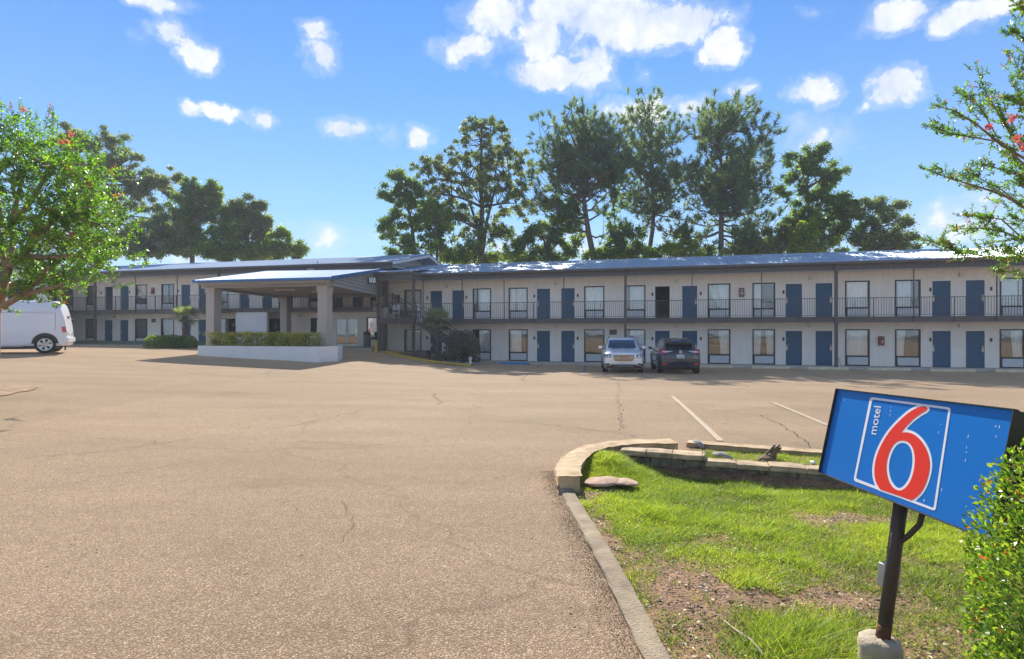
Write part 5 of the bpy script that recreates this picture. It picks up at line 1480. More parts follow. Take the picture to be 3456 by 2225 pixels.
def dome(r, n, cx, cy, rx, ry, y0, f0, sparse=()):
    """limb ends filling a rounded crown, plus the listed lower limbs; the start fraction follows the height"""
    out = []
    for i in range(n):
        a = r.uniform(0, 2 * PI); q = r.uniform(0, 1) ** .42; ex = cx + rx * q * math.cos(a); ey = cy + ry * q * math.sin(a)
        f = f0 + (1 - f0) * max(0.0, min(1.0, (y0 - ey) / (y0 - (cy - ry)))) - .10 - .10 * abs(ex - cx) / rx
        out.append((max(.25, min(.97, f)), ex, ey))
    return out + list(sparse)


rp = random.Random(21)
pine('leftmost tall pine, its dense dome of needles on a long bare slanting trunk', (2010, 1100), 48, [(2003, 870), (1985, 780), (1972, 690), (1966, 600), (1958, 500), (1955, 420)],
     dome(rp, 52, 1957, 500, 150, 125, 690, .56, [(.42, 1800, 680), (.36, 1790, 600), (.5, 1830, 560), (.45, 2090, 600), (.52, 2110, 540), (.40, 2060, 690), (.55, 1850, 640), (.33, 1770, 660), (.3, 2060, 780), (.5, 1900, 600), (.5, 2030, 590), (.42, 1840, 610)]), 1)
pine('middle tall pine with two thin trunks close together, narrower crown', (2185, 1100), 49.5, [(2190, 860), (2205, 760), (2203, 660), (2200, 560), (2195, 460), (2190, 380)],
     dome(rp, 48, 2200, 550, 112, 190, 800, .40, [(.42, 2090, 700), (.36, 2110, 780), (.40, 2310, 720), (.34, 2290, 800), (.47, 2090, 620), (.5, 2320, 640), (.4, 2250, 660), (.42, 2140, 640)]), 2, tr=.23)
pine('rightmost tall pine, a straight trunk under the widest crown', (2435, 1100), 46.5, [(2434, 860), (2434, 760), (2436, 660), (2434, 560), (2428, 450), (2425, 370)],
     dome(rp, 74, 2452, 545, 155, 195, 800, .38, [(.34, 2310, 740), (.30, 2280, 800), (.34, 2560, 740), (.40, 2580, 690), (.26, 2520, 820), (.40, 2330, 690), (.24, 2330, 830), (.3, 2600, 770), (.2, 2560, 850), (.3, 2300, 790), (.28, 2620, 800)]), 3, tr=.26)

tree('oak_tree', 'tall airy grey-green tree with a forked trunk left of the pines', 'tree', (1628, 1100), 52,
     [(1620, 470, 130, 70), (1640, 560, 165, 90), (1560, 600, 130, 90), (1720, 580, 110, 90), (1500, 560, 90, 60), (1440, 590, 55, 70), (1460, 660, 80, 60), (1620, 690, 140, 100), (1740, 680, 80, 80), (1540, 740, 90, 60), (1690, 780, 70, 60), (1600, 425, 60, 35), (1660, 430, 40, 40)],
     'grey', .20, 42000, .36, [(1622, 860), (1622, 780), (1628, 700), (1620, 620), (1625, 520), (1625, 430)], 11, (.28, .60), 400, split=False,
     forks=[([(1628, 850), (1640, 760), (1665, 660), (1690, 580)], .22), ([(1620, 790), (1590, 700), (1555, 620), (1500, 560)], .16), ([(1616, 770), (1580, 745), (1545, 735)], .1)], weep=.2)
tree('broadleaf_tree', 'dense dark green tree standing over the white gable end', 'tree', (1395, 1100), 51.5,
     [(1350, 600, 45, 45), (1330, 640, 55, 40), (1375, 700, 80, 60), (1345, 760, 75, 60), (1440, 750, 90, 70), (1340, 830, 70, 60), (1420, 840, 100, 60), (1490, 730, 60, 60), (1400, 660, 50, 50)], 'oak', .21, 32000, .3, [(1400, 860), (1390, 760), (1370, 660)], 12, (.35, .75), 190)
tree('broadleaf_tree', 'yellow-green tree behind the dense dark one, left of the forked trunk', 'tree', (1470, 1100), 50, [(1450, 690, 60, 40), (1480, 740, 60, 40), (1500, 850, 70, 40), (1540, 870, 50, 30)], 'lime', .22, 5200, .18, [(1475, 820), (1465, 720)], 13, (.35, .7), 50)
tree('broadleaf_tree', 'bushy mid green tree between the forked trunk and the leftmost pine', 'tree', (1830, 1100), 48.5, [(1880, 720, 60, 60), (1830, 790, 75, 50), (1900, 800, 80, 60), (1930, 730, 40, 60), (1790, 850, 70, 40), (1880, 860, 90, 40), (1760, 800, 40, 40)], 'oak', .22, 17000, .22, [(1850, 850), (1870, 760)], 14, (.4, .8), 90)
tree('broadleaf_tree', 'thin leafy understorey tree below the forked trunk', 'tree', (1600, 1100), 50, [(1560, 850, 60, 40), (1640, 850, 80, 45), (1710, 860, 60, 35), (1600, 800, 40, 40), (1690, 800, 40, 40)], 'lime', .2, 5200, .14, [(1600, 860), (1600, 800)], 15, (.35, .65), 55)
tree('broadleaf_tree', 'loose leafy tree between the leftmost and middle pine trunks', 'tree', (2110, 1100), 47.5, [(2080, 800, 60, 40), (2130, 850, 70, 40), (2070, 860, 60, 30), (2140, 790, 40, 40)], 'oak', .2, 5200, .15, [(2110, 860), (2100, 790)], 16, (.35, .7), 55)
tree('vine_column', 'narrow hanging column of vines between the leftmost and middle pines', 'vine', (2078, 1100), 48.5, [(2078, 620, 22, 50), (2060, 570, 40, 40), (2070, 700, 20, 60), (2075, 780, 22, 60), (2110, 550, 40, 40), (2085, 840, 30, 40)], 'oak', .2, 4800, .08, [(2080, 850), (2072, 700), (2070, 580)], 17, (.3, .5), 50)
tree('broadleaf_tree', 'low leafy tree between the middle and rightmost pine trunks', 'tree', (2330, 1100), 46.5, [(2270, 850, 50, 35), (2330, 840, 60, 40), (2380, 860, 50, 30), (2300, 800, 40, 30)], 'lime', .2, 4200, .14, [(2330, 860), (2325, 810)], 18, (.35, .65), 45)
tree('broadleaf_tree', 'wide dark tree at the foot of the rightmost pine', 'tree', (2560, 1100), 45.5, [(2530, 800, 70, 50), (2600, 810, 80, 50), (2560, 850, 110, 35), (2500, 850, 60, 30), (2640, 840, 60, 40)], 'grey', .22, 9000, .2, [(2560, 860), (2560, 800)], 19, (.4, .8), 80)
tree('broadleaf_tree', 'tall rounded tree with bright leaf edges right of the pines', 'tree', (2740, 1100), 46.5, [(2740, 520, 70, 45), (2690, 560, 70, 50), (2790, 590, 55, 50), (2700, 640, 95, 60), (2790, 660, 70, 50), (2740, 720, 130, 60), (2690, 770, 100, 60), (2800, 770, 110, 60), (2760, 830, 140, 45), (2850, 700, 50, 50)], 'oak', .21, 36000, .32, [(2745, 850), (2735, 740), (2720, 640), (2735, 550)], 20, (.35, .72), 230)
tree('broadleaf_tree', 'bright green round shrub tree in front of the tall rounded tree', 'tree', (2720, 1100), 44.5, [(2720, 770, 70, 45), (2750, 820, 80, 40), (2680, 820, 50, 40)], 'lime', .2, 5200, .16, [(2720, 860), (2720, 790)], 21, (.35, .7), 45)
tree('broadleaf_tree', 'spreading olive-green tree last on the right above the roof', 'tree', (2960, 1100), 45.5, [(2990, 700, 75, 35), (2930, 720, 60, 40), (3030, 745, 55, 30), (2930, 790, 80, 50), (3010, 800, 80, 40), (3040, 835, 60, 25), (2900, 830, 80, 35), (2980, 840, 90, 25)], 'grey', .2, 17000, .24, [(2930, 850), (2945, 780), (2985, 710)], 22, (.35, .75), 105, forks=[([(2935, 840), (2890, 790), (2870, 760)], .12), ([(2940, 820), (2990, 780), (3020, 760)], .12)])
tree('broadleaf_tree', 'low dark thicket tree right behind the dense dark tree and roof', 'tree', (1560, 1100), 53, [(1530, 870, 70, 25), (1600, 875, 70, 25), (1670, 870, 70, 28), (1740, 865, 60, 28)], 'oak', .2, 9000, .12, [(1600, 890), (1600, 870)], 27, (.35, .7), 80)
tree('broadleaf_tree', 'low thicket tree at the foot of the leftmost pine, yellow-green', 'tree', (2060, 1100), 48, [(2010, 860, 60, 30), (2080, 860, 60, 30), (2150, 860, 60, 28)], 'lime', .19, 6500, .12, [(2060, 890), (2060, 860)], 28, (.3, .6), 60)
tree('broadleaf_tree', 'low thicket tree at the foot of the middle pine', 'tree', (2280, 1100), 47.5, [(2220, 850, 50, 30), (2290, 850, 60, 32), (2370, 850, 60, 30)], 'oak', .19, 6500, .12, [(2280, 880), (2280, 850)], 29, (.3, .6), 60)
# the trees behind the left wing
tree('broadleaf_tree', 'low dark tree filling the gap behind the left roof, under the tallest dark tree', 'tree', (500, 1100), 57, [(380, 840, 90, 45), (480, 830, 90, 50), (570, 830, 80, 50), (560, 760, 60, 50)], 'grey', .27, 15000, .2, [(490, 870), (490, 830)], 30, (.5, .95), 110)
tree('broadleaf_tree', 'low mid green tree filling the gap behind the canopy roof line', 'tree', (760, 1100), 57, [(700, 840, 80, 40), (780, 850, 80, 40), (860, 855, 70, 35), (760, 790, 50, 45)], 'oak', .26, 12000, .2, [(760, 870), (760, 840)], 31, (.5, .9), 95)
tree('broadleaf_tree', 'tallest dark tree behind the flowering tree on the far left', 'tree', (330, 1100), 62, [(300, 470, 110, 55), (400, 535, 100, 60), (480, 600, 90, 55), (240, 480, 90, 55), (330, 560, 90, 70), (400, 620, 90, 70), (300, 680, 110, 80), (440, 700, 90, 80), (360, 780, 130, 70), (470, 790, 110, 60), (250, 590, 80, 80), (520, 640, 80, 70), (560, 600, 50, 45), (540, 740, 90, 70), (420, 850, 200, 40), (200, 800, 120, 80)], 'grey', .23, 78000, .4, [(340, 860), (330, 740), (310, 620), (260, 520)], 23, (.42, .85), 420)
tree('broadleaf_tree', 'mid green tree with lumpy crown behind the left roof, second from the left', 'tree', (640, 1100), 60, [(650, 640, 50, 40), (620, 700, 70, 60), (700, 680, 40, 40), (680, 760, 90, 60), (600, 790, 80, 60), (730, 720, 50, 50), (650, 840, 120, 40), (720, 640, 30, 30)], 'oak', .23, 40000, .3, [(650, 850), (650, 740), (645, 660)], 24, (.4, .8), 250)
tree('broadleaf_tree', 'round-topped tree behind the left roof, third from the left', 'tree', (830, 1100), 60, [(840, 690, 50, 40), (800, 740, 60, 50), (870, 740, 55, 50), (830, 800, 90, 50), (900, 780, 35, 50), (850, 850, 110, 35)], 'grey', .22, 36000, .28, [(835, 850), (835, 740), (840, 690)], 25, (.4, .78), 220)
tree('broadleaf_tree', 'low sunlit tree last of the left group, nearest the open sky', 'tree', (960, 1100), 58, [(950, 800, 40, 30), (940, 840, 60, 35), (990, 845, 45, 30), (890, 850, 60, 30)], 'lime', .22, 15000, .18, [(955, 860), (950, 810)], 26, (.38, .7), 100)


def hanging_shoots(shoots, name, root, origin, kind, leafL, gap, seed, flat_leaf=False, bark='crapebark', stems=True, rust=.06, tipbias=0.0):
    """shoots are polylines; leaves in pairs along them"""
    g = np.random.default_rng(seed); C = []; D = []; N = []; Ls = []; MI = []; m = MB()
    for pth in shoots:
        P = [Vector(p) for p in pth]
        if stems: m.tube([p - origin for p in P], [.006 * (1 - .7 * i / (len(P) - 1)) for i in range(len(P))], 4, False)
        tot = sum((b - a).length for a, b in zip(P[:-1], P[1:])); n = max(3, int(tot / gap)); bias = g.uniform(0, 1); red = g.uniform() < rust
        for i in range(n):
            f = (i + .5) / n; s = f * (len(P) - 1); j = min(int(s), len(P) - 2); q = P[j].lerp(P[j + 1], s - j); d = (P[j + 1] - P[j]).normalized()
            sd = d.cross(Vector((g.normal(), g.normal(), 1.0 + g.normal() * .4)))
            sd.normalize()
            for sgn in (-1, 1):
                ld = d * .55 + sd * sgn * .8 + Vector((0, 0, g.normal() * .25)); L = leafL * (1.05 - .45 * f) * g.uniform(.75, 1.25)
                c = q + ld.normalized() * L * .5; C.append(tuple(c)); D.append(tuple(ld)); N.append((g.normal() * .5, g.normal() * .5, 1)); Ls.append(L)
                v = bias * .5 + g.uniform() * .55 + f * tipbias
                MI.append(3 if red and f > .45 else (2 if v > .78 else (1 if v > .36 else 0)))
    C = np.array(C); me = leaf_mesh('leaves', C - np.array(origin), np.array(D), unit(np.array(N)), np.array(Ls), np.array(Ls) * .55, LEAF[kind], np.array(MI)); link('leaves', me, root)
    if stems: m.build('twigs', MT[bark], root)


def blooms(root, origin, spots, size, seed):
    g = np.random.default_rng(seed)
    for p in spots:
        n = 46; c = np.array(p) - np.array(origin) + g.normal(size=(n, 3)) * size * np.array([.28, .28, .36])
        link('bloom', leaf_mesh('bloom', c, rdir(n), rdir(n), size * .4, size * .35, [MT['bloom']], np.zeros(n)), root)


# flowering tree at the left edge: several stems, crown of upright shoots
rt = random.Random(5)
cb = at(-40, 1290, 12.6); cb.z = gz(cb.x, cb.y) - .05
ct = empty('flowering_tree', cb, 0, 'bright green flowering tree with smooth tan stems at the left edge', 'tree')
m = MB(); F0 = at(-25, 1060, 12.6); F1 = at(22, 905, 12.5); F2 = at(-30, 880, 12.7)
m.tube([cb - cb, at(-28, 1180, 12.6) - cb, F0 - cb, at(2, 980, 12.6) - cb, F1 - cb], [.17, .15, .14, .135, .12], 10)
m.tube([F0 - cb, at(-60, 960, 12.8) - cb, at(-90, 840, 12.9) - cb], [.12, .10, .08], 8)
limbs = [(F1, at(80, 865, 12.3)), (F1, at(40, 760, 12.6)), (F1, at(0, 760, 12.8)), (at(10, 1035, 12.5), at(165, 900, 12.0)), (at(14, 1030, 12.5), at(215, 960, 11.9)), (at(80, 865, 12.3), at(210, 720, 12)), (at(80, 865, 12.3), at(150, 690, 12.6)), (at(80, 865, 12.3), at(260, 860, 11.7)), (at(40, 760, 12.6), at(90, 560, 12.6)), (at(0, 760, 12.8), at(-20, 560, 12.9)), (at(-90, 840, 12.9), at(-140, 620, 13.2)), (at(40, 760, 12.6), at(170, 560, 12.2)), (at(-90, 840, 12.9), at(-190, 800, 12.6))]
ends = []
for a, b in limbs:
    p = limb_path(a, b, .06, 4, rt); m.tube([q - cb for q in p], [.07, .058, .048, .038, .028], 7); ends += p[1:]
tips = [(100, 470), (40, 440), (150, 500), (200, 520), (240, 560), (290, 600), (330, 560), (300, 680), (350, 640), (380, 720), (340, 790), (390, 830), (430, 870), (310, 900), (350, 950), (240, 960), (270, 1010), (180, 1000), (110, 1010), (60, 1040), (120, 900), (190, 860), (250, 800), (210, 740), (130, 780), (70, 700), (20, 640), (-30, 560), (-60, 480), (10, 520), (80, 600), (150, 640), (230, 650), (280, 740), (40, 860), (100, 820), (-40, 760), (-90, 680), (-120, 560), (-150, 760), (-60, 880), (-20, 440), (370, 600), (170, 930), (215, 900), (420, 780), (20, 740), (60, 520), (130, 560), (180, 700), (300, 840), (0, 690), (110, 720), (-10, 820), (-100, 820), (250, 720), (330, 700), (60, 950)]
sh = []
for (px, py) in tips:
    if py > 940: py -= 45
    if px > 330: px -= 25
    e = at(px, py, rt.uniform(11.4, 13.6)); s = min(ends, key=lambda q: (q - e).length + rt.uniform(0, .5)); p = limb_path(s, e, .08, 4, rt); m.tube([q - cb for q in p], [.028, .022, .017, .012, .008], 5)
    for k in range(24):
        q = p[rt.choice((1, 2, 3, 3, 4, 4, 4))] + Vector((rt.gauss(0, .22), rt.gauss(0, .3), rt.gauss(0, .2))); dv = Vector((rt.gauss(.15, .6), rt.gauss(0, .6), rt.gauss(.55, .5))).normalized() * rt.uniform(.22, .52)
        sh.append([q, q + dv * .5 + Vector((rt.gauss(0, .02), rt.gauss(0, .02), .01)), q + dv])
for (px, py, t) in ((60, 420, 330), (5, 400, 330), (105, 450, 370), (150, 440, 350), (165, 460, 360), (390, 520, 470), (440, 810, 790), (470, 880, 850), (280, 470, 440), (-40, 420, 340)):
    a = at(px, py, 12.4); b = at(px + rt.uniform(-12, 28), t, 12.4); sh.append([a, a.lerp(b, .5) + Vector((.02, 0, 0)), b]); sh.append([a + Vector((.1, .1, -.1)), a.lerp(b, .5) + Vector((.1, .05, 0)), a.lerp(b, .8)])
m.build('trunk', MT['crapebark'], ct, True)
hanging_shoots(sh, 'leaves', ct, cb, 'crape', .085, .036, 31, rust=.05, tipbias=.12)
blooms(ct, cb, [at(*p, 12.0) for p in ((225, 478), (237, 452), (205, 480), (240, 790), (300, 622), (78, 370))], .085, 41)
mu = MB(); n = 40
for i in range(n):
    a = 2 * PI * i / n; mu.v.append((cb.x + math.cos(a) * 1.0 * rt.uniform(.9, 1.1), cb.y - .8 + math.sin(a) * 1.7 * rt.uniform(.9, 1.1), 0))
mu.v = [(x, y, gz(x, y) + .018) for x, y, _ in mu.v] + [(cb.x, cb.y - .6, gz(cb.x, cb.y) + .14)]; mu.f = [(i, (i + 1) % n, n) for i in range(n)]; mu.m = [0] * n
tag(mu.build('mulch_bed', mat('mulch', (.38, .25, .15), .97, col2=(.20, .13, .08), vscale=5, bump=.6, bscale=30), smooth=True), kind='structure')

# flowering tree at the right edge, only its branches reach into the picture
rt = random.Random(9)
rb = at(3900, 1500, 8.2); rb.z = -.1
cr = empty('flowering_tree', rb, 0, 'flowering tree with arching pink-tipped branches entering from the right edge', 'tree')
m = MB(); sh = []
m.tube([Vector((0, 0, 0)), at(3860, 1150, 8.3) - rb, at(3790, 900, 8.4) - rb], [.12, .10, .08], 9)
BRN = [([(3790, 900), (3640, 640), (3500, 560), (3380, 490), (3290, 415), (3215, 372), (3140, 352)], .03), ([(3640, 640), (3520, 520), (3420, 470), (3320, 300), (3292, 210)], .02), ([(3640, 640), (3500, 600), (3380, 480), (3260, 460), (3200, 450), (3140, 420)], .02), ([(3380, 490), (3330, 400), (3290, 340), (3226, 312)], .012),
       ([(3790, 900), (3600, 760), (3456, 700), (3390, 660), (3300, 630), (3240, 612), (3170, 590), (3112, 566)], .026), ([(3456, 700), (3380, 640), (3300, 600), (3256, 590)], .012), ([(3790, 900), (3600, 840), (3456, 810), (3380, 780), (3300, 770), (3215, 775)], .026), ([(3456, 810), (3380, 740), (3320, 735), (3258, 725)], .014),
       ([(3790, 900), (3600, 900), (3456, 870), (3350, 870), (3240, 850), (3170, 825), (3112, 808)], .024), ([(3350, 870), (3260, 870), (3210, 830), (3168, 806)], .012), ([(3790, 900), (3650, 930), (3540, 935), (3440, 930), (3366, 905)], .018), ([(3640, 640), (3560, 400), (3500, 300), (3440, 240), (3415, 180)], .02), ([(3560, 400), (3480, 160), (3440, 120), (3410, 98)], .016), ([(3480, 160), (3470, 40), (3430, 10)], .014), ([(3640, 640), (3540, 480), (3470, 400), (3420, 260)], .016), ([(3600, 760), (3500, 660), (3430, 590), (3380, 570), (3295, 555)], .016), ([(3600, 840), (3500, 800), (3420, 810), (3330, 820)], .016),
       ([(3500, 560), (3430, 480), (3380, 380), (3350, 310)], .014), ([(3600, 840), (3480, 880), (3400, 850), (3300, 840)], .012), ([(3640, 640), (3520, 600), (3430, 560), (3400, 520)], .016), ([(3600, 760), (3520, 700), (3450, 630), (3420, 600)], .014), ([(3600, 840), (3540, 790), (3460, 750), (3400, 720)], .014), ([(3560, 400), (3500, 380), (3440, 350), (3395, 330)], .014)]
for pth, w in BRN:
    yo = rt.uniform(-.7, .7); P = [at(x, y, 8.3 + yo * i / len(pth)) for i, (x, y) in enumerate(pth)]
    m.tube([p - rb for p in P], [max(.004, w * (1 - .85 * i / (len(P) - 1))) for i in range(len(P))], 6)
    sh.append(P[-3:]); tot = len(P) - 1
    for k in range(int(9 * tot)):
        s = rt.uniform(.9, tot); i = min(int(s), tot - 1); q = P[i].lerp(P[i + 1], s - i); ax = (P[i + 1] - P[i]).normalized()
        dv = (ax * rt.uniform(.4, 1.0) + Vector((rt.gauss(0, .5), rt.gauss(0, .5), rt.gauss(.15, .45)))).normalized() * rt.uniform(.10, .30) * (1.1 - .5 * s / tot)
        q = q + Vector((rt.gauss(0, .03), rt.gauss(0, .06), rt.gauss(0, .03)))
        sh.append([q, q + dv * .5, q + dv])
m.build('trunk', MT['crapebark'], cr, True)
hanging_shoots(sh, 'leaves', cr, rb, 'crape', .058, .026, 33, rust=.09)
blooms(cr, rb, [at(*p, 8.0) for p in ((3335, 428), (3417, 400), (3432, 468), (3452, 500))], .085, 42)



# clipped bush in front of the near end of the sign
def bush(name, label, cat, c, rad, n, kind, L, seed, ground, group=None, shell=.62, stem=.02, lumps=.18, box=False):
    g = np.random.default_rng(seed); c = Vector(c); root = empty(name, (c.x, c.y, ground), 0, label, cat, group); o = np.array(root.location)
    u = unit(g.normal(size=(n, 3)))
    if box: u = u / np.max(np.abs(u), axis=1, keepdims=True) * .55 + u * .45
    bumps = unit(g.normal(size=(26, 3))); lob = np.max(np.clip(u @ bumps.T - .72, 0, 1), axis=1) / .28
    rr = (g.uniform(0, 1, n) ** .45 * (1 - shell) + shell) * (1 - lumps + lumps * 1.6 * lob)
    p = np.array(c) + u * rr[:, None] * np.array(rad); k = p[:, 2] > ground + .02; p = p[k]; u = u[k]; n = len(p); rr = rr[k]
    d = unit(u * .8 + g.normal(size=(n, 3)) * .7 + np.array([0, 0, .35])); nn = unit(u * .6 + g.normal(size=(n, 3)) * .7 + np.array([0, 0, .6]))
    v = g.uniform(0, 1, n) * .6 + lob[k] * .35; nm = len(LEAF[kind]); mi = np.where(v > .66, 2, np.where(v > .3, 1, 0))
    if nm > 3: mi = np.where((g.uniform(0, 1, n) < .035) & (rr > .95), 3, mi)
    link('leaves', leaf_mesh('leaves', p - o, d, nn, g.uniform(.7, 1.25, n) * L, g.uniform(.7, 1.2, n) * L * .5, LEAF[kind], mi), root)
    m = MB(); r = random.Random(seed)
    for i in range(12):
        e = np.array(c) + unit(g.normal(size=3)) * np.array(rad) * .8 - o; e[2] = abs(e[2]) + .1
        m.tube(limb_path((r.uniform(-.05, .05), r.uniform(-.05, .05), 0), tuple(e), .1, 3, r), [stem, stem * .8, stem * .5, stem * .25], 5, False)
    m.build('stems', MT['bark'], root); return root


bush('clipped_bush', 'glossy small-leaved green bush in the lower right corner before the sign', 'bush', (1.95, 1.70, .58), (.50, .36, .72), 36000, 'box', .021, 51, .0, shell=.70, lumps=.30, stem=.012)
# shrubs in the planter
SHR = [(-15.6, 30.3, 'leftmost gold-tipped shrub in the white planter, by the left column'), (-14.5, 30.1, 'second gold-tipped shrub from the left in the white planter'), (-13.45, 29.85, 'third shrub in the white planter, grey and gold, before the screen wall'), (-12.4, 29.6, 'fourth shrub in the white planter, right of the gap'), (-11.45, 29.35, 'fifth shrub in the white planter, broad and gold-tipped'), (-10.65, 29.3, 'rightmost small shrub in the white planter, beside the right column')]
for i, (x, y, lab) in enumerate(SHR):
    bush('planter_shrub', lab, 'shrub', (x, y, .97), (.55, .5, .42), 3000, 'hedge', .085, 60 + i, .6, 'trimmed shrubs in the white planter', shell=.5, lumps=.3, stem=.015, box=True)
# low shrubs at the foot of the left palm
for i, (px, w, lab) in enumerate(((530, .75, 'low dark shrub left of the left palm trunk'), (575, .85, 'low dark shrub directly before the left palm trunk'), (625, .7, 'low dark shrub right of the left palm trunk'))):
    p = ground_at(px, 1176); bush('low_shrub', lab, 'shrub', (p.x, p.y, p.z + .3), (w, .6, .55), 2600, 'oak', .11, 70 + i, p.z, 'low shrubs round the left palm', stem=.02)


def fan_palm(label, base, h, nf, fr, seed, lean=(0, 0), trunk_r=.14, group='fan palms in front of the motel'):
    r = random.Random(seed); root = empty('fan_palm', base, 0, label, 'palm', group); m = MB(); top = Vector((lean[0], lean[1], h))
    pts = [Vector((0, 0, -.1)).lerp(top, i / 8) + Vector((r.uniform(-.02, .02), r.uniform(-.02, .02), 0)) for i in range(9)]
    m.tube(pts, [trunk_r * (1.15 if i % 2 else .92) for i in range(9)], 9)
    for i in range(60):
        f = r.uniform(.1, 1.0); a = r.uniform(0, 2 * PI); p = Vector((0, 0, -.1)).lerp(top, f); e = Vector((math.cos(a), math.sin(a), .5)) * .13; m.tube([p + e * .7, p + e * 1.25 + Vector((0, 0, .06))], [.025, .008], 4)
    m.build('trunk', MT['bark'], root)
    for k in range(nf):
        a = 2.4 * k + r.uniform(-.3, .3); el_ = 1.25 - 1.75 * (k / nf) + r.uniform(-.15, .15)
        d = Vector((math.cos(a) * math.cos(el_), math.sin(a) * math.cos(el_), math.sin(el_))); s = d.cross(Vector((0, 0, 1))); s = s.normalized() if s.length > .1 else Vector((1, 0, 0)); n = s.cross(d)
        pet = fr * .55; hub = d * pet + Vector((0, 0, -.1 * pet)); q = MB(); q.mi = 0
        q.tube([Vector((0, 0, 0)), hub * .5 + Vector((0, 0, .03)), hub], [.018, .014, .01], 4)
        for j in range(17):
            t = (j - 8) / 8 * 1.9; L = fr * (.62 - .12 * abs(t) / 1.9) * r.uniform(.9, 1.05); ld = d * math.cos(t) + s * math.sin(t); droop = Vector((0, 0, -1)) * L * (.10 + .12 * r.random()); wv = ld.cross(n).normalized() * fr * .032
            mid = hub + ld * L * .6 - n * .02; tip = hub + ld * L + droop; fold = n * fr * .018
            k0 = len(q.v); q.v += [tuple(hub), tuple(mid + wv + fold), tuple(mid - wv + fold), tuple(tip), tuple(mid - n * .0)]
            q.f += [(k0, k0 + 4, k0 + 1), (k0, k0 + 2, k0 + 4), (k0 + 4, k0 + 3, k0 + 1), (k0 + 4, k0 + 2, k0 + 3)]; q.m += [0] * 4
        o = q.build('frond', LEAF['palm'][0 if k % 3 else 1], root, loc=top)
    return root


p = ground_at(1468, 1222); p.y += 1.0; p.z = -.35
fan_palm('fan palm with shaggy trunk in front of the grey stairs', p, 2.5, 26, 1.05, 81, (.02, -.1))
p = ground_at(605, 1174); p.y += .6
fan_palm('smaller fan palm left of the canopy, its trunk rising from low shrubs', p, 2.05, 20, .95, 82, (.05, 0), .17)
p = ground_at(655, 1170); p.y += 1.8
fan_palm('leaning fan palm half hidden behind the left canopy column', p, 2.75, 16, .95, 83, (.5, 0), .12)
# sago-like rosette and the dark shrub in the bed
p = ground_at(1490, 1228); p.y += .5; sg = empty('spiky_palm', p + Vector((0, 0, -.05)), 0, 'dark spiky low palm rosette at the foot of the stairs, between palm and shrub', 'palm')
r = random.Random(8)
for k in range(46):
    a = r.uniform(0, 2 * PI); e = r.uniform(.05, 1.25); L = r.uniform(.8, 1.15); d = Vector((math.cos(a) * math.cos(e), math.sin(a) * math.cos(e), math.sin(e))); s = d.cross(Vector((0, 0, 1))).normalized(); q = MB(); spine = [Vector((0, 0, .25)) + d * L * f + Vector((0, 0, -.35 * L * f * f)) for f in (0, .35, .7, 1)]
    q.tube(spine, [.012, .009, .007, .003], 4)
    for f in np.linspace(.2, .98, 13):
        i = min(int(f * 3), 2); c = spine[i].lerp(spine[i + 1], f * 3 - i)
        for sg_ in (-1, 1):
            tip = c + (s * sg_ * .9 + d * .6 + Vector((0, 0, .15))).normalized() * .20 * (1.1 - .6 * f); k0 = len(q.v); q.v += [tuple(c - d * .015), tuple(c + d * .015), tuple(tip)]; q.f.append((k0, k0 + 1, k0 + 2)); q.m.append(0)
    q.build('frond', LEAF['palm'][1], sg)
MB().lathe([(.16, 0), (.18, .12), (.1, .28), (0, .3)], n=10).build('trunk', MT['bark'], sg)
p = ground_at(1556, 1231); p.y += .7; bush('purple_shrub', 'round dark purple-grey shrub in the bed beside the stairs', 'shrub', (p.x, p.y, p.z + 1.05), (1.0, .9, .98), 9000, 'purple', .10, 90, p.z - .05, shell=.35, lumps=.35, stem=.03)
# stone edging of the bed
se = empty('stone_edging', ground_at(1550, 1233), -TH, 'low rough stone edging along the planting bed by the stairs', 'edging'); r = random.Random(12)
for k in range(14):
    px = 1497 + k * 9.3; q = ground_at(px, 1228 + k * .45) + Vector((0, .25, 0)); o = lump('edging_stone', Vector((0, 0, 0)), r.uniform(.12, .2), r.uniform(.1, .14), r.uniform(.08, .15), 'grayrock', 200 + k, parent=se); o.matrix_parent_inverse = Matrix(); o.location = Matrix.Rotation(TH, 3, 'Z') @ (q - se.location) + Vector((0, 0, .05))
bd = MB(); q = [ground_at(1440, 1222), ground_at(1500, 1231), ground_at(1589, 1237), ground_at(1625, 1225)]
q2 = [Vector((wloc(tS(1640), 1.75, 0).x, wloc(tS(1640), 1.75, 0).y, 0)), wloc(tS(1405), 1.75, 0), wloc(tS(1400), 2.9, 0)]
bd.add([(v.x, v.y, gz(v.x, v.y) + .03) for v in q + q2], [tuple(range(7))]); tag(bd.build('planting_bed', MT['dirt']), kind='structure')

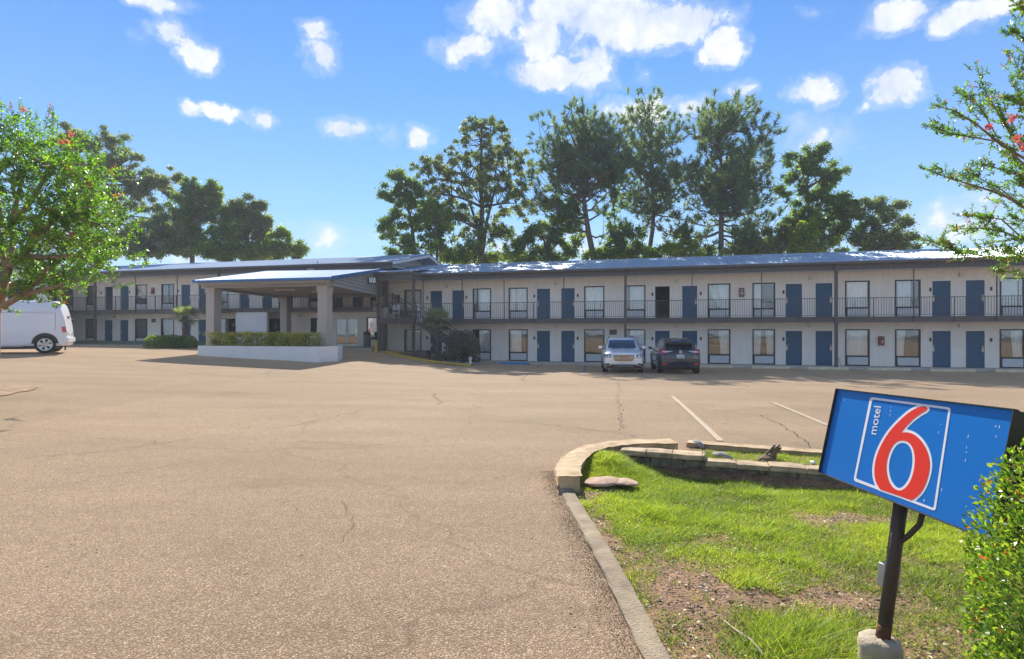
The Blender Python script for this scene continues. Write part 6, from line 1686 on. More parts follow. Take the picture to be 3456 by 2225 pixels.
# ------------------------------------------------------------------ grass, gravel and leaf litter of the island
def grass_density(x, y):
    n1 = fbm(x * 1.1 + 3, y * 1.1, 21); n2 = fbm(x * 4.2, y * 4.2 + 9, 22)
    n3_ = fbm(x * 9, y * 9, 23); d = 1.12 + (n1 - .5) * 1.1 + (n2 - .5) * 1.3 + (n3_ - .5) * .9
    for (cx_, cy_, sx, sy, a) in ((1.0, 3.45, .36, .6, 1.05), (1.75, 3.35, .5, .17, 1.2), (2.95, 5.0, .6, .22, .95), (.74, 4.6, .10, .8, .8), (.72, 5.6, .25, .35, .7), (1.05, 2.7, .35, .3, .55), (1.9, 2.6, .25, .25, .6), (2.3, 3.0, .3, .2, .5), (3.6, 4.6, .5, .15, .5), (.95, 5.95, .28, .2, 1.1)):
        d = d - a * np.exp(-((x - cx_) / sx) ** 2 - ((y - cy_) / sy) ** 2)
    d = d + .8 * np.exp(-((x - 1.42) / .28) ** 2 - ((y - 2.85) / .3) ** 2) + .3 * np.exp(-((x - 1.5) / .5) ** 2 - ((y - 6.2) / .5) ** 2)
    return np.clip(d, 0.06, 1.3)


N0 = 600000
gx = rng.uniform(.5, 7.5, N0); gy = np.sqrt(rng.uniform(1.6 ** 2, 7.3 ** 2, N0)); vis = (gx / gy < .98)
gx, gy = gx[vis], gy[vis]
inf = inpoly(gx, gy, shrink(front, .02)); dens = grass_density(gx, gy)
keep = inf & (rng.uniform(0, 1.25, len(gx)) < dens ** 1.35)
bx, by, bd_ = gx[keep], gy[keep], dens[keep]
ins = inpoly(gx, gy, strip) & (rng.uniform(0, 1, len(gx)) < .42 * fbm(gx * 3, gy * 3, 44) ** 1.3 * 1.8)
bx = np.r_[bx, gx[ins]]; by = np.r_[by, gy[ins]]; bd_ = np.r_[bd_, np.full(ins.sum(), .7)]
infr = inpoly(bx, by, front); bz = np.where(infr, isl_z(bx, by), strip_z(bx, by)); n = len(bx)
h = rng.uniform(.014, .042, n) * (.6 + .7 * bd_) * (1 + 1.5 * np.exp(-((bx - 1.42) / .28) ** 2 - ((by - 2.85) / .3) ** 2)) * (1 + .8 * (fbm(bx * 2, by * 2, 9) > .62))
tall = rng.uniform(0, 1, n) < .012; h[tall] *= 2.2
tl = rng.normal(size=(n, 2)) * .75 * h[:, None]; flow = (fbm(bx * .9, by * .9, 31) - .5) * 5
tip = np.c_[bx + tl[:, 0] + np.cos(flow) * h * .5, by + tl[:, 1] + np.sin(flow) * h * .5, bz + h * .8]
base = np.c_[bx, by, bz - .004]; sd = np.c_[rng.normal(size=n), rng.normal(size=n) * .4, np.zeros(n)]
tone = fbm(bx * 1.4, by * 1.4, 55) * .7 + rng.uniform(0, 1, n) * .45 + (bd_ - .9) * .25
mi = np.where(tone > .72, 1, np.where(tone > .40, 0, 2)); mi = np.where(rng.uniform(0, 1, n) < .07 + .2 * (bd_ < .6), 3, mi)
tag(link('grass', blade_mesh('grass', base, tip, sd, rng.uniform(.0035, .0075, n), LEAF['grass'], mi)), 'patchy green grass on the island in front of the block wall', 'grass', kind='stuff')
# small broad-leaved weeds among it
nw = 52000; wx = rng.uniform(.5, 7.2, nw); wy = rng.uniform(1.8, 7.2, nw); wk = (inpoly(wx, wy, shrink(front, .03)) & (rng.uniform(0, 1, nw) < grass_density(wx, wy) * (.35 + fbm(wx * 2.2, wy * 2.2, 77)) * .9)); wx, wy = wx[wk], wy[wk]; nw = len(wx)
c = np.c_[wx, wy, isl_z(wx, wy) + rng.uniform(.006, .035, nw)]; tone = fbm(wx * 1.4, wy * 1.4, 55) + rng.uniform(-.3, .3, nw)
tag(link('ground_cover', leaf_mesh('ground_cover', c, np.c_[rng.normal(size=(nw, 2)), rng.uniform(-.1, .5, nw)], unit(np.c_[rng.normal(size=(nw, 2)) * .4, np.ones(nw)]), rng.uniform(.010, .024, nw), rng.uniform(.008, .016, nw), LEAF['grass'], np.where(tone > .62, 1, np.where(tone > .36, 0, 2)))), 'low clover-like ground cover among the island grass', 'ground cover', kind='stuff')


def scatter_lumps(name, x, y, z, s, mats, label, cat):
    """tiny six-cornered stones"""
    n = len(x); o = np.array([(1, 0, 0), (0, 1, 0), (-1, 0, 0), (0, -1, 0), (0, 0, .6), (0, 0, -.6)], float); f = np.array([(0, 1, 4), (1, 2, 4), (2, 3, 4), (3, 0, 4), (1, 0, 5), (2, 1, 5), (3, 2, 5), (0, 3, 5)])
    a = rng.uniform(0, 2 * PI, n); v = o[None] * rng.uniform(.6, 1.3, (n, 6, 1)) * s[:, None, None]; ca, sa = np.cos(a)[:, None], np.sin(a)[:, None]
    v = np.stack([v[..., 0] * ca - v[..., 1] * sa, v[..., 0] * sa + v[..., 1] * ca, v[..., 2]], -1) + np.c_[x, y, z][:, None, :]
    fs = (f[None] + np.arange(n)[:, None, None] * 6).reshape(-1, 3)
    tag(link(name, npmesh(name, v.reshape(-1, 3), fs, 3, mats, np.repeat(rng.integers(0, len(mats), n), 8))), label, cat, kind='stuff')


STONES = [mat('gravel_tan', (.42, .30, .19), .9, var=.3), mat('gravel_pale', (.60, .52, .42), .9, var=.3), mat('gravel_brown', (.20, .125, .075), .95, var=.3), mat('gravel_dark', (.09, .065, .05), .95, var=.3)]
n = 75000; x = rng.uniform(.5, 4.5, n); y = rng.uniform(1.8, 6.6, n); k = inpoly(x, y, shrink(front, .03)) & (rng.uniform(0, 1, n) > grass_density(x, y) * 1.1); x, y = x[k], y[k]
scatter_lumps('gravel', x, y, isl_z(x, y), rng.uniform(.002, .0085, len(x)) * (1 + (rng.uniform(0, 1, len(x)) < .05) * 1.3), STONES, 'loose gravel and soil crumbs on the bare patches of the island', 'gravel')
n = 9000; t = rng.uniform(0, 1, n) ** .8; ky = 1.2 + 5.2 * t; kx = np.interp(ky, [1.6, 2.74, 3.77, 5.03, 5.71, 6.4], [.70, .633, .585, .511, .466, .47]) - np.abs(rng.normal(0, .075, n)) - .004; k = rng.uniform(0, 1, n) < .25 + .75 * fbm(ky * 2, kx * 5, 91)
kx, ky = kx[k], ky[k]; scatter_lumps('kerb_grit', kx, ky, gz_arr(kx, ky) + .004, rng.uniform(.0012, .0042, len(kx)), [STONES[2], STONES[2], STONES[3], STONES[0]], 'dark grit gathered on the asphalt along the flush kerb', 'grit')
# twigs and dead leaves
tw = MB(); r = random.Random(17)
for k in range(70):
    x, y = r.uniform(.7, 2.6), r.uniform(2.4, 5.2)
    if not inpoly(np.array([x]), np.array([y]), shrink(front, .05))[0]: continue
    a = r.uniform(0, PI); L = r.uniform(.04, .14); z = float(isl_z(np.array([x]), np.array([y]))[0]) + .008; tw.tube([(x, y, z), (x + math.cos(a) * L / 2, y + math.sin(a) * L / 2, z + .012), (x + math.cos(a + .4) * L, y + math.sin(a + .4) * L, z + .004)], [.0022, .002, .001], 4, False)
tag(tw.build('twigs', MT['rock']), 'thin dead twigs scattered on the bare soil of the island', 'twigs', kind='stuff')
P = [atz(2445, 2095, .015), atz(2480, 2125, .02), atz(2540, 2165, .02), atz(2580, 2215, .015), atz(2610, 2260, .01)]
tag(MB().tube(P, [.004, .006, .007, .006, .005], 6).build('fallen_stick', MT['concrete'], smooth=True), 'bent pale stick lying on bare soil left of the sign base', 'stick')
n = 3200; x = rng.uniform(.6, 3.2, n); y = rng.uniform(2.0, 6.4, n); k = inpoly(x, y, shrink(front, .03)) & (rng.uniform(0, 1, n) > grass_density(x, y) * .8); x, y = x[k], y[k]; n = len(x)
tag(link('dead_leaves', leaf_mesh('dead_leaves', np.c_[x, y, isl_z(x, y) + .012], np.c_[rng.normal(size=(n, 2)), rng.normal(size=n) * .2], unit(np.c_[rng.normal(size=(n, 2)) * .3, np.ones(n)]), rng.uniform(.015, .035, n), rng.uniform(.008, .018, n), [MT['wood'], MT['rock'], MT['cream']], rng.integers(0, 3, n))), 'dry leaves on the bare soil of the island', 'dead leaves', kind='stuff')
n = 700; x = rng.uniform(-12, 10, n); y = rng.uniform(2.5, 22, n); k = ~inpoly(x, y, shrink(ISLAND, -.05)); x, y = x[k], y[k]; n = len(x)
tag(link('leaf_litter', leaf_mesh('leaf_litter', np.c_[x, y, gz_arr(x, y) + .022], np.c_[rng.normal(size=(n, 2)), rng.normal(size=n) * .1], unit(np.c_[rng.normal(size=(n, 2)) * .2, np.ones(n)]), rng.uniform(.015, .04, n), rng.uniform(.008, .02, n), [MT['wood'], MT['rock'], MT['crack'], MT['cream']], rng.integers(0, 4, n))), 'stray dry leaves and scraps scattered on the asphalt', 'leaf litter', kind='stuff')


# ------------------------------------------------------------------ vehicles
def catmull(P, n):
    """smooth interpolation of the rows of P (m, ...) at n samples"""
    P = np.asarray(P, float); m = len(P); t = np.linspace(0, m - 1, n); i = np.clip(t.astype(int), 0, m - 2); f = (t - i).reshape((-1,) + (1,) * (P.ndim - 1))
    a = P[np.clip(i - 1, 0, m - 1)]; b = P[i]; c = P[i + 1]; d = P[np.clip(i + 2, 0, m - 1)]
    m1 = (c - a) * .42; m2 = (d - b) * .42
    return (2 * f ** 3 - 3 * f ** 2 + 1) * b + (f ** 3 - 2 * f ** 2 + f) * m1 + (-2 * f ** 3 + 3 * f ** 2) * c + (f ** 3 - f ** 2) * m2


def loft(stations, ny=90, nr=34):
    """body surface from stations (y, [(x, z) ...] from bottom centre over the side to top centre)"""
    rings = np.array([[(x, y, z) for x, z in pts] for y, pts in stations], float)
    R = catmull(rings, ny); R = np.stack([catmull(r, nr) for r in R])
    L = R[:, ::-1].copy(); L[:, :, 0] *= -1; ring = np.concatenate([R, L[:, 1:-1]], 1); n = ring.shape[1]
    vs = [tuple(p) for p in ring.reshape(-1, 3)]; fs = [(i * n + j, i * n + (j + 1) % n, (i + 1) * n + (j + 1) % n, (i + 1) * n + j) for i in range(ny - 1) for j in range(n)]
    k = len(vs); vs += [tuple(ring[0].mean(0)), tuple(ring[-1].mean(0))]
    fs += [(k, (j + 1) % n, j) for j in range(n)] + [(k + 1, (ny - 1) * n + j, (ny - 1) * n + (j + 1) % n) for j in range(n)]
    return MB().add(vs, fs)


def bvh_of(o):
    me = o.data; return BVHTree.FromPolygons([tuple(v.co) for v in me.vertices], [tuple(p.vertices) for p in me.polygons])


def decal(bvh, poly, axis, sign, mt, name, parent, off=.008, step=.06, th=None, rim=True, holes=()):
    """a panel, lamp or window laid on the body: poly in the plane seen along an axis, thrown onto the surface"""
    x0, y0 = np.min(np.array(poly), 0); x1, y1 = np.max(np.array(poly), 0); gx_, gy_ = np.meshgrid(np.arange(x0 + step / 2, x1, step), np.arange(y0 + step / 2, y1, step)); gx_ = gx_.ravel(); gy_ = gy_.ravel(); k = inpoly(gx_, gy_, poly)
    fine = []
    for a, b in zip(poly, list(poly[1:]) + [poly[0]]):
        a, b = Vector(a), Vector(b); n = max(1, int((b - a).length / step)); fine += [tuple(a.lerp(b, i / n)) for i in range(n)]
    V, F = tri_area(fine, [list(h) for h in holes], list(zip(gx_[k], gy_[k])))
    pts = []; last = None
    for u, v in V:
        if axis == 'y': o, d = Vector((u, -50 * sign, v)), Vector((0, sign, 0))
        elif axis == 'x': o, d = Vector((-50 * sign, u, v)), Vector((sign, 0, 0))
        else: o, d = Vector((u, v, 50)), Vector((0, 0, -1))
        h = bvh.ray_cast(o, d)
        pts.append((h[0], h[1], d) if h[0] else None)
    good = [p for p in pts if p]
    if not good: return None
    out = []; inn = []
    for (u, v), p in zip(V, pts):
        if p is None:
            ia = 1 if axis == 'y' else 0
            q = min(good, key=lambda g: (g[0][0 if axis != 'x' else 1] - u) ** 2 + (g[0][2 if axis != 'z' else 1] - v) ** 2); base = Vector(q[0])
            if axis == 'y': base.x, base.z = u, v
            elif axis == 'x': base.y, base.z = u, v
            p = (base, q[1], q[2])
        nrm = p[1] if p[1].dot(p[2]) < 0 else -p[1]
        out.append(tuple(p[0] - p[2] * off * .6 + nrm * off * .6)); inn.append(tuple(p[0] + p[2] * .02))
    n = len(V); fs = [tuple(f) for f in F]; ed = {}
    for f in F:
        for i in range(3):
            e = (f[i], f[(i + 1) % 3]); kk = tuple(sorted(e)); ed[kk] = None if kk in ed else e
    fs += [(e[0], e[1], e[1] + n, e[0] + n) for e in ed.values() if e]
    return MB().add(out + inn, fs).build(name, MT[mt], parent)


def wheel(parent, x, y, r, w, side, spokes=5, rimr=.68, rimmat='rim'):
    """side -1: outer face towards -x"""
    t = MB().lathe([(r * .66, -w / 2), (r * .93, -w / 2), (r, -w / 2 + .035), (r, w / 2 - .035), (r * .93, w / 2), (r * .66, w / 2)], n=28, axis='x').build('wheel', MT['tyre'], parent, True, loc=(x, y, r))
    s = side; o = s * w / 2
    MB().lathe([(0, o * .55), (r * .45, o * .5), (r * .66, o * .6), (r * .66, o * .97), (r * .70, o * 1.01), (r * rimr, o * .9), (r * .62, o * .55), (0, o * .54)], n=28, axis='x').build('rim', MT['black'], t, True)
    m = MB(); m.lathe([(0, o * 1.0), (r * .13, o * 1.0), (r * .15, o * .6)], n=14, axis='x')
    for i in range(spokes):
        a = 2 * PI * i / spokes + .3
        for da in (-.13, .13):
            m.bar((o * .93, math.cos(a + da * .5) * r * .08, math.sin(a + da * .5) * r * .08), (o * .93, math.cos(a + da) * r * .66, math.sin(a + da) * r * .66), r * .12, abs(o) * .18, up=(1, 0, 0))
    m.lathe([(r * .60, o * .97), (r * .70, o * 1.02), (r * .70, o * .9), (r * .60, o * .85)], n=28, axis='x')
    m.build('spokes', MT[rimmat], t)
    return t


def circ(cx_, cy_, rx, ry=None, n=18): return [(cx_ + rx * math.cos(2 * PI * i / n), cy_ + (ry or rx) * math.sin(2 * PI * i / n)) for i in range(n)]


def suv_st(y, zb, w, zm, zs, wr, zt, tw=.72, wb=None, crown=.025):
    wb = wb or w - .06
    return (y, [(0, zb), (wb * .75, zb), (wb, zb + .05), (w, zm), (w - .015, zs), (wr + (w - wr) * .12, zs + (zt - zs) * .45 if zt - zs > .2 else zs + (zt - zs) * .5), (wr, zt - .045 if zt - zs > .2 else zt - .02), (wr * tw, zt), (0, zt + crown)])


def both(f):
    for s in (-1, 1): f(s)


# silver car, nose towards us
gA = ground_at(2105, 1262); yaw = -math.radians(8)
ac = empty('parked_car', (gA.x, gA.y, gA.z), yaw, 'silver sport utility car parked nose out, chrome grille towards us', 'car', 'cars parked before the right wing')
stA = [suv_st(0.0, .34, .70, .50, .78, .62, .86), suv_st(.05, .24, .86, .52, .88, .74, .965), suv_st(.22, .20, .93, .55, .94, .80, 1.01), suv_st(.6, .2, .955, .6, .98, .80, 1.06), suv_st(1.15, .2, .96, .62, 1.02, .80, 1.12), suv_st(1.35, .2, .96, .62, 1.04, .80, 1.17), suv_st(1.7, .2, .96, .62, 1.05, .72, 1.42), suv_st(2.05, .2, .96, .62, 1.06, .67, 1.60), suv_st(2.4, .2, .96, .62, 1.07, .655, 1.67), suv_st(3.4, .2, .96, .62, 1.09, .65, 1.69), suv_st(4.3, .2, .955, .64, 1.10, .64, 1.64), suv_st(4.6, .24, .94, .64, 1.08, .66, 1.45), suv_st(4.82, .28, .90, .66, 1.0, .70, 1.15), suv_st(4.92, .4, .78, .66, .9, .66, .98)]
bo_ = loft(stA).build('body', MT['silver'], ac, True); bv = bvh_of(bo_)
D = lambda poly, ax, sg, mt, nm, off=.008, step=.06, holes=(): decal(bv, poly, ax, sg, mt, nm, ac, off, step, holes=holes)
D([(-.70, 1.18), (.70, 1.18), (.62, 1.58), (-.62, 1.58)], 'y', 1, 'carglass', 'windscreen', .006)
D([(-.52, .90), (.52, .90), (.55, .78), (.47, .62), (.36, .575), (-.36, .575), (-.47, .62), (-.55, .78)], 'y', 1, 'chrome', 'grille_surround', .028, .05, holes=[[(-.49, .88), (.49, .88), (.52, .78), (.445, .635), (.35, .597), (-.35, .597), (-.445, .635), (-.52, .78)]])
gr = D([(-.48, .875), (.48, .875), (.50, .78), (.43, .635), (.34, .605), (-.34, .605), (-.43, .635), (-.50, .78)], 'y', 1, 'black', 'grille', .022, .05)
for i, z in enumerate((.835, .775, .715, .655)):
    w = (.485, .49, .46, .42)[i]; decal(bv, [(-w, z - .008), (w, z - .008), (w, z + .012), (-w, z + .012)], 'y', 1, 'chrome', 'grille_bar', gr, .034, .05)
tx = text_mesh('emblem', 'GMC', .15, MT['lampred'], .004, 1.02); h = bv.ray_cast(Vector((0, -5, .80)), Vector((0, 1, 0))); link('emblem', tx, ac, (0, h[0].y - .045, .80), (PI / 2, 0, 0)).scale = (1.15, .8, 1)
both(lambda s: D([(s * .56, .91), (s * .90, .95), (s * .93, .88), (s * .90, .75), (s * .62, .755), (s * .58, .80)][::s], 'y', 1, 'lampclear', 'headlight', .012, .05))
both(lambda s: D([(s * .60, .86), (s * .78, .89), (s * .76, .79), (s * .63, .785)][::s], 'y', 1, 'black', 'lamp_housing', .016, .05))
both(lambda s: D(circ(s * .70, .835, .042), 'y', 1, 'chrome', 'lamp_reflector', .022, .05))
D([(-.90, .26), (.90, .26), (.92, .40), (.66, .40), (.52, .455), (-.52, .455), (-.66, .40), (-.92, .40)], 'y', 1, 'black', 'lower_bumper', .008, .06)
D([(-.52, .455), (.52, .455), (.44, .34), (-.44, .34)], 'y', 1, 'greybin', 'air_intake', .014, .06)
both(lambda s: D([(s * .56, .42), (s * .70, .50), (s * .90, .47), (s * .89, .405), (s * .70, .39)][::s], 'y', 1, 'hollowshade', 'fog_lamp_recess', .013, .05))
both(lambda s: D([(s * .50, .47), (s * .54, .485), (s * .70, .40), (s * .88, .415), (s * .905, .52), (s * .92, .52), (s * .90, .385), (s * .69, .375)][::s], 'y', 1, 'chrome', 'fog_lamp_trim', .018, .05))
D([(-.58, .30), (.58, .30), (.66, .225), (-.66, .225)], 'y', 1, 'chrome', 'skid_plate', .014, .06)
for s in (-1, 1):
    D([(1.55, 1.14), (2.35, 1.14), (2.35, 1.58), (2.1, 1.55), (1.78, 1.36)], 'x', -s, 'carglass', 'side_window', .006, .08); D([(2.42, 1.14), (3.45, 1.15), (3.45, 1.59), (2.42, 1.58)], 'x', -s, 'carglass', 'side_window', .006, .08); D([(3.52, 1.15), (4.30, 1.18), (4.15, 1.50), (3.52, 1.58)], 'x', -s, 'carglass', 'side_window', .006, .08)
    for yy in (.98, 3.86): D([p for p in circ(yy, .40, .43, .43, 20) if p[1] > .2], 'x', -s, 'black', 'wheel_arch', .005, .08); wheel(ac, s * .85, yy, .37, .25, s)
    D([(1.4, .24), (3.4, .24), (3.4, .36), (1.4, .36)], 'x', -s, 'black', 'sill_trim', .006, .1)
    mm = MB().box(s * .98, s * 1.17, 1.50, 1.62, 1.14, 1.29).build('mirror', MT['silver'], ac); bevel(mm, .035, 2); MB().bar((s * .86, 1.58, 1.12), (s * 1.0, 1.57, 1.16), .05).build('mirror_arm', MT['black'], mm)
    MB().tube([(s * .60, 2.3, 1.70), (s * .605, 2.4, 1.74), (s * .60, 3.3, 1.755), (s * .59, 4.1, 1.72), (s * .59, 4.2, 1.68)], .018, 6).build('roof_rail', MT['black'], ac)
MB().bar((-.55, 1.28, 1.165), (-.02, 1.31, 1.175), .02, .02).bar((.02, 1.31, 1.175), (.58, 1.28, 1.165), .02, .02).build('wiper', MT['black'], ac)

# dark blue car, tail towards us
gB = ground_at(2297, 1265); rd = empty('parked_car', (gB.x, gB.y, gB.z), yaw, 'dark navy sport utility car parked tail out, red lamps and white plate towards us', 'car', 'cars parked before the right wing')
stB = [suv_st(0.0, .36, .74, .52, .80, .62, .94), suv_st(.06, .27, .87, .56, .94, .70, 1.08), suv_st(.2, .23, .92, .6, 1.02, .72, 1.20), suv_st(.42, .2, .945, .62, 1.04, .68, 1.42), suv_st(.62, .2, .95, .62, 1.05, .64, 1.56), suv_st(.85, .2, .95, .62, 1.04, .635, 1.61), suv_st(1.8, .2, .95, .62, 1.02, .64, 1.66), suv_st(2.6, .2, .95, .62, 1.0, .64, 1.63), suv_st(2.95, .2, .95, .62, .99, .68, 1.50), suv_st(3.4, .2, .95, .62, .98, .76, 1.18), suv_st(3.6, .2, .95, .6, .97, .79, 1.08), suv_st(4.3, .2, .93, .58, .9, .76, .98), suv_st(4.6, .24, .86, .5, .8, .66, .88), suv_st(4.7, .34, .7, .5, .72, .55, .78)]
bo_ = loft(stB).build('body', MT['navy'], rd, True); bv2 = bvh_of(bo_)
D = lambda poly, ax, sg, mt, nm, off=.008, step=.06, holes=(): decal(bv2, poly, ax, sg, mt, nm, rd, off, step, holes=holes)
D([(-.70, 1.20), (.70, 1.20), (.62, 1.40), (-.62, 1.40)], 'y', 1, 'carglass', 'rear_window', .006, .05)
sp_ = MB(); n = 12; vs = []
for i in range(n + 1):
    x = -.62 + 1.24 * i / n; e = 1 - .25 * abs(x / .62) ** 3; vs += [(x, .20 + .10 * (1 - e), 1.46), (x, .17 + .10 * (1 - e), 1.50), (x, .7, 1.60 - .03 * abs(x)), (x, .7, 1.52)]
sp_.add(vs, [(i * 4 + j, i * 4 + (j + 1) % 4, (i + 1) * 4 + (j + 1) % 4, (i + 1) * 4 + j) for i in range(n) for j in range(4)] + [(0, 1, 2, 3), (n * 4, n * 4 + 1, n * 4 + 2, n * 4 + 3)]); sp_.build('spoiler', MT['navy'], rd, True)
MB().box(-.60, .60, .24, .5, 1.405, 1.458).build('spoiler_underside', MT['black'], rd)
both(lambda s: D([(s * .60, 1.13), (s * .90, 1.17), (s * .93, 1.10), (s * .90, .98), (s * .70, .97), (s * .62, 1.03)][::s], 'y', 1, 'lampred', 'tail_light', .014, .05))
both(lambda s: D([(s * .36, 1.105), (s * .36, 1.085), (s * .60, 1.02), (s * .80, 1.035), (s * .80, 1.085), (s * .55, 1.09)][::s], 'y', 1, 'ac', 'tail_light_bar', .020, .05))
D([(-.175, .77), (.175, .77), (.175, .93), (-.175, .93)], 'y', 1, 'plate', 'number_plate', .016, .08)
tx = text_mesh('plate_text', 'F14 9888', .085, MT['navy'], .002, 1.0); h = bv2.ray_cast(Vector((0, -5, .845)), Vector((0, 1, 0))); link('plate_text', tx, rd, (0, h[0].y - .026, .84), (PI / 2 - .12, 0, 0))
h = bv2.ray_cast(Vector((0, -5, 1.06)), Vector((0, 1, 0))); em = empty('emblem', (0, h[0].y - .03, 1.06)); em.parent = rd
m = MB()
for i in range(20):
    a, b = 2 * PI * i / 20, 2 * PI * (i + 1) / 20; m.bar((math.cos(a) * .062, 0, math.sin(a) * .066), (math.cos(b) * .062, 0, math.sin(b) * .066), .012, .014, up=(0, 1, 0))
m.bar((-.028, 0, -.05), (-.012, 0, .045), .013, .014, up=(0, 1, 0)).bar((.028, 0, -.05), (.012, 0, .045), .013, .014, up=(0, 1, 0)).bar((-.02, 0, -.012), (.02, 0, -.012), .012, .012, up=(0, 1, 0)); m.build('emblem_ring', MT['chrome'], em)
both(lambda s: D([(s * .62, .455), (s * .83, .455), (s * .83, .515), (s * .62, .515)][::s], 'y', 1, 'lampred', 'reflector', .012, .05))
D([(-.92, .24), (.92, .24), (.92, .40), (.5, .43), (-.5, .43), (-.92, .40)], 'y', 1, 'black', 'lower_bumper', .006, .06)
both(lambda s: D(circ(s * .68, .335, .062), 'y', 1, 'chrome', 'exhaust_ring', .016, .05)); both(lambda s: D(circ(s * .68, .335, .045), 'y', 1, 'hollowshade', 'exhaust_pipe', .02, .05))
D([(-.22, .255), (.22, .255), (.2, .285), (-.2, .285)], 'y', 1, 'chrome', 'tow_bar', .012, .05)
D([(-.84, .635), (.84, .635), (.85, .655), (-.85, .655)], 'y', 1, 'rail', 'tailgate_seam', .006, .05)
for s in (-1, 1): D([(s * .52, .94), (s * .24, .975), (s * .24, .995), (s * .54, .96), (s * .80, .64), (s * .77, .64)][::s], 'y', 1, 'rail', 'tailgate_crease', .005, .05)
MB().bar((-.02, .12, 1.215), (-.48, .16, 1.235), .022, .022).build('wiper', MT['black'], rd)
for s, body, z in ((1, 'RDX', .855), (1, 'SH-AWD', .78)):
    tx = text_mesh('badge', body, .055, MT['chrome'], .003, 1.05); h = bv2.ray_cast(Vector((.70, -5, z)), Vector((0, 1, 0))); link('badge', tx, rd, (.66, h[0].y - .035, z), (PI / 2, 0, .12))
MB().hexa([(-.035, .95, 1.63), (.035, .95, 1.63), (.02, 1.15, 1.655), (-.02, 1.15, 1.655), (-.008, 1.0, 1.70), (.008, 1.0, 1.70), (.008, 1.12, 1.67), (-.008, 1.12, 1.67)]).build('roof_antenna', MT['black'], rd)
for s in (-1, 1):
    D([(.62, 1.20), (1.05, 1.13), (1.05, 1.50), (.85, 1.50)], 'x', -s, 'carglass', 'side_window', .006, .08); D([(1.12, 1.12), (2.05, 1.10), (2.05, 1.54), (1.12, 1.52)], 'x', -s, 'carglass', 'side_window', .006, .08); D([(2.12, 1.10), (3.12, 1.08), (2.75, 1.45), (2.5, 1.54), (2.12, 1.55)], 'x', -s, 'carglass', 'side_window', .006, .08)
    for yy in (.90, 3.65): D([p for p in circ(yy, .40, .43, .43, 20) if p[1] > .2], 'x', -s, 'black', 'wheel_arch', .005, .08); wheel(rd, s * .835, yy, .37, .25, s)
    mm = MB().box(s * .98, s * 1.16, 2.98, 3.10, 1.08, 1.22).build('mirror', MT['navy'], rd); bevel(mm, .035, 2); MB().bar((s * .86, 3.05, 1.07), (s * 1.0, 3.04, 1.11), .05).build('mirror_arm', MT['black'], mm)
    MB().tube([(s * .60, .9, 1.64), (s * .605, 1.0, 1.675), (s * .60, 1.8, 1.70), (s * .59, 2.4, 1.67), (s * .59, 2.5, 1.63)], .016, 6).build('roof_rail', MT['chrome'], rd)
    D([(1.4, .22), (3.2, .22), (3.2, .33), (1.4, .33)], 'x', -s, 'black', 'sill_trim', .006, .1)

# white high-roof van at the left edge, tail towards the right; local y from the tail forwards
psi = math.radians(30); van = empty('parked_van', (-21.65, 27.6, 0), PI / 2 + psi, 'white high-roof van at the left edge, its rear half in the picture', 'van')
van.location.z = gz(-22.5, 27.0) + .02


def van_st(y, zb, w, zt, wr=.80, sh=1.5):
    return (y, [(0, zb), (w * .7, zb), (w - .03, zb + .04), (w, .8), (w, .98), (w - .012, sh), (w - .05, 1.95), (wr, zt - .14), (wr * .8, zt), (0, zt + .03)])


stV = [van_st(.0, .42, .86, 1.02, .80, .93), van_st(.03, .36, .93, 1.30, .82, 1.15), van_st(.10, .34, .97, 1.8, .82, 1.4), van_st(.22, .33, .99, 2.25, .80), van_st(.40, .33, 1.0, 2.42, .78), van_st(.7, .33, 1.0, 2.45, .78), van_st(2.5, .33, 1.0, 2.46, .78), van_st(4.0, .33, 1.0, 2.45, .76), van_st(4.4, .33, 1.0, 2.3, .72), van_st(4.9, .33, 1.0, 1.75, .70, 1.3), van_st(5.15, .33, .99, 1.32, .76, 1.15), van_st(5.6, .34, .95, 1.22, .72, 1.05), van_st(5.75, .4, .85, 1.0, .66, .9)]
for y_, pts in stV[:1]: pts[6] = (.84, 1.0); pts[5] = (.86, .95)
stV[1][1][6] = (.86, 1.24); stV[2][1][6] = (.93, 1.62); stV[-1][1][6] = (.76, .95); stV[-2][1][6] = (.82, 1.12); stV[-3][1][6] = (.86, 1.24); stV[-4][1][6] = (.86, 1.5)
bo_ = loft(stV, 110, 40).build('body', MT['vanwhite'], van, True); bv3 = bvh_of(bo_)
D = lambda poly, ax, sg, mt, nm, off=.008, step=.08, holes=(): decal(bv3, poly, ax, sg, mt, nm, van, off, step, holes=holes)
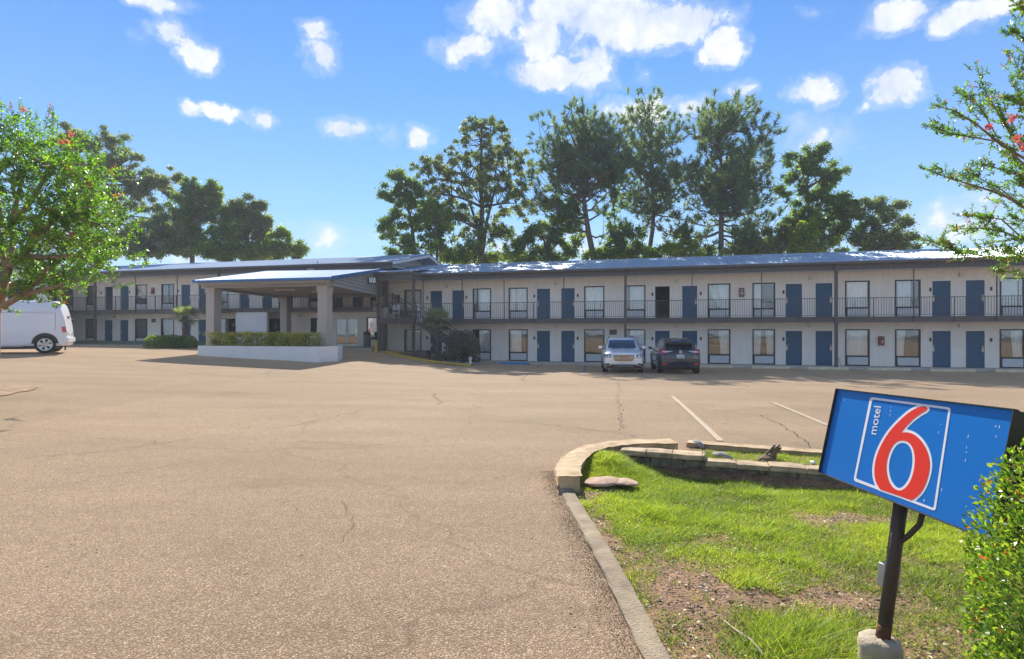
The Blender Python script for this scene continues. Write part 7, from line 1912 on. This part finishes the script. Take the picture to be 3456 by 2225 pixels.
for s in (1, -1):      # +x is the side towards us
    D([(.30, 1.95), (5.0, 1.95), (5.0, 1.985), (.30, 1.985)], 'x', -s, 'vanwhite', 'roof_seam', .018)
    D([(.35, .965), (4.9, .965), (4.9, 1.0), (.35, 1.0)], 'x', -s, 'vanwhite', 'side_moulding', .02)
    D([(1.62, .33), (4.6, .33), (4.6, .42), (1.62, .42)], 'x', -s, 'vanwhite', 'side_step', .05)
    D([(2.55, .45), (2.565, .45), (2.565, 1.94), (2.55, 1.94)], 'x', -s, 'greybin', 'door_seam', .004)
    D([(.42, 1.06), (.435, 1.06), (.435, 1.88), (.42, 1.88)], 'x', -s, 'greybin', 'panel_seam', .003); D([(.435, 1.875), (2.55, 1.875), (2.55, 1.887), (.435, 1.887)], 'x', -s, 'greybin', 'panel_seam', .003)
    D([(3.75, 1.25), (4.55, 1.25), (4.35, 1.8), (3.75, 1.85)], 'x', -s, 'carglass', 'side_window', .006)
    for yy in (.80, 4.45): D([p for p in circ(yy, .45, .50, .50, 22) if p[1] > .33], 'x', -s, 'black', 'wheel_arch', .006); wheel(van, s * .89, yy, .41, .26, s, 6)
    D([p for p in circ(.80, .45, .55, .55, 26) if p[1] > .36], 'x', -s, 'vanwhite', 'arch_flare', .02, .08, holes=[[p for p in circ(.80, .45, .50, .50, 26) if p[1] > .40]])
    D([(.015, .98), (.17, .98), (.19, 1.24), (.05, 1.24)], 'x', -s, 'lampred', 'tail_light', .014, .05)
    MB().box(s * .86, s * .89, .30, .36, .08, .40).build('mud_flap', MT['black'], van)
MB().box(-.95, .95, -.07, .10, .50, .74).build('rear_bumper', MT['vanwhite'], van); bevel(bpy.data.objects[[o.name for o in van.children if o.name.startswith('rear_bumper')][0]], .04, 2)
MB().box(-.3, .3, .02, .09, 1.72, 1.76).build('brake_lamp', MT['lampred'], van)
m = MB(); m.bar((.6, .06, 1.62), (.98, .03, 1.62), .03); m.build('hinge', MT['rim'], van)
MB().box(-.8, .8, .5, 5.4, .2, .34).build('underbody', MT['black'], van)


# ------------------------------------------------------------------ the person by the open door
def skin_mesh(name, verts, edges, radii, mt, levels=2, root=0):
    me = bpy.data.meshes.new(name); me.from_pydata(verts, edges, []); o = bpy.data.objects.new(name, me); COL.objects.link(o)
    md = o.modifiers.new('skin', 'SKIN'); md.use_smooth_shade = True
    for i, v in enumerate(me.skin_vertices[0].data): v.radius = (radii[i], radii[i]) if not hasattr(radii[i], '__len__') else radii[i]; v.use_root = (i == root)
    sb = o.modifiers.new('sub', 'SUBSURF'); sb.levels = levels
    dg = bpy.context.evaluated_depsgraph_get(); r = bpy.data.meshes.new_from_object(o.evaluated_get(dg)); bpy.data.objects.remove(o)
    r.materials.clear()
    for m_ in mt: r.materials.append(m_)
    return r


pw_ = wloc(tS(787, .75), .75, zl + .02)
pe = empty('person', pw_, math.radians(60), 'person in dark clothes standing in the open ground floor doorway, hand raised to the mouth', 'person')
# local: faces -y, right hand at -x
V = []; E_ = []; Rr = []


def joint(p, r, parent=None):
    V.append(p); Rr.append(r)
    if parent is not None: E_.append((parent, len(V) - 1))
    return len(V) - 1


pelv = joint((0, 0, .94), (.155, .11)); belly = joint((0, 0, 1.08), (.145, .105), pelv); chest = joint((0, .01, 1.30), (.165, .115), belly); neck0 = joint((0, .01, 1.47), (.075, .07), chest); neck = joint((0, -.01, 1.55), .052, neck0); head = joint((0, -.03, 1.66), (.078, .098), neck); crn = joint((0, -.015, 1.73), (.068, .085), head)
for s in (-1, 1):
    hp = joint((s * .095, 0, .88), .092, pelv); kn = joint((s * .105, -.02, .48), .062, hp); an = joint((s * .11, .02, .10), .043, kn); he = joint((s * .11, -.03, .05), .045, an); joint((s * .125, -.16, .035), .036, he)
    shd = joint((s * .19, .01, 1.40), .062, chest)
    if s < 0: elb = joint((s * .25, -.10, 1.14), .045, shd); wr = joint((s * .10, -.22, 1.42), .030, elb); pal = joint((s * .06, -.19, 1.51), .032, wr); fdir = Vector((.35, .15, .75)); fs_ = (s * .05, -.185, 1.545)
    else: elb = joint((s * .245, .05, 1.12), .045, shd); wr = joint((s * .25, -.02, .88), .030, elb); pal = joint((s * .25, -.035, .80), .034, wr); fdir = Vector((0, -.1, -1)); fs_ = (s * .25, -.04, .765)
    for k in range(5):
        o_ = (k - 1.5) * .017 if k < 4 else -.035; L = (.065, .078, .074, .058, .05)[k]; b_ = Vector(fs_) + Vector((0, o_, 0)) if s > 0 else Vector(fs_) + Vector((o_ * .6, 0, -o_ * .5)); d_ = fdir.normalized()
        f0 = joint(tuple(b_), .010, pal); f1 = joint(tuple(b_ + d_ * L * .55), .009, f0); joint(tuple(b_ + d_ * L * .9 + Vector((0, -.012, 0))), .0075, f1)
bm_p = skin_mesh('body', V, E_, Rr, [MT['cloth'], MT['skin']], 2, 0)
for p in bm_p.polygons:
    c = p.center
    p.material_index = 1 if (c.z > 1.50 and abs(c.x) < .11 and c.y > -.13) or (c.z > 1.44 and c.y < -.13) or (c.x > .2 and c.z < .86 and c.z > .6) or (c.z > 1.44 and c.y < -.16) else 0
link('body', bm_p, pe)
hm = MB().lathe([(.0, .125), (.05, .118), (.085, .08), (.098, .02), (.096, -.03), (.085, -.07)], (0, .012, 1.70), 16); hm.build('hair', MT['hair'], pe, True)
MB().lathe([(0, -.012), (.014, 0), (0, .02)], (0, -.135, 1.665), 8).build('nose', MT['skin'], pe, True)
for s in (-1, 1):
    MB().lathe([(0, -.008), (.010, 0), (0, .008)], (s * .032, -.118, 1.69), 8).build('eye', MT['black'], pe, True); MB().lathe([(0, -.03), (.016, 0), (0, .03)], (s * .085, -.02, 1.665), 8).build('ear', MT['skin'], pe, True)
MB().box(-.025, .025, -.127, -.118, 1.616, 1.626).build('mouth', MT['rock'], pe)
